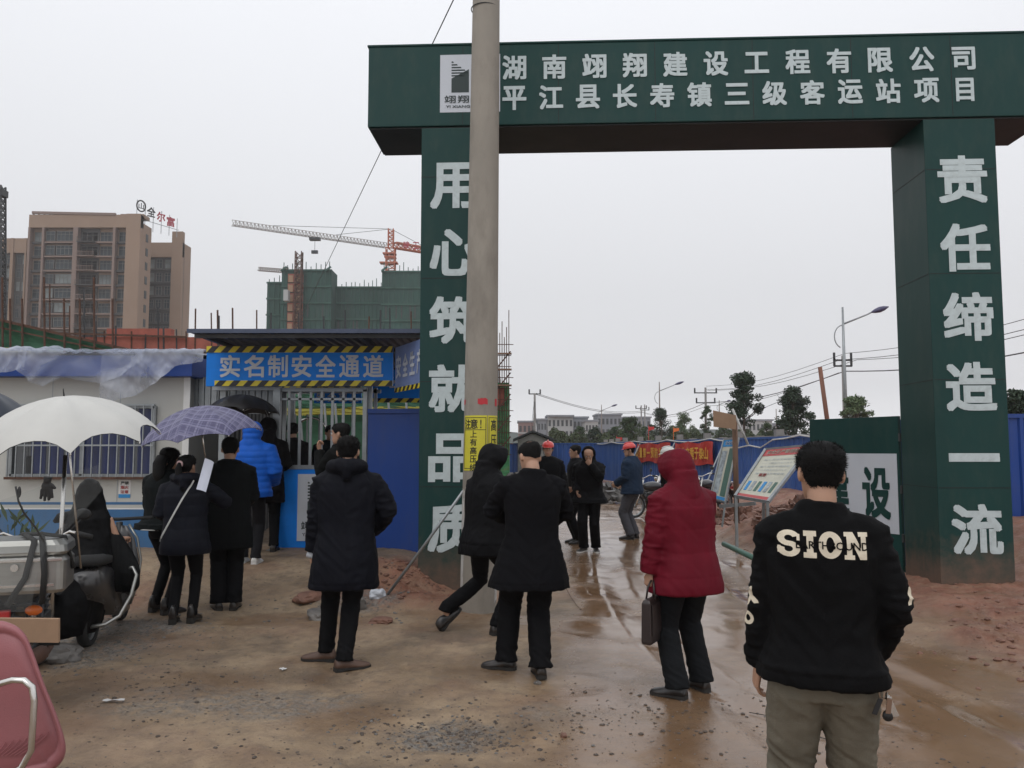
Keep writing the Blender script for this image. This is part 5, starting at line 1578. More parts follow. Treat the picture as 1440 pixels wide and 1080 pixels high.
tree(836, 601, 622, 24, 86, 'dark wide tree before the broad grey building', 'leaf_dark', .8, None, 9, 1500)
tree(866, 600, 622, 22, 88, 'yellowish bush-like tree left of the round dense tree', 'leaf_mid', .7, None, 10, 1300)
tree(908, 600, 622, 24, 88, 'low green tree between the round tree and the ragged one', 'leaf_mid', .7, None, 11, 1300)
tree(1430, 548, 600, 42, 30, 'dark tree at the right picture edge above the blue hoarding', 'leaf_dark', 1.0, None, 12, 2800)
tree(1078, 594, 618, 26, 80, 'low shrub-like tree between the two taller trees', 'leaf_mid', .7, None, 13, 1200)
tree(1020, 600, 618, 30, 84, 'hazy low tree behind the cardboard sheet', 'leaf_mid', .7, None, 14, 1200)
tree(786, 606, 622, 18, 95, 'small yellowish tree before the white apartment block', 'leaf_mid', .6, None, 15, 900)
tree(20, 745, 800, 0.1, 9, 'x', 'leaf_mid', .2, None, 16, 10) if False else None
# continuous belt of roadside shrubs beyond the hoarding
g = np.random.default_rng(99); N = 26000
px_ = g.uniform(772, 1130, N); Yb2 = g.uniform(84, 92, N)
xs_ = (px_ - 720) / FPX * Yb2
topz = 1.65 + (632 - (611 + 5 * np.sin(px_ * .07) + 4 * np.sin(px_ * .19 + 1) + 2 * np.sin(px_ * .41))) * Yb2 / FPX
zs2 = .3 + (topz - .3) * g.random(N) ** .55
u = g.normal(size=(N, 3)); u /= np.linalg.norm(u, axis=1)[:, None]; v = np.cross(u, g.normal(size=(N, 3))); v /= np.linalg.norm(v, axis=1)[:, None]
s_2 = g.uniform(.10, .22, N)[:, None]; pos = np.stack([xs_, Yb2, zs2], 1)
vs = np.stack([pos - u * s_2, pos - v * s_2 * .5, pos + u * s_2, pos + v * s_2 * .5], 1).reshape(-1, 3)
me_ = bpy.data.meshes.new('shrub_belt'); me_.vertices.add(4 * N); me_.vertices.foreach_set('co', vs.ravel()); me_.loops.add(4 * N); me_.loops.foreach_set('vertex_index', np.arange(4 * N))
me_.polygons.add(N); me_.polygons.foreach_set('loop_start', np.arange(0, 4 * N, 4)); me_.polygons.foreach_set('loop_total', np.full(N, 4)); me_.update(calc_edges=True)
M['leaf_belt'] = leaf_mat('olive_roadside_leaf', (.060, .078, .038))
tag(objm('shrub_belt', me_, M['leaf_belt']), 'low continuous belt of roadside shrubs beyond the long hoarding', 'shrubs', kind='stuff')
# orange and red pennants over the hoarding
for (px, py, m_, lb) in ((951, 605, 'orange', 'orange pennant fluttering above the red banner'), (916, 603, 'red', 'small red pennant left of the dark ragged tree'), (871, 618, 'red', 'tiny red pennant above the long hoarding')):
    a = P(px, py, 62); mb = MB(); vs = [(a.x - .2 + .4 * i / 4, 62 + .06 * math.sin(i), a.z + .15 - .3 * j / 2 * (1 - .1 * i)) for j in range(3) for i in range(5)]
    f = [(j * 5 + i, j * 5 + i + 1, (j + 1) * 5 + i + 1, (j + 1) * 5 + i) for j in range(2) for i in range(4)]
    mb.add(vs, f); mb.add([(q[0], q[1] + .01, q[2]) for q in vs], [tuple(reversed(q)) for q in f]); mb.bar((a.x - .21, 62, 0), (a.x - .21, 62, a.z + .25), .03)
    tag(mb.build('pennant', M[m_]), lb, 'flag')
# low concrete parapet with posts behind the hoarding
pr2 = thing('road_parapet', 'low grey road parapet with square posts just behind the long hoarding', 'parapet', (0, 0, 0))
for k in range(22):
    t_ = 24 + k * 1.6; x_ = on_fence(min(t_, 46.5)) + 1.6
    MB().span((x_ - .13, t_, 0), (x_ + .13, t_ + .26, 2.30 if k % 2 == 0 else 2.12)).build('post', M['slab'], pr2)
MB().bar((on_fence(24) + 1.6, 24, 1.9), (on_fence(46.5) + 1.6, 57, 1.9), .2, .4).build('wall', M['slab'], pr2)

# ================================================================ MOTORCYCLES
def wheel(parent, c, R, w, nm='wheel'):
    """axis along local X"""
    wv = MB(); prof = [(R - .055, w * .38), (R - .02, w * .5), (R, w * .22), (R, -w * .22), (R - .02, -w * .5), (R - .055, -w * .38)]
    n = 28; rings = []
    for i in range(n):
        a = 2 * math.pi * i / n; rings.append([Vector((q[1], math.cos(a) * q[0], math.sin(a) * q[0])) for q in prof])
    rings.append(rings[0]); wv.loft(rings, caps=False)
    ty = wv.build(nm, M['rubber'], parent, smooth=True, loc=c)
    rm = MB(); rings = []
    pr3 = [(R - .05, w * .36), (R - .075, w * .2), (R - .075, -w * .2), (R - .05, -w * .36)]
    for i in range(n):
        a = 2 * math.pi * i / n; rings.append([Vector((q[1], math.cos(a) * q[0], math.sin(a) * q[0])) for q in pr3])
    rings.append(rings[0]); rm.loft(rings, caps=False)
    rm.tube([(-w * .7, 0, 0), (w * .7, 0, 0)], .05, 12)
    for i in range(10):
        a = 2 * math.pi * i / 10; rm.tube([(w * .2 * (-1) ** i, 0, 0), (0, math.cos(a) * (R - .07), math.sin(a) * (R - .07))], .006, 4)
    rm.build('rim', M['steel'], ty, smooth=True)
    return ty
def motorcycle(label, loc, rz, paint, group=None):
    """faces local +Y, about 1.95 m long; rear axle at y=-.62"""
    t = thing('motorcycle', label, 'motorcycle', loc, rz, group)
    wheel(t, (0, -.62, .29), .29, .11); wheel(t, (0, .64, .29), .29, .09)
    fr_ = MB()
    for s in (-1, 1):
        fr_.tube([(s * .09, -.75, .68), (s * .12, -.3, .60), (s * .10, .05, .62), (s * .05, .40, .80)], .016, 7)
        fr_.tube([(s * .10, .05, .60), (s * .11, -.15, .32), (s * .10, .2, .24), (s * .05, .42, .72)], .016, 7)
        fr_.tube([(s * .09, -.62, .29), (s * .10, -.15, .32)], .02, 7)
    fr_.build('frame', M['steel_dark'], t, smooth=True)
    fk = MB()
    for s in (-1, 1): fk.tube([(s * .08, .64, .29), (s * .08, .55, .52), (s * .08, .42, .92)], .021, 8)
    fk.build('fork', M['chrome'], t, smooth=True)
    sh = MB()
    for s in (-1, 1):
        sh.tube([(s * .12, -.62, .32), (s * .12, -.48, .62)], .012, 6)
        for k in range(8): sh.tube([(s * .12 + .032 * math.cos(q), -.60 + .014 * k + .03 * math.sin(q) * .4, .37 + .028 * k + .028 * q / 6.28) for q in [math.pi * 2 * j / 8 for j in range(9)]], .005, 4, caps=False)
    sh.build('shock_absorber', M['chrome'], t)
    MB().ball((0, .14, .75), (.135, .28, .12), 16, 8).build('fuel_tank', paint, t, smooth=True)
    s_ = MB(); s_.loft([[Vector((w * c[0], y, z + h * c[1])) for c in ((-1, 0), (-1, .7), (-.6, 1), (.6, 1), (1, .7), (1, 0))] for (y, w, z, h) in ((-.80, .10, .70, .06), (-.7, .13, .69, .09), (-.3, .14, .67, .09), (-.08, .11, .68, .09), (-.02, .09, .68, .07))])
    s_.build('seat', M['rubber'], t, smooth=True)
    en = MB().box((0, .08, .38), (.26, .30, .20)).box((0, .22, .50), (.16, .14, .2))
    for k in range(5): en.box((0, .22, .42 + .04 * k), (.22, .19, .012))
    en.build('engine', M['steel_dark'], t, bevel=.006)
    ex = MB().tube([(.12, .26, .40), (.15, .22, .24), (.16, -.1, .24), (.18, -.35, .30)], .022, 8).tube([(.18, -.35, .30), (.18, -.45, .31), (.18, -.95, .37), (.18, -.97, .372)], [.03, .05, .055, .035], 12)
    ex.build('exhaust', M['rust'], t, smooth=True)
    for (cy, r0, r1, nm) in ((-.62, 40, 175, 'rear_mudguard'), (.64, 20, 160, 'front_mudguard')):
        g = MB(); rings = []
        for q in range(r0, r1, 12):
            a = math.radians(q); rr = .335
            rings.append([Vector((xx, cy + math.cos(a) * (rr - abs(xx) * .3), .29 + math.sin(a) * (rr - abs(xx) * .3) + (.05 if cy < 0 else 0))) for xx in (-.07, -.05, 0, .05, .07)] + [Vector((xx, cy + math.cos(a) * (rr - .006 - abs(xx) * .3), .29 + math.sin(a) * (rr - .006 - abs(xx) * .3) + (.05 if cy < 0 else 0))) for xx in (.065, 0, -.065)])
        g.loft(rings); g.build(nm, paint, t, smooth=True)
    MB().tube([(-.36, .22, 1.0), (-.22, .32, 1.03), (-.08, .42, .95), (.08, .42, .95), (.22, .32, 1.03), (.36, .22, 1.0)], .012, 7).build('handlebar', M['chrome'], t, smooth=True)
    for s in (-1, 1):
        MB().tube([(s * .27, .28, 1.02), (s * .38, .21, .995)], .019, 8).build('grip', M['rubber'], t, smooth=True)
        mrr = MB().tube([(s * .22, .32, 1.03), (s * .29, .33, 1.12)], .006, 5)
        mrr.ball((s * .30, .335, 1.155), (.06, .012, .045), 12, 6); mrr.build('mirror', M['black'], t, smooth=True)
        MB().tube([(s * .06, -.86, .66), (s * .17, -.87, .66)], .008, 5).build('indicator_stalk', M['steel_dark'], t)
        MB().ball((s * .195, -.87, .66), (.05, .03, .032), 12, 6).build('indicator', M['orange'], t, smooth=True)
        MB().tube([(s * .09, -.1, .30), (s * .24, -.12, .30)], .014, 6).build('footrest', M['rubber'], t)
    MB().ball((0, .52, .86), (.085, .07, .085), 14, 7).build('headlight', M['chrome'], t, smooth=True)
    MB().box((0, -.90, .64), (.15, .05, .07)).build('tail_light', M['red'], t, bevel=.012)
    MB().box((0, -.93, .50), (.22, .006, .14)).build('plate_holder', M['steel_dark'], t)
    rk = MB()
    for s in (-1, 1): rk.tube([(s * .10, -.55, .76), (s * .11, -.95, .78)], .010, 6)
    rk.tube([(-.11, -.95, .78), (.11, -.95, .78)], .010, 6).tube([(-.11, -.75, .775), (.11, -.75, .775)], .010, 6)
    rk.build('luggage_rack', M['chrome'], t, smooth=True)
    return t
M['moto_dark'] = mat('dark_motorcycle_paint', (.02, .02, .022), .3, var=.2, coat=.5, dirt=(.1, .08, .06), dirt_amt=.5)
M['moto_red'] = mat('maroon_motorcycle_paint', (.09, .015, .012), .35, coat=.5, dirt=(.1, .08, .06), dirt_amt=.5)
mc = motorcycle('old dark motorcycle with silver luggage box seen from behind at left', (-3.42, 6.00, gz_at(-2.9, 5.4)), math.radians(20), M['moto_dark'])
# far parked ones by the hoarding
for i, (x_, y_, r_, lb) in enumerate(((3.55, 20.6, 1.9, 'dark motorcycle parked by the hoarding behind the blue jacket worker'), (4.35, 22.4, 1.2, 'dark motorcycle parked under the red banner'), (4.9, 20.9, 2.3, 'third motorcycle parked nearest the red coat person\'s shoulder'))):
    c = copy_tree(mc); c.location = (x_, y_, gz_at(x_, y_)); c.rotation_euler = (0, 0, r_); c['label'] = lb; c['group'] = 'motorcycles parked by the hoarding'
# luggage box on the rack of the near one
def rbox(mb, x0, x1, y0, y1, z0, z1, r=.05, n=4, taper=.0):
    rings = []
    for (zz, s) in ((z0, .94), (z0 + .02, 1), (z1 - .03, 1 - taper), (z1, .9 - taper)):
        ring = []
        for (cx2, cy2, a0) in ((x1 - r, y1 - r, 0), (x0 + r, y1 - r, 90), (x0 + r, y0 + r, 180), (x1 - r, y0 + r, 270)):
            for k in range(n + 1):
                a = math.radians(a0 + 90 * k / n); p = (cx2 + r * math.cos(a), cy2 + r * math.sin(a))
                mx_, my_ = (x0 + x1) / 2, (y0 + y1) / 2
                ring.append(Vector((mx_ + (p[0] - mx_) * s, my_ + (p[1] - my_) * s, zz)))
        rings.append(ring)
    return mb.loft(rings)
bx = thing('luggage_box', 'silver metal luggage box strapped on the rear of the motorcycle', 'luggage box', (-3.02, 5.24, .785 + gz_at(-2.9, 5.4)), math.radians(20))
M['alu'] = mat('brushed_silver_box', (.36, .36, .34), .33, .85, var=.12, scale=4, dirt=(.25, .23, .2), dirt_amt=.5, stretch=(1, 1, 6))
rbox(MB(), -.27, .27, -.20, .20, .0, .22).build('body', M['alu'], bx, smooth=False, bevel=0)
rbox(MB(), -.275, .275, -.205, .205, .225, .315, .06, taper=.02).build('lid', M['alu'], bx)
MB().box((.0, -.206, .2), (.5, .012, .02)).build('trim', M['chrome'], bx, bevel=.003)
MB().tube([(0, -.21, .16), (0, -.222, .16)], .022, 14).build('lock', M['chrome'], bx)
MB().box((0, -.204, .05), (.42, .01, .015)).build('trim', M['chrome'], bx)
for (pts) in ([(.02, -.03, .335), (.10, -.215, .32), (.06, -.225, .1), (-.03, -.222, -.06)], [(.10, .0, .34), (.14, -.215, .32), (.16, -.225, .12), (.15, -.20, -.06)], [(-.02, .1, .33), (.12, -.1, .345), (.24, -.05, .32), (.285, 0, .12)]):
    MB().tube([Vector(p) for p in pts], .013, 6, flat=(1, 1.4)).build('strap', M['rubber'], bx, smooth=True)
# brown board tied behind, hand bar
a = P(38, 886, 4.62)
bd = MB().box((0, 0, 0), (.34, .02, .13)).build('cardboard_piece', M['card'], bevel=.002, loc=(a.x, a.y, a.z)); bd.rotation_euler = (.12, .02, .05)
tag(bd, 'pale brown board wedged behind the motorcycle\'s tail', 'cardboard')
# rear grab bar + chrome bits handled by motorcycle parts

# ---- maroon-pink chair in the near left corner
ch = thing('padded_chair', 'dusty pink padded chair back with a bent chrome armrest in the near left corner', 'chair', (-2.12, 3.35, 0), 0)
M['pink_vinyl'] = mat('dusty_pink_vinyl', (.30, .105, .115), .42, var=.08, scale=3, bump=.15, bscale=160, dirt=(.2, .1, .1), dirt_amt=.3)
O0 = Vector((-2.12, 3.35, 0))
def cpt(px, py, Y): return P(px, py, Y) - O0
outl = [(-150, 893), (-20, 874), (14, 876), (34, 890), (46, 915), (62, 960), (80, 1005), (92, 1044), (90, 1066), (76, 1082), (50, 1094), (-150, 1120)]
def smooth_loop(pts, n=4):
    out = []; m_ = len(pts)
    for i in range(m_):
        p0, p1, p2, p3 = [np.array(pts[(i + k - 1) % m_], float) for k in range(4)]
        for q in range(n):
            t_ = q / n; out.append(tuple(.5 * (2 * p1 + (p2 - p0) * t_ + (2 * p0 - 5 * p1 + 4 * p2 - p3) * t_ ** 2 + (3 * p1 - p0 - 3 * p2 + p3) * t_ ** 3)))
    return out
sl_ = smooth_loop(outl)
ctr_ = np.mean(np.array(sl_), 0)
def ring_at(s, Y): return [cpt(ctr_[0] + (p[0] - ctr_[0]) * s, ctr_[1] + (p[1] - ctr_[1]) * s, Y) for p in sl_]
rings = [ring_at(.55, 3.30), ring_at(.82, 3.30), ring_at(.84, 3.305), ring_at(.86, 3.297), ring_at(.9, 3.29), ring_at(.955, 3.293), ring_at(.985, 3.302), ring_at(1.0, 3.325), ring_at(.985, 3.355), ring_at(.9, 3.37), ring_at(.5, 3.37)]
MB().loft(rings).build('backrest', M['pink_vinyl'], ch, smooth=True)
for k in range(7):      # embossed fan of piping
    c0 = cpt(-6, 1046, 3.292)
    MB().tube([c0 + Vector((.012 + .016 * k, 0, 0)) .lerp(Vector((.0, 0, 0)), 0) + Vector((.05 * math.sin(t * 1.1) * (1 + k * .25) - .02, 0, -.045 + .10 * t * .5 * (1 + k * .12))) for t in [j / 6 for j in range(7)]], .0022, 5).build('embossed_line', M['pink_vinyl'], ch)
MB().tube([cpt(px, py, 3.2) for px, py in ((-40, 972), (-10, 964), (18, 956), (34, 957), (45, 966), (48, 985), (46, 1020), (44, 1055), (30, 1080), (-10, 1100))], .0125, 10).build('armrest', M['chrome'], ch, smooth=True)
MB().span((-.32, .02, .40), (.13, .46, .46)).build('seat', M['pink_vinyl'], ch, bevel=.02)
for (x_, y_) in ((-.30, .03), (.10, .03), (-.30, .43), (.10, .43)): MB().tube([(x_, y_, 0), (x_, y_, .41)], .012, 8).build('leg', M['chrome'], ch)

# clear plastic rain screen in front of the motorcycle
M['clear_sheet'] = None
def clear_mat():
    m = bpy.data.materials.new('scuffed_clear_plastic'); m.use_nodes = True; t = m.node_tree; t.nodes.clear()
    o = nd(t, 'ShaderNodeOutputMaterial'); tr = nd(t, 'ShaderNodeBsdfTransparent'); tr.inputs[0].default_value = (.94, .95, .95, 1)
    bs = nd(t, 'ShaderNodeBsdfPrincipled'); bs.inputs['Base Color'].default_value = (.36, .37, .36, 1); bs.inputs['Roughness'].default_value = .3; bs.inputs['Specular IOR Level'].default_value = .15
    mx_ = nd(t, 'ShaderNodeMixShader'); n = nd(t, 'ShaderNodeTexNoise'); n.inputs['Scale'].default_value = 3.5; n.inputs['Detail'].default_value = 6
    r = nd(t, 'ShaderNodeMapRange'); r.inputs['To Min'].default_value = .03; r.inputs['To Max'].default_value = .15; t.links.new(n.outputs['Fac'], r.inputs['Value'])
    t.links.new(r.outputs[0], mx_.inputs[0]); t.links.new(tr.outputs[0], mx_.inputs[1]); t.links.new(bs.outputs[0], mx_.inputs[2]); t.links.new(mx_.outputs[0], o.inputs['Surface']); return m
M['clear_sheet'] = clear_mat()
ol = [(-60, 728, 4.35), (0, 704, 4.35), (70, 680, 4.4), (141, 652, 4.45), (143, 690, 4.45), (108, 730, 4.4), (60, 780, 4.35), (42, 860, 4.3), (-60, 862, 4.3)]
c_ = Vector((0, 0, 0)); pts = [P(*q) for q in ol]
for p in pts: c_ += p / len(pts)
mb = MB(); vs = []
for s in (0.02, .35, .7, 1.0):
    for p in pts:
        q = c_.lerp(p, s); vs.append(q + Vector((0, .05 * (1 - s) * math.sin(q.x * 5), 0)))
n = len(pts); fs = [(r_ * n + i, r_ * n + (i + 1) % n, (r_ + 1) * n + (i + 1) % n, (r_ + 1) * n + i) for r_ in range(3) for i in range(n)]
mb.add(vs, fs)
tag(mb.build('rain_screen', M['clear_sheet'], smooth=True), 'scuffed clear plastic rain screen standing before the motorcycle', 'rain screen')
gv = MB()       # black work glove hanging from it, brake lever and mirror stalk
g0 = P(66, 684, 4.3)
gv.ball(g0 + Vector((0, 0, .0)), (.030, .012, .030), 10, 6)
for k, (dx, L_) in enumerate(((-.024, .045), (-.008, .055), (.008, .052), (.022, .04))):
    gv.tube([g0 + Vector((dx, 0, -.015)), g0 + Vector((dx * 1.3, .004, -.02 - L_))], [.009, .007], 7)
gv.tube([g0 + Vector((.022, 0, .01)), g0 + Vector((.045, 0, -.012))], [.009, .007], 7).tube([g0 + Vector((0, 0, .02)), g0 + Vector((.004, 0, .05))], [.018, .022], 8)
tag(remesh_mb(gv, .004, 2) and objm('glove', remesh_mb(gv, .004, 2), M['rubber']), 'black glove hanging on the clear rain screen', 'glove')
st2 = thing('mirror_stalk', 'thin black mirror on a bent stalk at the far left', 'mirror', (0, 0, 0))
MB().tube([P(22, 684, 4.7), P(26, 705, 4.7), P(34, 722, 4.75), P(50, 742, 4.9), P(62, 762, 5.0)], .006, 6).build('stalk', M['black'], st2, smooth=True)
MB().ball(P(27, 692, 4.7), (.012, .006, .032), 10, 6).build('mirror_head', M['black'], st2, smooth=True)
# weeds by the luggage box
wd_ = MB()
for k in range(18):
    b0 = Vector((-3.86 + random.uniform(-.12, .12), 6.7 + random.uniform(-.12, .12), 0)); b0.z = .98 + random.uniform(-.1, .12); tip_ = b0 + Vector((random.uniform(-.12, .12), random.uniform(-.1, .1), random.uniform(.05, .16)))
    sd2 = Vector((.014, .008, 0)); md_ = b0.lerp(tip_, .5); wd_.add([b0, md_ - sd2, tip_, md_ + sd2], [(0, 1, 2, 3)])
for k in range(8): wd_.tube([(-3.86 + random.uniform(-.05, .05), 6.7, gz_at(-3.8, 6.7)), (-3.86 + random.uniform(-.12, .12), 6.7 + random.uniform(-.1, .1), 1.0 + random.uniform(-.1, .1))], .004, 4)
tag(wd_.build('weed', M['leaf_mid']), 'straggly green weed behind the silver luggage box', 'plant')

# rubble, sacks and rods along the far side of the drive
M['rubble'] = mat('dark_wet_rubble', (.075, .07, .065), .5, var=.5, scale=5, bump=.3)
def heap(cx2, cy2, rx, ry, h, n, m, label, seed, s0=.08, s1=.3, nm='rubble_heap'):
    R = random.Random(seed); mb = MB()
    for k in range(n):
        a, r = R.uniform(0, 6.28), math.sqrt(R.random()); x, y = cx2 + math.cos(a) * r * rx, cy2 + math.sin(a) * r * ry
        z_ = gz_at(x, y) + h * (1 - r * r) * R.uniform(.5, 1); s = R.uniform(s0, s1)
        Mx = Matrix.Rotation(R.uniform(0, 3), 3, Vector((R.random(), R.random(), R.random() + .1)).normalized())
        q = [(Mx @ Vector((sx * s * R.uniform(.4, .8), sy * s * R.uniform(.3, .6), sz * s * R.uniform(.15, .4)))) + Vector((x, y, z_)) for sx in (-1, 1) for sy in (-1, 1) for sz in (-1, 1)]
        mb.add(q, [(0, 1, 3, 2), (4, 6, 7, 5), (0, 4, 5, 1), (2, 3, 7, 6), (0, 2, 6, 4), (1, 5, 7, 3)])
    return tag(mb.build(nm, m), label, 'rubble', kind='stuff')
heap(2.6, 27.5, 2.6, 2.0, .55, 260, M['rubble'], 'heap of dark wet rubble at the foot of the far hoarding', 1)
heap(1.0, 33, 2.6, 3, .8, 240, M['rubble'], 'dark rubble heap behind the men in the drive', 2)
heap(4.9, 18.6, 1.2, 1.4, .3, 160, M['clod'], 'clods of earth below the parked motorcycles', 3, .05, .16)
heap(5.3, 14.2, 1.2, 1.6, .35, 420, M['clod'], 'dark clods of clay under the notice boards', 4, .03, .12)
for k, (x_, y_, s, lb) in enumerate(((3.42, 18.3, .34, 'whitish lumpy sack lying by the drive left of the red coat person'), (3.85, 18.9, .24, 'smaller pale sack tucked behind the lumpy one'))):
    o = objm('sack', rock_mesh(50 + k, s, s * .7, s * .62), M['white_panel'], loc=(x_, y_, gz_at(x_, y_) + s * .3)); tag(o, lb, 'sack')
    for p in o.data.polygons: p.use_smooth = True
# ================================================================ PEOPLE
def Gp(px, py):
    """ground point seen at a photograph pixel"""
    z = 0.0
    u, v = (px - 720) / FPX, (540 - py) / FPX
    d = Vector((u, cT - v * sT, sT + v * cT))
    for _ in range(12):
        k = (z - CAM_H) / d.z; p = Vector((0, 0, CAM_H)) + d * k; z = gz_at(p.x, p.y)
    p.z = z
    return p
HEAD = [(0.0, .058, .020, .018), (.012, .048, .036, .036), (.035, .032, .051, .058), (.060, .016, .059, .077), (.090, .004, .066, .088),
        (.118, -.002, .071, .093), (.145, -.006, .074, .096), (.172, -.009, .073, .096), (.195, -.011, .067, .088), (.213, -.013, .052, .068), (.226, -.014, .030, .040), (.230, -.014, .008, .01)]
_hz = [h[0] for h in HEAD]
def head_pt(phi, z, off=0.0):
    """phi=0 at the face (+Y)"""
    cy, hw, hd = [float(np.interp(z, _hz, [h[k] for h in HEAD])) for k in (1, 2, 3)]
    c, s = math.cos(phi), math.sin(phi)
    e = 2 / 2.25
    return Vector(((abs(s) ** e) * math.copysign(1, s) * (hw + off), cy + (abs(c) ** e) * math.copysign(1, c) * (hd + off), z))
def ik(a, b, l1, l2, pole):
    d = b - a; L = d.length
    if L > (l1 + l2) * .998: b = a + d.normalized() * (l1 + l2) * .998; d = b - a; L = d.length
    ca = max(-1, min(1, (l1 * l1 + L * L - l2 * l2) / (2 * l1 * L))); dn = d.normalized()
    pl = (pole - dn * pole.dot(dn)).normalized()
    return a + dn * l1 * ca + pl * l1 * math.sqrt(1 - ca * ca), b
def superring(c, a, b, R=None, p=2.4, n=28):
    out = []
    for k in range(n):
        t = 2 * math.pi * k / n; cs, sn = math.cos(t), math.sin(t); e = 2 / p
        v = Vector(((abs(cs) ** e) * math.copysign(a, cs), (abs(sn) ** e) * math.copysign(b, sn), 0))
        out.append((R @ v if R else v) + c)
    return out
def hand(mb, W, d, n, side, curl=.35, k=1.0, point=False):
    """W wrist, d pointing along the palm, n palm-facing normal, side +1 right"""
    d = d.normalized(); n = (n - d * n.dot(d)).normalized(); w = d.cross(n) * side   # w towards little finger/thumb axis
    rg = []
    for t, hw, ht in ((-.02, .024, .019), (.01, .030, .016), (.05, .041, .015), (.085, .042, .013), (.095, .036, .010)):
        c = W + d * t * k
        rg.append([c + w * math.cos(a) * hw * k + n * math.sin(a) * ht * k for a in [2 * math.pi * j / 12 for j in range(12)]])
    mb.loft(rg)
    for j, (off, L) in enumerate(((.032, .068), (.011, .077), (-.011, .072), (-.031, .056))):
        p = W + d * .085 * k + w * off * k; dd = d + w * off * 1.6; dd.normalize(); pts = [p - dd * .012, p]
        ax = dd.cross(n).normalized()
        for q, f in enumerate((.45, .30, .25)):
            dd = Quaternion(ax, curl * (1 + .25 * q + .12 * j)) @ dd
            pts.append(pts[-1] + dd * L * f * k)
        mb.tube(pts, [.0085 * k, .0088 * k, .0082 * k, .0075 * k, .0058 * k], 8)
    p = W + d * .025 * k + w * .026 * k; dd = (d * .75 + w * .75 + n * .25).normalized()
    pts = [p, p + dd * .035 * k]; dd = (dd + d * .5 + n * curl).normalized(); pts += [pts[-1] + dd * .028 * k]; dd = (dd + n * curl * .8).normalized(); pts += [pts[-1] + dd * .022 * k]
    mb.tube(pts, [.013 * k, .0105 * k, .0095 * k, .007 * k], 8)
CLOTH = {}
def cloth(name, col, rough=.8, sheen=0.0, bscale=180, bump=.25, var=.18, spec=.12):
    if name not in CLOTH: CLOTH[name] = mat(name, tuple(c * (.5 if max(col) < .03 else .9) for c in col), rough, sheen=sheen, bump=bump, bscale=bscale, var=var, scale=5, spec=spec)
    return CLOTH[name]
def shoe(P0, ang, m, sole, parent, pitch=0.0, heel=0.0, high=0.0, k=1.0):
    """P0: point on the floor under the ankle"""
    R = Matrix.Rotation(ang, 3, 'Z') @ Matrix.Rotation(-pitch, 3, 'X')
    def tr(v): return R @ (Vector(v) * k) + P0
    secs = [(-.072, .026, .012, .055), (-.062, .034, .010, .082), (-.03, .037, .010, .095), (.01, .038, .010, .098), (.05, .040, .010, .078), (.09, .046, .010, .060), (.13, .048, .011, .052), (.165, .041, .013, .044), (.19, .026, .016, .036), (.197, .012, .018, .028)]
    mb = MB(); rg = []
    for (y, hw, z0, z1) in secs:
        z1 = z1 + (high if y < .03 else 0)
        cx = [(-1, .0), (-1, .45), (-.82, .8), (-.4, 1.0), (.4, 1.0), (.82, .8), (1, .45), (1, .0)]
        rg.append([tr((hw * a * (.8 if b > .5 else 1), y, z0 + heel * (1 - (y + .07) / .27) + (z1 - z0) * b)) for a, b in cx])
    mb.loft(rg)
    s = mb.build('shoe', m, parent, smooth=True)
    ms = MB(); rg = []
    for (y, hw, z0, z1) in secs:
        hh = heel * (1 - (y + .07) / .27)
        rg.append([tr((hw * 1.05 * a, y * 1.02, b + (hh if b > 0 else (hh if y > .0 else 0)))) for a, b in ((-1, .0), (-1, z0 + .006), (1, z0 + .006), (1, .0))])
    ms.loft(rg); ms.build('sole', sole, s)
    return s
SOLE = mat('dark_rubber_sole', (.02, .018, .016), .8)
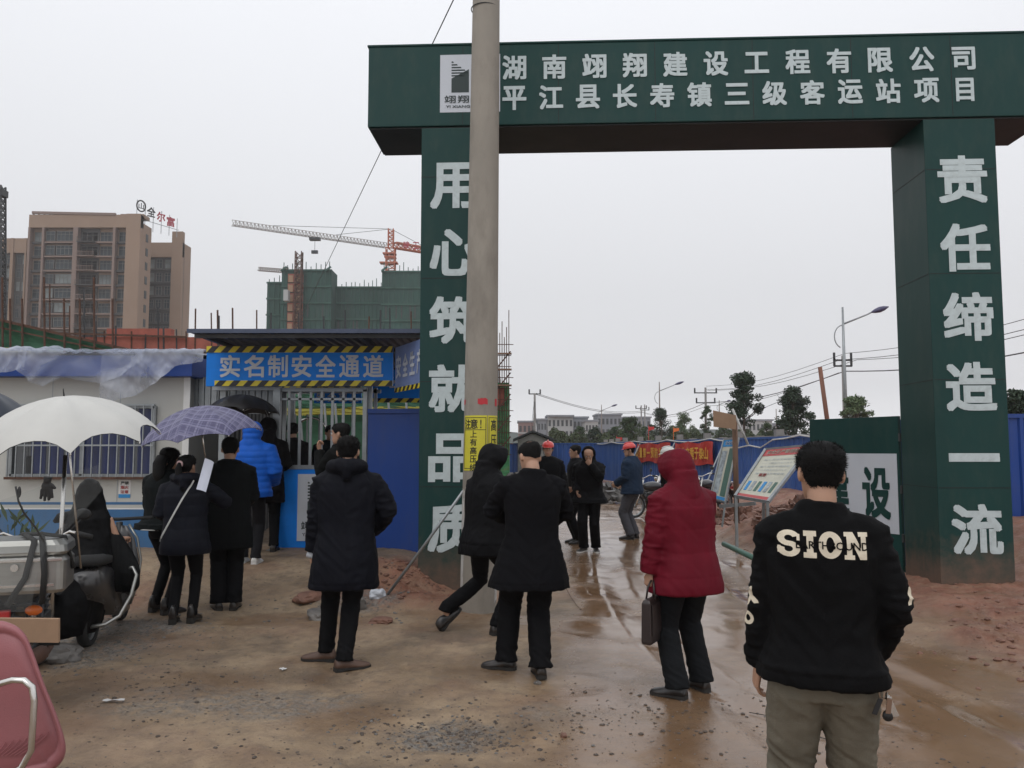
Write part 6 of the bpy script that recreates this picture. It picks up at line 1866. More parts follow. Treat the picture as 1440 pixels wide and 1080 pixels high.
def person(label, root, H=1.7, yaw=0.0, feet=None, foot_ang=(.15, -.15), lean=0.05, side=0.0, hips=(0, 0, 0), hands=None, hand_n=None,
           head=(0, 0, 0), top=None, legs=None, shoes=None, hair='short', hood=None, vox=.011, curls=(.35, .35), kpole=None, eyes=True, group=None,
           foot_pitch=(0, 0), epole=None, knees=None, elbow=None, waist_z=None, width=1.0):
    """built in 1.70 m units facing +Y; world position of the feet decides the stance"""
    s = H / 1.70
    t = thing('person', label, 'person', tuple(root), yaw, group); t.scale = (s, s, s)
    Mi = (Matrix.Translation(root) @ Matrix.Rotation(yaw, 4, 'Z') @ Matrix.Scale(s, 4)).inverted()
    F = []
    for i, sg in enumerate((-1, 1)):
        if feet and feet[i] is not None:
            F.append(Mi @ feet[i] if feet[i].length > 0 and not isinstance(feet[i], tuple) else Vector(feet[i]))
        else: F.append(Vector((sg * .11, 0, 0)))
    pel = Vector((0, 0, .90)) + Vector(hips)
    R = (Matrix.Rotation(-lean, 3, 'X') @ Matrix.Rotation(side, 3, 'Y'))
    T = lambda x, y, z: pel + R @ Vector((x, y, z - .90))
    # limbs
    hipj = [pel + Vector((sg * .092, 0, -.03)) for sg in (-1, 1)]
    ank = [F[i] + Vector((0, 0, .085 + (.05 if foot_pitch[i] else 0))) for i in range(2)]
    kn = []
    for i in range(2):
        pole = Vector(knees[i]) if knees else Vector((0, 1, 0.1)); k_, a_ = ik(hipj[i], ank[i], .425, .41, pole); kn.append(k_); ank[i] = a_
    sh = [T(sg * .168 * width, -.005, 1.388) for sg in (-1, 1)]
    hn = []; el = []
    for i, sg in enumerate((-1, 1)):
        tgt = Vector(hands[i]) if hands and hands[i] else Vector((sg * .29, .03, .86))
        tgt = pel + R @ (tgt - Vector((0, 0, .90)))
        pole = Vector(elbow[i]) if elbow and elbow[i] else Vector((sg * .5, -1, -.2)); e_, w_ = ik(sh[i], tgt, .285, .255, pole); el.append(e_); hn.append(w_)
    HR = R @ Matrix.Rotation(head[0], 3, 'Z') @ Matrix.Rotation(-head[1], 3, 'X') @ Matrix.Rotation(head[2], 3, 'Y')
    ho = T(0, .012, 1.472)
    hp = lambda v: ho + HR @ (Vector(v) - Vector((0, -.02, 0))) + R @ Vector((0, -.02, 0))
    # ---- body
    mb = MB(); n = 24
    mb.loft([[hp(head_pt(2 * math.pi * k / n, h[0])) for k in range(n)] for h in HEAD])
    mb.tube([T(0, -.01, 1.38), T(0, -.012, 1.44), hp((0, -.022, .03)), hp((0, -.02, .07))], [.07, .056, .053, .05], 14)
    mb.tube([hp((0, .086, .135)), hp((0, .098, .112)), hp((0, .104, .097))], [.008, .011, .014], 8)
    mb.ball(hp((0, .088, .055)), (.022, .010, .010), 8, 5); mb.ball(hp((0, .088, .150)), (.045, .012, .008), 8, 5)
    for sg in (-1, 1): mb.ball(hp((sg * .078, -.010, .112)), (.010, .018, .032), 10, 6, HR @ Matrix.Rotation(sg * .35, 3, 'Z'))
    mb.loft([superring(T(0, 0, z), a, b, R) for z, a, b in ((.84, .14, .10), (.95, .145, .10), (1.05, .125, .09), (1.2, .15, .10), (1.34, .165, .095), (1.42, .10, .07))])
    for i in range(2):
        mb.tube([T((-1, 1)[i] * .08, 0, 1.38), sh[i], el[i], hn[i]], [.06, .045, .034, .024], 10)
        mb.tube([hipj[i] + Vector((0, 0, .04)), kn[i], ank[i]], [.07, .045, .034], 10)
        mb.tube([ank[i], ank[i] - Vector((0, 0, .04)), F[i] + Vector((0, .05, .03))], [.034, .03, .022], 8)
    body = remesh_mb(mb, max(.0065, vox * .62), 2, 'body')
    # hands joined on the same mesh
    hb = MB()
    for i, sg in enumerate((-1, 1)):
        d = (hn[i] - el[i]).normalized(); nn = Vector(hand_n[i]) if hand_n and hand_n[i] else Vector((-sg, .15, 0))
        hand(hb, hn[i] + d * .01, d, nn, sg * 1.0, curls[i])
    hm_ = remesh_mb(hb, .0042, 2, 'h') if vox < .013 else hb.mesh('h', True)
    bm = bmesh.new(); bm.from_mesh(body); bm.from_mesh(hm_); bm.to_mesh(body); bm.free(); bpy.data.meshes.remove(hm_)
    body.polygons.foreach_set('use_smooth', np.ones(len(body.polygons), bool))
    bo = objm('body', body, M['skin'], t)
    if eyes:
        for sg in (-1, 1):
            MB().ball(hp((sg * .030, .0845, .122)), (.013, .010, .0085), 10, 6, HR).build('eye', M['eye_white'], bo, smooth=True)
            MB().ball(hp((sg * .030, .0915, .122)), (.0055, .004, .0055), 8, 5, HR).build('iris', M['black'], bo, smooth=True)
            MB().tube([hp((sg * .014, .094, .142)), hp((sg * .030, .095, .146)), hp((sg * .046, .084, .141))], [.003, .0035, .002], 6).build('eyebrow', M['hair'], bo, smooth=True)
        MB().tube([hp((-.024, .086, .057)), hp((-.01, .096, .054)), hp((.01, .096, .054)), hp((.024, .086, .057))], [.003, .006, .006, .003], 6).build('lips', M['lips'], bo, smooth=True)
    # ---- hair
    if hair and hood is None:
        def line(phi):   # hairline height round the head; phi 0 = face
            a = abs(math.atan2(math.sin(phi), math.cos(phi)))
            if hair == 'bald': return float(np.interp(a, [0, .6, 1.1, 1.5, 2.0, 3.15], [.205, .195, .165, .135, .105, .080]))
            return float(np.interp(a, [0, .5, .9, 1.25, 1.55, 1.8, 2.3, 3.15], [.182, .180, .160, .120, .134, .100, .066, .058]))
        hbm = MB(); n = 40; m_ = 12; rg = []; ztop_ = .229 if hair != 'bald' else .200
        th = .011 if hair != 'bald' else .006
        for j in range(m_ + 1):
            f = j / m_; ring = []
            for k in range(n):
                phi = 2 * math.pi * k / n; z0 = line(phi); z = z0 + (ztop_ - z0) * f
                a_ = abs(math.atan2(math.sin(phi), math.cos(phi)))
                o_ = th * (.30 + .70 * ss(.09, .175, z)) * min(1, .4 + f * 4) * (1.0 + .35 * noise.noise(Vector((phi * 2, z * 30, H))))
                o_ += (.006 if hair != 'bald' else 0) * noise.noise(Vector((math.cos(phi) * 9, math.sin(phi) * 9, z * 70)))
                p = head_pt(phi, min(z, .2295), o_)
                p.z += th * .9 * f ** 3 + (.004 * noise.noise(Vector((phi * 5, z * 50, 3))) if f > .1 else 0)
                ring.append(hp(p))
            rg.append(ring)
        hbm.loft(rg, caps=False)
        top_ = [hp(Vector((0, -.014, .230 + th)))]
        b0 = len(hbm.v); hbm.v.append(tuple(top_[0])); last = m_ * n
        for k in (range(n) if hair != 'bald' else ()): hbm.f.append((last + k, last + (k + 1) % n, b0)); hbm.mi.append(0)
        nt = 5500 if vox < .009 else (1800 if vox < .013 else 300)
        rr = random.Random(int(H * 1000) + nt)
        for _ in range(nt if hair != 'bald' else nt // 2):
            phi = rr.uniform(-math.pi, math.pi); z0 = line(phi); f = rr.random() ** 1.1; z = z0 + (.228 - z0) * f
            if abs(phi) < .5 and f < .3 and rr.random() < .5: pass
            q = head_pt(phi, z, th * .6 * (.2 + .8 * ss(.09, .175, z))); cdir = (q - Vector((0, -.014, .13))).normalized()
            dn = Vector((rr.uniform(-.5, .5), rr.uniform(-.5, .5), rr.uniform(-1.3, .0) if z < .2 else rr.uniform(-.3, .3))); L = rr.uniform(.010, .025) * (.45 + .55 * ss(.09, .18, z)) * (1 if hair != 'bald' else .5)
            dd = (cdir * (.55 if z < .2 else .7) + dn * .8).normalized(); wv = dd.cross(cdir).normalized() * .0016 if dd.cross(cdir).length > .01 else Vector((.0016, 0, 0))
            hbm.add([hp(q - wv), hp(q + wv), hp(q + dd * L)], [(0, 1, 2)])
        if hair == 'long':
            pts = [hp((0, -.09, .13)), hp((0, -.115, .06)), T(0, -.115, 1.42), T(0, -.125, 1.34)]
            hbm.tube(pts, [.055, .06, .055, .03], 12, flat=(.8, 1.5))
            for sg in (-1, 1): hbm.tube([hp((sg * .066, .01, .16)), hp((sg * .082, -.015, .09)), hp((sg * .07, -.05, .02)), T(sg * .06, -.09, 1.38)], [.018, .028, .032, .02], 8)
        if hair == 'pony':
            hbm.tube([hp((0, -.10, .16)), hp((0, -.125, .165)), hp((0, -.155, .12)), hp((0, -.15, .02)), T(0, -.15, 1.38), T(.0, -.13, 1.27)], [.02, .024, .034, .036, .028, .008], 12)
        hbm.build('hair', M['hair'], t, smooth=True)
        if hair == 'pony':
            MB().tube([hp((0, -.118 + .012 * math.sin(a) * 0, .166)) + HR @ Vector((.026 * math.cos(a), -.006, .026 * math.sin(a))) for a in [2 * math.pi * k / 12 for k in range(13)]], .011, 7, caps=False).build('scrunchie', M['pink_tie'], t, smooth=True)
    # ---- trousers
    lg = dict(col='black_trouser', rgb=(.010, .010, .012), r=(.100, .072, .060), hem=.070, fold=.006); lg.update(legs or {})
    mb = MB()
    mb.loft([superring(pel + R @ Vector((0, 0, z)), a, b, R, 2.3) for z, a, b in ((-.13, .135, .10), (-.05, .165, .122), (.04, .165, .118), (.14, .150, .105))])
    for i, sg in enumerate((-1, 1)):
        h_, k_, a_ = hipj[i], kn[i], ank[i]; r0, r1, r2 = lg['r']
        d = (a_ - k_).normalized()
        mb.tube([h_ + Vector((0, 0, .05)), h_ - Vector((0, 0, .06)), h_.lerp(k_, .5), k_, k_.lerp(a_, .45), a_ + Vector((0, 0, .03)), a_ - d * -.015 - Vector((0, 0, 0))], [r0 * .9, r0 * .97, r0 * .9, r1, (r1 + r2) / 2, r2, lg['hem']], 16, flat=(1, 1))
    me_ = remesh_mb(mb, vox, 3, 'trousers')
    sd_k = H * 7.3
    def fT(co):
        q = co.copy(); d = fbm(np.stack([q[:, 0] * 8, q[:, 1] * 8 + sd_k, q[:, 2] * 12], 1), 3, .5)
        rid = -np.abs(fbm(np.stack([q[:, 0] * 5, q[:, 1] * 5, q[:, 2] * 15 + q[:, 0] * 10 + sd_k], 1), 2))
        kz_ = np.exp(-((q[:, 2] - .48) / .12) ** 2) + 1.2 * np.exp(-((q[:, 2] - .14) / .09) ** 2) + .6 * np.exp(-((q[:, 2] - .78) / .08) ** 2) + .3
        return lg['fold'] * (.5 * d + 1.4 * (rid + .25) * kz_)
    displace(me_, fT)
    me_.polygons.foreach_set('use_smooth', np.ones(len(me_.polygons), bool))
    objm('trousers', me_, cloth(lg['col'], lg['rgb']), t)
    # ---- coat / jacket
    tp = dict(col='black_coat', rgb=(.010, .010, .012), hem=.66, flare=.0, bulk=0.0, puff=0, collar='collar', fold=.008, sleeve=1.0, rough=.8, open=0); tp.update(top or {})
    bk, fl = tp['bulk'], tp['flare']; hz_ = tp['hem']
    def ctr(z):
        if z >= .86: return T(0, -.004, z)
        c = T(0, -.004, .86); mid = (kn[0] + kn[1]) / 2
        f = (.86 - z) / .45
        return Vector((c.x + (mid.x - c.x) * f * .6, c.y + (mid.y - c.y) * f * .6, c.z - (.86 - z)))
    prof = [(hz_, .205 + fl, .150 + fl * .8), (hz_ + .06, .203 + fl * .85, .150 + fl * .7), ((hz_ + .98) / 2, .198 + fl * .45, .145 + fl * .3), (.98, .185, .132), (1.06, .180, .128), (1.18, .193, .134), (1.29, .198, .135), (1.355, .185 * width, .120), (1.405, .142, .098), (1.44, .100, .084), (1.475, .082, .076)]
    prof = [p for p in prof if p[0] >= hz_]
    mb = MB()
    rgs = []
    spread = abs(kn[1].y - kn[0].y) * .35
    for z, a, b in prof:
        f = max(0, min(1, (.95 - z) / .3))
        rgs.append(superring(ctr(z), a + bk, b + bk * .9 + spread * f, R if z >= .86 else None, 2.5, 32))
    mb.loft(rgs)
    for i, sg in enumerate((-1, 1)):
        q = tp['sleeve']; b_ = bk * .55; dW = (hn[i] - el[i]).normalized()
        pts = [T(sg * .07, -.004, 1.372), T(sg * .13, -.004, 1.368), sh[i] + R @ Vector((sg * .016, 0, -.030)), sh[i].lerp(el[i], .5), el[i], el[i].lerp(hn[i], .5), hn[i] - dW * .005, hn[i] + dW * .012]
        mb.tube(pts, [.080 + b_ * .4, (.078 + b_ * .6), (.070 + b_) * q, (.066 + b_) * q, (.060 + b_) * q, (.054 + b_) * q, (.047 + b_) * q, (.043 + b_) * q], 16)
    if tp['collar'] == 'collar':
        mb.loft([superring(T(0, -.012, z), a, b, R, 2.1) for z, a, b in ((1.44, .094, .088), (1.465, .084, .080), (1.488, .077, .074))])
    if tp['collar'] == 'hood':      # hood lying on the shoulders
        mb.tube([T(.13, .02, 1.45), T(.11, -.06, 1.475), T(.05, -.12, 1.475), T(0, -.14, 1.46), T(-.05, -.12, 1.475), T(-.11, -.06, 1.475), T(-.13, .02, 1.45)], [.03, .048, .06, .066, .06, .048, .03], 12)
        mb.tube([T(0, -.12, 1.44), T(0, -.15, 1.36)], [.08, .045], 12, flat=(.6, 1.2))
    if hood:
        rg = []
        for k in range(9):
            f = k / 8
            cy = -.135 + .225 * f; r_ = [.03, .085, .112, .122, .126, .125, .122, .116, .108][k]
            rg.append([hp(Vector((math.cos(a) * r_ * .95, cy + (.03 * math.sin(a) if k > 5 else 0), .118 + math.sin(a) * r_ * 1.12 + (.01 if math.sin(a) < 0 else 0)))) for a in [2 * math.pi * j / 20 for j in range(20)]])
        if hood == 'open':
            rg = rg[:6]
        mb.loft(rg)
        mb.tube([T(0, -.025, 1.38), T(0, -.03, 1.45), hp((0, -.04, .03)), hp((0, -.045, .08))], [.135, .118, .110, .108], 16)
    cm = remesh_mb(mb, vox, 4, 'coat')
    pf = tp['puff']; sdn = H * 13.7 + (label.__len__() % 7)
    def fC(co):
        q = co
        drp = fbm(np.stack([q[:, 0] * 7 + sdn, q[:, 1] * 7, q[:, 2] * 2.0], 1), 3)
        dg = -np.abs(fbm(np.stack([q[:, 0] * 5 + q[:, 2] * 4, q[:, 1] * 6 + sdn, q[:, 2] * 8 - np.abs(q[:, 0]) * 8], 1), 2)) + .2
        arm = nss(.19, .25, np.abs(q[:, 0])) * nss(.8, .95, q[:, 2])
        az = -np.abs(fbm(np.stack([q[:, 0] * 6, q[:, 1] * 6 + 5, q[:, 2] * 17 + sdn], 1), 2)) + .2
        out = tp['fold'] * (1.0 * drp + (1.5 if not pf else .8) * dg + 2.4 * arm * az)
        if not pf:      # back seam, hem stitching, yoke, armholes
            body_ = nss(-.24, -.18, -np.abs(q[:, 0]))
            out = out - .0035 * np.exp(-(q[:, 0] / .007) ** 2) * (q[:, 2] < 1.40) * (q[:, 1] < 0)
            out = out - .0035 * np.exp(-((q[:, 2] - hz_ - .045) / .006) ** 2)
            out = out - .0030 * np.exp(-((np.abs(q[:, 0]) - .165) / .007) ** 2) * (q[:, 2] > 1.16) * (q[:, 2] < 1.40)
        if pf:
            if isinstance(pf, tuple):   # quilt seams every pf[0] m
                ph = np.abs(np.sin(np.pi * (q[:, 2] + .012 * drp) / pf[0])); out = out + pf[1] * (ph ** .5 - .7)
        return out
    displace(cm, fC)
    cm.polygons.foreach_set('use_smooth', np.ones(len(cm.polygons), bool))
    nm = tp.get('name', 'coat')
    co_ = objm(nm, cm, cloth(tp['col'], tp['rgb'], tp['rough']), t)
    # ---- shoes
    shd = dict(m=M['leather'], heel=.012, high=0.0, sole=SOLE); shd.update(shoes or {})
    for i in range(2):
        P0 = Vector((ank[i].x, ank[i].y, ank[i].z - .085 - (.05 if foot_pitch[i] else 0))) ; P0.z = max(P0.z, F[i].z)
        shoe(P0 + (Vector((0, 0, .0))), foot_ang[i], shd['m'], shd['sole'], t, foot_pitch[i], shd['heel'], shd['high'])
    t['j'] = 0
    del t['j']
    return t, dict(T=T, hp=hp, hn=hn, el=el, coat=co_, HR=HR, sh=sh, R=R, world=Mi.inverted(), body=bo)
M['eye_white'] = mat('eye_white', (.6, .58, .55), .3, var=.02)
M['lips'] = mat('lips', (.36, .14, .11), .5)
M['leather'] = mat('black_leather', (.013, .012, .012), .32, spec=.6, dirt=(.12, .085, .06), dirt_amt=.35, dirt_scale=14)
M['brown_leather'] = mat('brown_leather', (.095, .052, .036), .5, dirt=(.16, .11, .08), dirt_amt=.3, dirt_scale=12)
M['pink_tie'] = mat('pale_pink_band', (.58, .40, .40), .7)
M['helmet_red'] = mat('red_hard_hat_shell', (.62, .045, .04), .3, coat=.4)
M['helmet_white'] = mat('white_hard_hat_shell', (.66, .66, .62), .35, coat=.3)
M['cream'] = M['cream']
def helmet(J, m, label):
    """hard hat resting on the head (worn: a thing of its own)"""
    hp, Wm = J['hp'], J['world']
    t = thing('hard_hat', label, 'hard hat', tuple(Wm @ hp((0, 0, .17))))
    org = Wm @ hp((0, 0, .17))
    def w(v): return (Wm @ hp(v)) - org
    mb = MB(); rg = []
    for z, a, b in ((.160, .096, .118), (.165, .100, .122), (.185, .099, .121), (.215, .090, .110), (.238, .070, .088), (.252, .042, .055), (.258, .012, .016)):
        rg.append([w((math.sin(q) * a, -.008 + math.cos(q) * b, z)) for q in [2 * math.pi * k / 24 for k in range(24)]])
    mb.loft(rg); mb.build('shell', m, t, smooth=True)
    br = MB(); rg = []
    for o, dz in ((0, 0), (.035, -.012), (.036, -.016), (0, -.006)):
        rg.append([w((math.sin(q) * .097, -.008 + math.cos(q) * .118 + o * max(0, math.cos(q)), .162 + dz * max(0, math.cos(q)) + (-.004 if dz == -.006 else 0))) for q in [2 * math.pi * k / 24 for k in range(24)]])
    br.loft(rg, caps=False); br.build('brim', m, t, smooth=True)
    MB().tube([w((0, .085, .243)), w((0, .04, .262)), w((0, -.03, .266)), w((0, -.09, .245))], [.010, .013, .013, .009], 8).build('ridge', m, t, smooth=True)
    for sg in (-1, 1): MB().tube([w((sg * .088, .0, .165)), w((sg * .070, .03, .04)), w((0, .066, .004))], .004, 5).build('chin_strap', M['black'], t)
    return t

# ---- 1. man in the lettered jacket, nearest
rt = Vector((1.130, 3.12, gz_at(1.15, 3.1)))
p1, J1 = person('man in a black jacket with big cream SION lettering across its back, nearest the camera', rt, 1.67, math.radians(-14),
    feet=(rt + Vector((-.13, .02, 0)), rt + Vector((.12, -.02, 0))), foot_ang=(.2, -.25), lean=.02, side=.02,
    hands=((-.225, .10, .85), (.19, .10, .92)), elbow=((-.35, -1, 0), (.8, -1, -.1)), head=(math.radians(9), .04, .03),
    top=dict(name='jacket', col='black_felt_jacket', rgb=(.008, .008, .009), hem=.835, flare=.025, bulk=.006, collar='collar', fold=.012, sleeve=1.02, rough=.85),
    legs=dict(col='grey_green_trouser', rgb=(.175, .160, .125), r=(.112, .086, .075), hem=.082, fold=.012), shoes=dict(m=M['leather']), vox=.0075, width=.93, hair='short')
def project_flat(me_, coat, frame, off=.003, dirv=None, sub=3, maxe=.012):
    """drape a flat print (coordinates x right, y up) over a garment; frame(x, y) -> (origin, direction) in garment space"""
    bv = BVHTree.FromPolygons([v.co.copy() for v in coat.data.vertices], [tuple(p.vertices) for p in coat.data.polygons])
    bm = bmesh.new(); bm.from_mesh(me_)
    bmesh.ops.triangulate(bm, faces=bm.faces)
    for _ in range(sub):
        es = [e for e in bm.edges if e.calc_length() > maxe]
        if es: bmesh.ops.subdivide_edges(bm, edges=es, cuts=1); bmesh.ops.triangulate(bm, faces=bm.faces)
    for v in bm.verts:
        o, d = frame(v.co.x, v.co.y)
        h = bv.ray_cast(o, d)
        v.co = (h[0] - d * off) if h[0] is not None else o + d * .2
    bm.to_mesh(me_); bm.free(); return me_
def slab_letters(txt, w, h):
    """blocky slab-serif capitals as polygons, one list of convex quads per letter, in 0..1 boxes"""
    mb = MB()
    def q(x0_, y0_, x1_, y1_, ox, sx): mb.add([(ox + x0_ * sx, y0_, 0), (ox + x1_ * sx, y0_, 0), (ox + x1_ * sx, y1_, 0), (ox + x0_ * sx, y1_, 0)], [(0, 1, 2, 3)])
    def arc(cx_, cy_, ro, ri, a0, a1, ox, sx, ky=1.0, kyi=1.0, n=14):
        vs = []
        for k in range(n + 1):
            a = math.radians(a0 + (a1 - a0) * k / n)
            vs += [(ox + (cx_ + ro * math.cos(a)) * sx, cy_ + ro * ky * math.sin(a), 0), (ox + (cx_ + ri * math.cos(a)) * sx, cy_ + ri * kyi * math.sin(a), 0)]
        mb.add(vs, [(2 * k, 2 * k + 1, 2 * k + 3, 2 * k + 2) if a1 < a0 else (2 * k, 2 * k + 2, 2 * k + 3, 2 * k + 1) for k in range(n)])
    # S
    arc(.5, .70, .46, .17, 20, 268, 0, .27 * w, .64, .62); arc(.5, .30, .46, .17, -200, 92, 0, .27 * w, .64, .62); q(.82, .62, .94, .86, 0, .27 * w); q(.06, .14, .18, .40, 0, .27 * w)
    # I
    o = .295 * w; q(.0, .0, 1, .2, o, .14 * w); q(.0, .8, 1, 1, o, .14 * w); q(.24, .2, .76, .8, o, .14 * w)
    # O
    arc(.5, .5, .5, .17, 0, 360, .455 * w, .26 * w, 1.0, 1.7, 28)
    # N
    o = .735 * w; s = .265 * w
    q(.0, .0, .42, .16, o, s); q(.0, .84, .34, 1, o, s); q(.10, .16, .32, .84, o, s); q(.60, .84, 1, 1, o, s); q(.70, .0, .92, .84, o, s)
    mb.add([(o + .12 * s, 1, 0), (o + .38 * s, 1, 0), (o + .92 * s, 0, 0), (o + .64 * s, 0, 0)], [(3, 2, 1, 0)])
    mb.v = [(a_ - w / 2, (b_ - .5) * h, 0) for a_, b_, c_ in mb.v]
    return mb
Rt = J1['R']
def back_frame(cx_, cz_):
    def f(x, y): return (J1['T'](cx_ + x, -.6, cz_ + y), (Rt @ Vector((0, 1, 0))).normalized())
    return f
cm_ = mat('cream_felt_letter', (.62, .55, .43), .85, bump=.3, bscale=150, var=.08)
me_ = slab_letters('SION', .315, .095).mesh('lettering')
project_flat(me_, J1['coat'], back_frame(-.012, 1.335), .0035, maxe=.014); objm('lettering', me_, cm_, J1['coat'])
me_ = text_mesh('EARTHBOUND', 1, .012, 0, 2, fit=(.25, .028))
co = vcos(me_); 
project_flat(me_, J1['coat'], back_frame(.022, 1.333), .006, maxe=.02); objm('lettering', me_, cloth('ink_black_print', (.008, .007, .006)), J1['coat'])
def arm_frame(i, u, outv):
    a, b = J1['sh'][i], J1['el'][i]; ax = (a - b).normalized()
    o = Vector(outv).normalized(); o = (o - ax * o.dot(ax)).normalized(); sx = o.cross(ax) * -1
    def f(x, y): return (a.lerp(b, u) + o * .4 + ax * y + sx * x, -o)
    return f
for (ch, u, rot, sz) in (('X', .98, .5, .062), ('O', 1.28, 0, .050)):
    me_ = text_mesh(ch, 1, .05, 0, 3, fit=(sz * .9, sz)); co = vcos(me_); c_, s_2 = math.cos(rot), math.sin(rot)
    co2 = co.copy(); co2[:, 0] = co[:, 0] * c_ - co[:, 1] * s_2; co2[:, 1] = co[:, 0] * s_2 + co[:, 1] * c_
    me_.vertices.foreach_set('co', co2.ravel()); me_.update()
    project_flat(me_, J1['coat'], arm_frame(0, u, (-.95, -.30, 0)), .003); objm('sleeve_letter', me_, cm_, J1['coat'])
for (ch, u, sz) in (('A', .92, .06),):
    me_ = text_mesh(ch, 1, .05, 0, 3, fit=(sz, sz)); project_flat(me_, J1['coat'], arm_frame(1, u, (.9, -.25, .1)), .003); objm('sleeve_letter', me_, cm_, J1['coat'])
# keys on the right hip
kz_ = P(1238, 962, 2.98)
ky = thing('key_bunch', 'bunch of keys and metal clips hanging at the right hip of the lettered jacket', 'keys', tuple(kz_)); ky.scale = (1.45, 1.45, 1.25)
MB().tube([(0, 0, .03), (-.008, 0, 0), (-.002, 0, -.035), (.012, 0, -.04), (.018, 0, -.005), (.006, 0, .03)], .0035, 6).build('clip', M['chrome'], ky, smooth=True)
for k, (dx, L_, m_) in enumerate(((.002, .06, 'chrome'), (.014, .055, 'chrome'), (.022, .04, 'wood'), (.008, .045, 'black'))):
    MB().box((dx, -.004 * k, -.035 - L_ / 2), (.012, .003, L_), Matrix.Rotation(.25 * (k - 1.5), 3, 'Y')).build('key', M[m_], ky, bevel=.001)
MB().ball((.016, 0, -.085), (.014, .008, .016), 10, 6).build('fob', M['black'], ky, smooth=True)

# ---- 2. red coat with briefcase
fl_, fr2 = Gp(952, 982), Gp(986, 971)
rt = (fl_ + fr2) / 2 + Vector((0, .02, 0)); rt.z = gz_at(rt.x, rt.y)
p2, J2 = person('person in a wine red hooded padded coat carrying a dark briefcase', rt, 1.63, math.radians(24), feet=(fl_, fr2), foot_ang=(.55, .1), lean=.07, side=-.02,
    hands=((-.27, .08, .82), (.24, .14, .86)), head=(.12, .14, 0), hood='full', hair=None, eyes=False,
    top=dict(name='coat', col='wine_red_padded_coat', rgb=(.130, .006, .016), hem=.70, flare=.035, bulk=.033, puff=(.165, .0045), fold=.010, sleeve=1.15, rough=.6),
    legs=dict(col='charcoal_trouser', rgb=(.017, .019, .022), r=(.108, .085, .080), hem=.088, fold=.010), vox=.0085, curls=(.9, .5))
hw = J2['world'] @ J2['hn'][0]
bc = thing('briefcase', 'dark brown briefcase hanging from the hand of the red coat person', 'briefcase', (hw.x + .02, hw.y - .01, hw.z - .16), math.radians(62))
M['bag'] = mat('dark_brown_leather_bag', (.022, .014, .013), .4, spec=.5)
MB().loft([[Vector((x * a, y * b, z)) for x, y in ((-.17, -.035), (.17, -.035), (.17, .035), (-.17, .035))] for z, a, b in ((-.30, .98, .85), (-.28, 1, 1), (-.03, .97, .9), (-.01, .9, .6))]).build('bag_body', M['bag'], bc, bevel=.010)
for sy in (-.03, .03): MB().tube([(-.07, sy, -.02), (-.06, sy * .7, .06), (-.03, sy * .3, .10), (.03, sy * .3, .10), (.06, sy * .7, .06), (.07, sy, -.02)], .007, 7).build('handle', M['bag'], bc, smooth=True)
MB().box((0, -.039, -.14), (.30, .004, .20)).build('front_pocket', M['bag'], bc, bevel=.002)
MB().tube([(.165, -.03, -.06), (.185, -.03, -.10)], .004, 6).build('buckle', M['chrome'], bc)
MB().tube([(.185 + .012 * math.cos(a), -.03, -.115 + .012 * math.sin(a)) for a in [2 * math.pi * k / 10 for k in range(11)]], .003, 5, caps=False).build('ring', M['chrome'], bc)

# ---- 3. central man
fl_, fr2 = Gp(712, 942), Gp(760, 952)
rt = (fl_ + fr2) / 2; rt.z = gz_at(rt.x, rt.y)
p3, J3 = person('balding man in a long black overcoat standing in the centre with head bent', rt + Vector((.055, 0, 0)), 1.71, math.radians(8), feet=(fl_, fr2), foot_ang=(1.05, .0), lean=.04, side=0.04,
    hands=((-.10, .30, 1.10), (.12, .30, 1.06)), elbow=((-1, -.3, -.3), (1, -.25, -.25)), head=(math.radians(18), .34, 0), hair='bald',
    top=dict(name='overcoat', col='black_wool_overcoat', rgb=(.010, .010, .0125), hem=.62, flare=.085, bulk=.016, fold=.012, sleeve=1.08, rough=.9),
    legs=dict(r=(.108, .088, .078), hem=.092, fold=.012), vox=.0085)
# ---- 4. walking hooded person
fb, ff = Gp(628, 886), Gp(700, 892)
rt = Vector((Gp(676, 890).x, (fb.y + ff.y) / 2, gz_at(-.25, 7.8)))
p4, J4 = person('person in a black hooded jacket striding past the concrete pole', rt + Vector((.06, 0, 0)), 1.73, math.radians(-52), feet=(fb + Vector((.0, 0, .04)), ff), foot_ang=(-.1, .0), lean=.06, hips=(0, -.02, -.055),
    hands=((-.14, .30, 1.02), (.14, .30, .98)), head=(-.1, .16, 0), hood='full', hair=None, eyes=False, foot_pitch=(-.75, 0),
    top=dict(name='jacket', col='black_down_jacket', rgb=(.009, .009, .011), hem=.74, flare=.02, bulk=.035, fold=.010, sleeve=1.1, rough=.7),
    legs=dict(r=(.095, .072, .062), hem=.068, fold=.010), vox=.010)
# ---- 5. parka man
fl_, fr2 = Gp(459, 930), Gp(484, 943)
rt = (fl_ + fr2) / 2; rt.z = gz_at(rt.x, rt.y)
p5, J5 = person('man in a navy hooded parka and brown shoes standing before the barred gate', rt + Vector((.07, 0, 0)), 1.76, math.radians(9), feet=(fl_, fr2), foot_ang=(1.25, -1.2), lean=.05, side=.0,
    hands=((-.255, .08, .80), (.20, .18, 1.0)), elbow=((-.4, -1, 0), (1, -.8, -.2)), head=(-.15, .08, 0),
    top=dict(name='parka', col='navy_parka', rgb=(.0085, .0095, .0165), hem=.58, flare=.03, bulk=.028, collar='hood', fold=.012, sleeve=1.06, rough=.7),
    legs=dict(r=(.092, .070, .060), hem=.066, fold=.011), shoes=dict(m=M['brown_leather']), vox=.0085)
w5 = J5['world'] @ J5['hn'][0]
cp = MB().tube([w5 + Vector((-.04, -.01, -.03)), w5 + Vector((.03, -.01, -.05))], [.03, .035], 12)
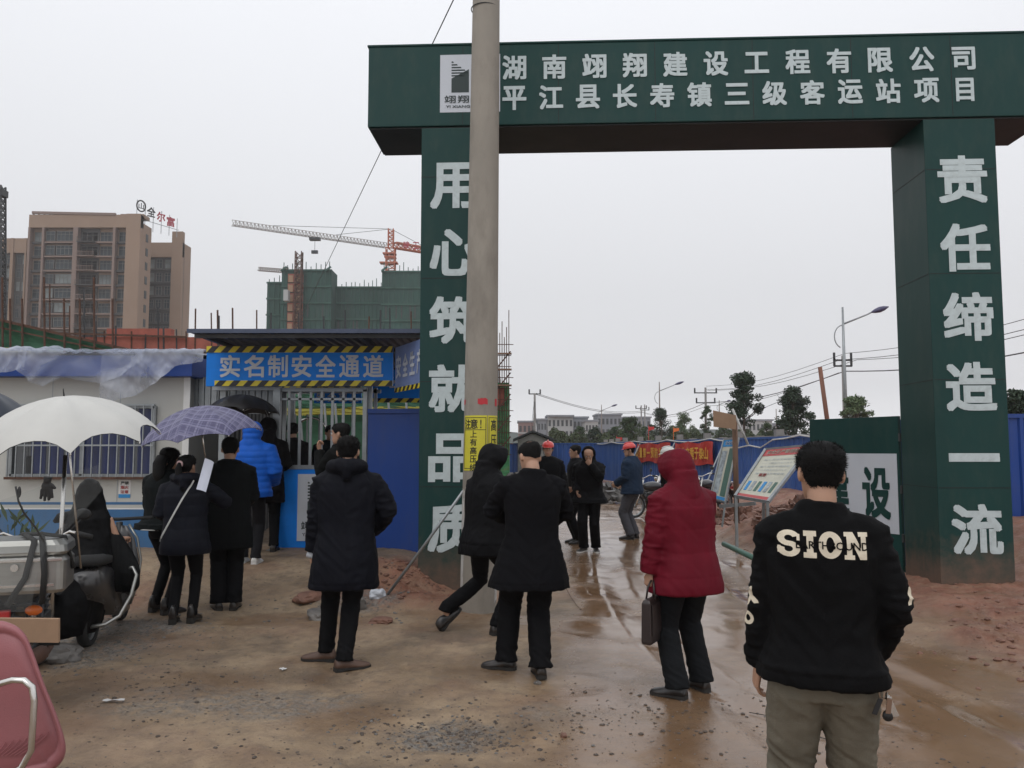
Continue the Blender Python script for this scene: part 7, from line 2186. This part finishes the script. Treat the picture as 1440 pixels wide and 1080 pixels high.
tag(cp.build('paper_cup', M['white_panel'], smooth=True), 'small pale paper cup in the left hand of the parka man', 'cup')

# ---- trio under the plaid umbrella
fl_, fr2 = Gp(218, 860), Gp(236, 864)
rt = (fl_ + fr2) / 2; rt.z = gz_at(rt.x, rt.y)
p6, J6 = person('woman in a dark pale-hemmed jacket, leftmost of the trio under the plaid umbrella', rt, 1.66, math.radians(-20), feet=(fl_, fr2), foot_ang=(0, -.3), lean=.03,
    hands=((-.12, .26, 1.12), (.14, .28, 1.15)), hair='long', head=(-.2, .12, 0), top=dict(name='jacket', col='dark_green_black_jacket', rgb=(.010, .014, .015), hem=.86, flare=.07, bulk=.03, fold=.008, sleeve=1.1),
    legs=dict(r=(.088, .062, .052), hem=.05, fold=.005), shoes=dict(heel=.035, high=.05), vox=.011)
bv = [J6['T'](math.cos(a) * (.205 + .075 + .03), -.004 + math.sin(a) * (.15 + .056 + .027), .865) for a in [2 * math.pi * k / 32 for k in range(33)]]
MB().tube(bv, .006, 6, caps=False).build('hem_piping', M['rope'], J6['coat'], smooth=True)
fl_, fr2 = Gp(243, 877), Gp(270, 875)
rt = (fl_ + fr2) / 2; rt.z = gz_at(rt.x, rt.y)
p7, J7 = person('woman with a ponytail and a pale shoulder strap holding up a sheet of paper', rt, 1.58, math.radians(8), feet=(fl_, fr2), foot_ang=(.1, -.15), lean=.02,
    hands=((-.16, .20, 1.05), (.20, .26, 1.34)), elbow=(None, (1, -.1, -.8)), hand_n=(None, (-.4, 1, 0)), hair='pony', head=(-.35, -.18, 0),
    top=dict(name='jacket', col='navy_down_jacket', rgb=(.014, .016, .026), hem=.70, flare=.02, bulk=.03, puff=(.12, .005), fold=.008, rough=.6, collar='hood'),
    legs=dict(r=(.092, .062, .050), hem=.05, fold=.006), shoes=dict(heel=.04, high=.06), vox=.0105)
# strap over the shoulder
bvh7 = BVHTree.FromPolygons([v.co.copy() for v in J7['coat'].data.vertices], [tuple(p.vertices) for p in J7['coat'].data.polygons])
pts = []
for k in range(15):
    f = k / 14; o = J7['T'](.10 - .33 * f, -.7, 1.45 - .62 * f); h = bvh7.ray_cast(o, J7['R'] @ Vector((0, 1, 0)))
    if h[0] is not None: pts.append(h[0] - Vector((0, .006, 0)))
    else: pts.append(J7['T'](.10 - .33 * f, -.02, 1.45 - .62 * f))
st7 = MB().tube([J7['world'] @ p for p in pts], .009, 6, flat=(1.2, .5))
tag(st7.build('bag_strap', M['rope'], smooth=True), 'pale bag strap slung diagonally over the ponytail woman\'s back', 'strap')
w7 = J7['world'] @ J7['hn'][1]
pa, pb_, pc, pd = P(276, 688, 7.85), P(290, 692, 7.80), P(302, 650, 7.95), P(289, 644, 8.0)
mb = MB(); vs = []
for j in range(6):
    for i in range(4):
        p = pa.lerp(pb_, i / 3).lerp(pd.lerp(pc, i / 3), j / 5); vs.append(p + Vector((0, .02 * math.sin(i * 1.2) - .015 * (j / 5) ** 2, 0)))
f = [(j * 4 + i, j * 4 + i + 1, (j + 1) * 4 + i + 1, (j + 1) * 4 + i) for j in range(5) for i in range(3)]
mb.add(vs, f); mb.add([v + Vector((0, .002, 0)) for v in vs], [tuple(reversed(q)) for q in f])
tag(mb.build('paper_sheet', M['pale_paper'] if 'pale_paper' in M else mat('pale_blue_paper', (.50, .52, .60), .6, var=.04), smooth=True), 'pale folded sheet of paper held up between the ponytail woman and the black-coated man', 'paper')
fl_, fr2 = Gp(306, 858), Gp(329, 857)
rt = (fl_ + fr2) / 2; rt.z = gz_at(rt.x, rt.y)
p8, J8 = person('man in a long black coat, rightmost of the trio under the plaid umbrella', rt, 1.76, math.radians(18), feet=(fl_, fr2), foot_ang=(.25, -.2), lean=.03,
    hands=((-.12, .28, 1.25), (.14, .26, 1.05)), head=(-.1, .12, 0), top=dict(name='coat', col='black_long_coat', rgb=(.009, .011, .012), hem=.60, flare=.02, bulk=.03, fold=.008),
    legs=dict(r=(.098, .080, .074), hem=.08, fold=.010), vox=.0105)
# ---- blue puffer
g0 = Vector((P(352, 700, 10.4).x, 10.4, 0)); g0.z = gz_at(g0.x, g0.y)
p9, J9 = person('person in a bright blue hooded puffer jacket entering the gate', g0, 1.72, math.radians(4), feet=(g0 + Vector((-.08, .03, 0)), g0 + Vector((.10, -.06, 0))), foot_ang=(0, -.1), lean=.06,
    hands=((-.2, .25, 1.02), (.22, .22, 1.0)), hood='full', hair=None, eyes=False, top=dict(name='puffer_jacket', col='bright_blue_puffer', rgb=(.012, .105, .50), hem=.80, flare=.01, bulk=.05, puff=(.075, .008), fold=.006, sleeve=1.25, rough=.5),
    legs=dict(col='grey_check_trouser', rgb=(.022, .022, .026), r=(.09, .07, .06)), shoes=dict(m=M['white'], sole=M['white']), vox=.0115)
# ---- man in profile by the gate
g0 = Vector((P(482, 700, 9.5).x, 9.5, 0)); g0.z = gz_at(g0.x, g0.y)
p10, J10 = person('man in profile smoking beside the barred gate behind the parka man', g0, 1.74, math.radians(72), lean=.04,
    feet=(g0 + Vector((-.05, -.1, 0)), g0 + Vector((.02, .12, 0))), hands=((-.10, .22, 1.40), (.2, .1, .95)), elbow=((-.3, -.2, -1), None), hand_n=((0, -1, .2), None), head=(.1, 0, 0), curls=(.8, .4),
    top=dict(name='jacket', col='black_jacket_plain', rgb=(.009, .010, .010), hem=.70, bulk=.025), vox=.0115)
# ---- people inside
for (px, Y_, H_, yw, lab, tpd, hd, hh) in (
    (374, 11.3, 1.76, .2, 'person with a dark red scarf hood just inside the open gate', dict(col='dark_inside_coat', rgb=(.012, .010, .011), hem=.62, bulk=.03), 'full', None),
    (411, 12.4, 1.72, .6, 'dark-clothed person seen through the left bars of the gate', dict(col='dark_inside_coat', rgb=(.012, .010, .011), hem=.66, bulk=.03), None, 'short'),
    (462, 12.9, 1.70, -2.6, 'dark-clothed person seen through the right bars of the gate', dict(col='dark_slate_jacket', rgb=(.014, .018, .022), hem=.72, bulk=.03), None, 'short')):
    g0 = Vector((P(px, 700, Y_).x, Y_, 0)); g0.z = gz_at(g0.x, g0.y)
    person(lab, g0, H_, yw, head=(0, .05, 0), hood=hd, hair=hh, top=tpd, vox=.014, eyes=(yw < -1), hands=((-.16, .24, 1.05), (.16, .26, 1.08)))
# ---- far group in the drive
fl_, fr2 = Gp(821, 776), Gp(838, 776)
rt = (fl_ + fr2) / 2; rt.z = gz_at(rt.x, rt.y)
p11, J11 = person('hooded man in black with a hand raised to his lowered face in the drive', rt, 1.70, math.radians(165), feet=(fr2, fl_), foot_ang=(.3, -.35), lean=.05,
    hands=((-.06, .17, 1.40), (.18, .14, .98)), elbow=((-.8, .1, -1), None), hand_n=((0, -1, .2), None), curls=(.9, .4), head=(.1, .45, 0), hood='open', hair=None,
    top=dict(name='jacket', col='black_hooded_jacket', rgb=(.010, .010, .012), hem=.78, flare=.06, bulk=.035, fold=.012), legs=dict(r=(.10, .085, .078), hem=.088), shoes=dict(m=M['leather'], sole=M['white']), vox=.0125)
fl_ = Gp(800, 764)
p12, J12 = person('bare-headed man in black facing left behind the hooded man', Vector((P(812, 700, fl_.y).x, fl_.y, gz_at(1, fl_.y))), 1.72, math.radians(100), feet=None, foot_ang=(.2, -.2), lean=.04,
    hands=((-.2, .12, .98), (.22, .10, .92)), head=(-.1, .0, 0), top=dict(name='coat', col='black_coat', rgb=(.010, .010, .012), hem=.62, bulk=.03), legs=dict(r=(.095, .08, .07)), vox=.013)
fl_ = Gp(890, 758)
p13, J13 = person('worker in a slate blue jacket and red hard hat standing in the drive', Vector((P(889, 700, fl_.y).x, fl_.y, gz_at(2, fl_.y))), 1.74, math.radians(58), foot_ang=(.25, -.1), lean=.03,
    hands=((-.14, .24, 1.0), (.16, .24, .98)), head=(.5, .1, 0), top=dict(name='jacket', col='slate_blue_jacket', rgb=(.020, .036, .068), hem=.80, bulk=.04, fold=.010, collar='collar'),
    legs=dict(col='grey_trouser', rgb=(.075, .075, .085), r=(.10, .085, .078), hem=.085, fold=.010), vox=.0125)
helmet(J13, M['helmet_red'], 'red hard hat on the head of the worker in the slate blue jacket')
g0 = Vector((P(771, 700, 14.3).x, 14.3, 0)); g0.z = gz_at(g0.x, 14.3)
p14, J14 = person('smiling man in black with a red hard hat facing the camera behind the balding man', g0, 1.76, math.radians(176), head=(0, -.05, 0),
    top=dict(name='jacket', col='black_coat', rgb=(.010, .010, .012), hem=.74, bulk=.03), vox=.0125)
helmet(J14, M['helmet_red'], 'red hard hat on the smiling man behind the balding man')
g0 = Vector((P(944, 700, 13.0).x, 13.0, 0)); g0.z = gz_at(g0.x, 13.0)
p15, J15 = person('man in a white hard hat almost hidden behind the red hood', g0, 1.66, math.radians(80), head=(.1, 0, 0), top=dict(name='jacket', col='black_coat', rgb=(.010, .010, .012), hem=.74, bulk=.02), vox=.013)
helmet(J15, M['helmet_white'], 'white hard hat showing above the red hood')

# ---- seated figure in a rain cape on a scooter
rx = Vector((P(126, 700, 7.35).x, 7.35, 0)); rx.z = gz_at(rx.x, 7.5)
sc_base = Vector((rx.x + .02, 7.35 + .30, rx.z))
scoot = thing('scooter', 'dark electric scooter with a pale leg-shield edge under the caped rider', 'scooter', tuple(sc_base), math.radians(12))
wheel(scoot, (0, -.50, .22), .22, .09); wheel(scoot, (0, .60, .22), .22, .09)
b_ = MB(); b_.loft([[Vector((w * c[0], y, z0 + (z1 - z0) * c[1])) for c in ((-1, 0), (-1, .8), (-.7, 1), (.7, 1), (1, .8), (1, 0))] for (y, w, z0, z1) in ((-.72, .10, .42, .62), (-.55, .15, .36, .68), (-.25, .16, .22, .68), (-.10, .15, .18, .60), (-.05, .16, .17, .27), (.25, .16, .17, .26), (.32, .14, .18, .30))])
b_.build('body', M['moto_dark'], scoot, smooth=True)
ls = MB(); ls.loft([[Vector((x * w, y + abs(x) * -.06 + dy, z)) for x in (-1, -.6, 0, .6, 1) for dy in (0,)] + [Vector((x * w, y + abs(x) * -.06 + .02, z)) for x in (1, .6, 0, -.6, -1)] for (w, y, z) in ((.14, .34, .20), (.19, .38, .38), (.20, .42, .60), (.15, .44, .80), (.08, .44, .92))])
ls.build('leg_shield', M['moto_dark'], scoot, smooth=True)
MB().tube([(.15, .30, .20), (.20, .34, .38), (.215, .38, .60), (.17, .41, .80), (.09, .42, .93)], .012, 7).build('shield_trim', M['alu'], scoot, smooth=True)
MB().tube([(-.15, .30, .20), (-.20, .34, .38), (-.215, .38, .60), (-.17, .41, .80), (-.09, .42, .93)], .012, 7).build('shield_trim', M['alu'], scoot, smooth=True)
MB().tube([(.20, -.30, .60), (.30, -.34, .62), (.335, -.36, .56), (.31, -.42, .40), (.24, -.50, .24), (.15, -.58, .19), (.02, -.62, .18)], .016, 8).build('side_guard_rail', M['alu'], scoot, smooth=True)
MB().tube([(0, .60, .22), (0, .50, .60), (0, .44, .95)], .03, 8).build('steering_column', M['steel_dark'], scoot, smooth=True)
MB().tube([(-.32, .32, 1.0), (0, .42, .98), (.32, .32, 1.0)], .016, 8).build('handlebar', M['rubber'], scoot, smooth=True)
sm_ = MB(); sm_.loft([[Vector((w * c[0], y, z + .08 * c[1])) for c in ((-1, 0), (-1, .7), (-.6, 1), (.6, 1), (1, .7), (1, 0))] for (y, w, z) in ((-.66, .10, .68), (-.5, .14, .68), (-.2, .14, .67), (-.1, .10, .66))])
sm_.build('seat', M['rubber'], scoot, smooth=True)
rider = thing('person', 'person wrapped in a black hooded rain cape sitting on the scooter at left', 'person', tuple(rx), math.radians(10))
rb_ = MB()
hd0 = Vector((0, .03, 1.10))
rb_.loft([[hd0 + head_pt(2 * math.pi * k / 20, h[0]) for k in range(20)] for h in HEAD])
rb_.tube([(0, 0, 1.0), (0, .02, 1.16)], [.07, .055], 12)
rb_.loft([superring(Vector((0, 0, z)), a, b) for z, a, b in ((.60, .16, .14), (.75, .15, .11), (.95, .17, .11), (1.08, .09, .07))])
for sg in (-1, 1):
    rb_.tube([(sg * .15, 0, 1.04), (sg * .24, .02, .82), (sg * .22, .24, .84)], [.045, .038, .028], 10)
    rb_.tube([(sg * .09, 0, .66), (sg * .15, .38, .62), (sg * .13, .36, .22)], [.08, .055, .045], 10)
    rb_.tube([(sg * .13, .36, .22), (sg * .13, .46, .20)], [.045, .035], 8)
hb = MB()
for sg in (-1, 1): hand(hb, Vector((sg * .22, .26, .84)), Vector((0, 1, 0)), Vector((0, 0, -1)), sg, .7)
rm_ = remesh_mb(rb_, .009, 2, 'body'); hm_ = hb.mesh('h', True); bm = bmesh.new(); bm.from_mesh(rm_); bm.from_mesh(hm_); bm.to_mesh(rm_); bm.free()
rm_.polygons.foreach_set('use_smooth', np.ones(len(rm_.polygons), bool)); objm('body', rm_, M['skin'], rider)
cb = MB()
cb.loft([[Vector((math.cos(a) * ax + cx2, math.sin(a) * ay + cy2, z)) for a in [2 * math.pi * k / 32 for k in range(32)]] for (z, ax, ay, cx2, cy2) in
    ((.13, .17, .34, -.02, -.20), (.24, .20, .38, -.02, -.18), (.40, .215, .40, -.01, -.14), (.60, .225, .36, .0, -.06), (.80, .225, .25, .0, .04), (.95, .205, .19, .0, .03), (1.05, .178, .155, .0, .01), (1.12, .142, .13, 0, .01), (1.2, .122, .13, 0, .0), (1.28, .110, .125, 0, .0), (1.345, .078, .09, 0, -.01), (1.385, .028, .035, 0, -.015))])
cb.tube([(-.10, .0, 1.06), (-.235, -.02, 1.05), (-.275, -.02, 1.02)], [.07, .035, .012], 10)
cb.tube([(-.12, .0, .98), (-.24, .05, .88), (-.25, .1, .80)], [.07, .055, .03], 10)
cmx = remesh_mb(cb, .011, 4, 'rain_cape')
displace(cmx, lambda co: .026 * fbm(np.stack([co[:, 0] * 6, co[:, 1] * 6, co[:, 2] * 1.6], 1), 3) + .010 * fbm(co * 14, 2))
cmx.polygons.foreach_set('use_smooth', np.ones(len(cmx.polygons), bool))
objm('rain_cape', cmx, cloth('black_rain_cape', (.006, .006, .007), .55, sheen=0, bump=.1), rider)
dr = MB()      # loose dark drape blown out to the right
dr.loft([[Vector((math.cos(a) * ax + cx2, math.sin(a) * ay + .04, z)) for a in [2 * math.pi * k / 24 for k in range(24)]] for (z, ax, ay, cx2) in
    ((.40, .10, .05, .26), (.46, .15, .09, .27), (.58, .16, .11, .26), (.74, .13, .11, .22), (.88, .10, .09, .17), (1.0, .07, .07, .11))])
drm = remesh_mb(dr, .011, 3, 'cape_drape')
displace(drm, lambda co: .030 * fbm(np.stack([co[:, 0] * 9, co[:, 1] * 9, co[:, 2] * 1.6], 1), 3))
drm.polygons.foreach_set('use_smooth', np.ones(len(drm.polygons), bool))
objm('cape_drape', drm, cloth('charcoal_rain_cape', (.014, .015, .016), .6, sheen=0, bump=.1), rider)

for sg in (-1, 1):
    shoe(Vector((sg * .13, .40, .17)), 0, M['leather'], SOLE, rider)

# ================================================================ UMBRELLAS
def umbrella(label, apex, axis, R_, m, m_in, group=None, depth=.34, shaft=.85, handle=True, n=8, spin=.2, hang=.09, name='umbrella', side=None):
    t = thing(name, label, 'umbrella', tuple(apex), 0, group)
    ax = Vector(axis).normalized(); q = ax.to_track_quat('Z', 'Y').to_matrix()
    D = R_ * depth * 2
    def pt(u, th, off=0):    # u 0 centre .. 1 rim ; th gore angle
        k = th / (2 * math.pi) * n; f = abs((k % 1) - .5) * 2     # 1 on a rib, 0 mid-gore
        u = u * (1 - hang * (1 - f ** 2.2) * u * u)
        r = R_ * math.sin(u * 1.12) / math.sin(1.12) * (1 - .05 * (1 - f ** 1.6) * u) + off * 1.2
        z = -D * ((1 - math.cos(u * 1.12)) / (1 - math.cos(1.12))) - .028 * (1 - f ** 1.5) * math.sin(u * math.pi) * R_ / .6
        return q @ Vector((r * math.cos(th + spin), r * math.sin(th + spin), z + off))
    nu, nt = 10, n * 6; vs = []
    for off in (0, -.004):
        for j in range(nu + 1):
            for i in range(nt): vs.append(pt(max(.01, j / nu), 2 * math.pi * i / nt, off))
    A = (nu + 1) * nt
    top_ = [(j * nt + i, (j + 1) * nt + i, (j + 1) * nt + (i + 1) % nt, j * nt + (i + 1) % nt) for j in range(nu) for i in range(nt)]
    c1_ = MB().add(vs[:A], top_); me_ = c1_.mesh('canopy', True); me_.materials.append(m)
    cn = objm('canopy', me_, None, t)
    c2_ = MB().add(vs[A:], [tuple(reversed(f)) for f in top_]); c2_.build('lining', m_in, cn, smooth=True)
    for k in range(n):
        th = 2 * math.pi * k / n
        MB().tube([pt(j / 8 if j else .01, th, -.012) for j in range(9)], .0032, 5).build('rib', M['steel'], t)
        a_ = pt(.55, th, -.014); MB().tube([q @ Vector((0, 0, -D * .95)), a_], .0028, 5).build('stretcher', M['steel'], t)
        rp_ = pt(1.0, th, -.006); MB().ball(rp_, .006, 6, 4).build('rib_tip', M['chrome'], t)
    MB().tube([q @ Vector((0, 0, -.02)), q @ Vector((0, 0, .05))], [.007, .003], 8).build('ferrule', M['black'], t, smooth=True)
    if shaft:
        MB().tube([q @ Vector((0, 0, 0)), q @ Vector((0, 0, -shaft))], .007, 8).build('shaft', M['chrome'], t, smooth=True)
        if handle: MB().tube([q @ Vector((0, 0, -shaft)), q @ Vector((0, 0, -shaft - .09))], [.011, .013], 8).build('handle', M['black'], t, smooth=True)
    return t
def umat(name, c, rough=.5, plaid=False):
    m = mat(name, c, rough, var=.06, scale=3, bump=.05, bscale=30)
    t = m.node_tree; bs = t.nodes['Principled BSDF']
    if plaid:
        tc = nd(t, 'ShaderNodeTexCoord'); sp_ = nd(t, 'ShaderNodeSeparateXYZ'); t.links.new(tc.outputs['Object'], sp_.inputs[0]); src = bs.inputs['Base Color'].links[0].from_socket
        col = src
        for axn in ('X', 'Y'):
            for (fr, lo, hi, cc, am) in ((12.0, .72, .95, (.19, .185, .29), .8), (12.0, .05, .2, (.16, .155, .27), .6), (40.0, .3, .8, (.05, .045, .10), .35)):
                mlt = nd(t, 'ShaderNodeMath', operation='MULTIPLY'); t.links.new(sp_.outputs[axn], mlt.inputs[0]); mlt.inputs[1].default_value = fr
                fc = nd(t, 'ShaderNodeMath', operation='FRACT'); t.links.new(mlt.outputs[0], fc.inputs[0])
                a_ = nd(t, 'ShaderNodeMath', operation='GREATER_THAN'); t.links.new(fc.outputs[0], a_.inputs[0]); a_.inputs[1].default_value = lo
                b_ = nd(t, 'ShaderNodeMath', operation='LESS_THAN'); t.links.new(fc.outputs[0], b_.inputs[0]); b_.inputs[1].default_value = hi
                mu = nd(t, 'ShaderNodeMath', operation='MULTIPLY'); t.links.new(a_.outputs[0], mu.inputs[0]); t.links.new(b_.outputs[0], mu.inputs[1])
                m3 = nd(t, 'ShaderNodeMath', operation='MULTIPLY'); t.links.new(mu.outputs[0], m3.inputs[0]); m3.inputs[1].default_value = am
                mx_ = nd(t, 'ShaderNodeMix', data_type='RGBA'); t.links.new(m3.outputs[0], mx_.inputs['Factor']); t.links.new(col, mx_.inputs['A']); mx_.inputs['B'].default_value = (*cc, 1)
                col = mx_.outputs['Result']
        t.links.new(col, bs.inputs['Base Color'])
    return m
U_w = umat('white_umbrella_cloth', (.54, .535, .505), .55)
U_p = umat('violet_plaid_umbrella_cloth', (.070, .066, .145), .5, True)
U_b = umat('black_umbrella_cloth', (.010, .009, .010), .5)
U_n = umat('navy_umbrella_cloth', (.012, .02, .035), .5)
U_g = umat('dark_grey_umbrella_lining', (.03, .034, .04), .6)
umbrella('large white umbrella fixed above the silver luggage box', P(90, 557, 5.45), (-.05, -.17, 1), .565, U_w, U_g, depth=.27, shaft=1.15, handle=False, spin=.0, hang=.19)
umbrella('violet plaid umbrella held over the trio', P(279, 571, 8.35), (-.13, -.10, 1), .60, U_p, U_g, depth=.26, shaft=.72, spin=.1)
umbrella('black umbrella held in the entrance behind the plaid one', P(345, 555, 11.0), (.05, .05, 1), .46, U_b, U_b, depth=.25, shaft=.7, spin=.3)
umbrella('dark navy umbrella cut off by the left picture edge', P(-38, 545, 5.9), (.0, .1, 1), .42, U_n, U_n, depth=.30, shaft=0, spin=.35)
# clamp pole for the white umbrella on the motorcycle
a = P(92, 640, 5.4); b = P(85, 765, 5.42)
tag(MB().tube([a, b, b + Vector((.01, .05, -.25))], .013, 8).build('umbrella_pole', M['chrome'], smooth=True), 'chrome clamp pole carrying the white umbrella behind the luggage box', 'pole')
# ================================================================ HAZE
hz = MB().span((-560, -12, -2.6), (560, 545, 95)).build('haze', [])
m = bpy.data.materials.new('thin_wet_air'); m.use_nodes = True; t = m.node_tree; t.nodes.clear()
o_ = nd(t, 'ShaderNodeOutputMaterial'); v_ = nd(t, 'ShaderNodeVolumePrincipled')
v_.inputs['Color'].default_value = (.93, .95, .98, 1); v_.inputs['Density'].default_value = .00045
v_.inputs['Anisotropy'].default_value = .2
t.links.new(v_.outputs[0], o_.inputs['Volume'])
hz.data.materials.append(m)
tag(hz, 'thin grey air over the site', kind='stuff')
hz.hide_render = False
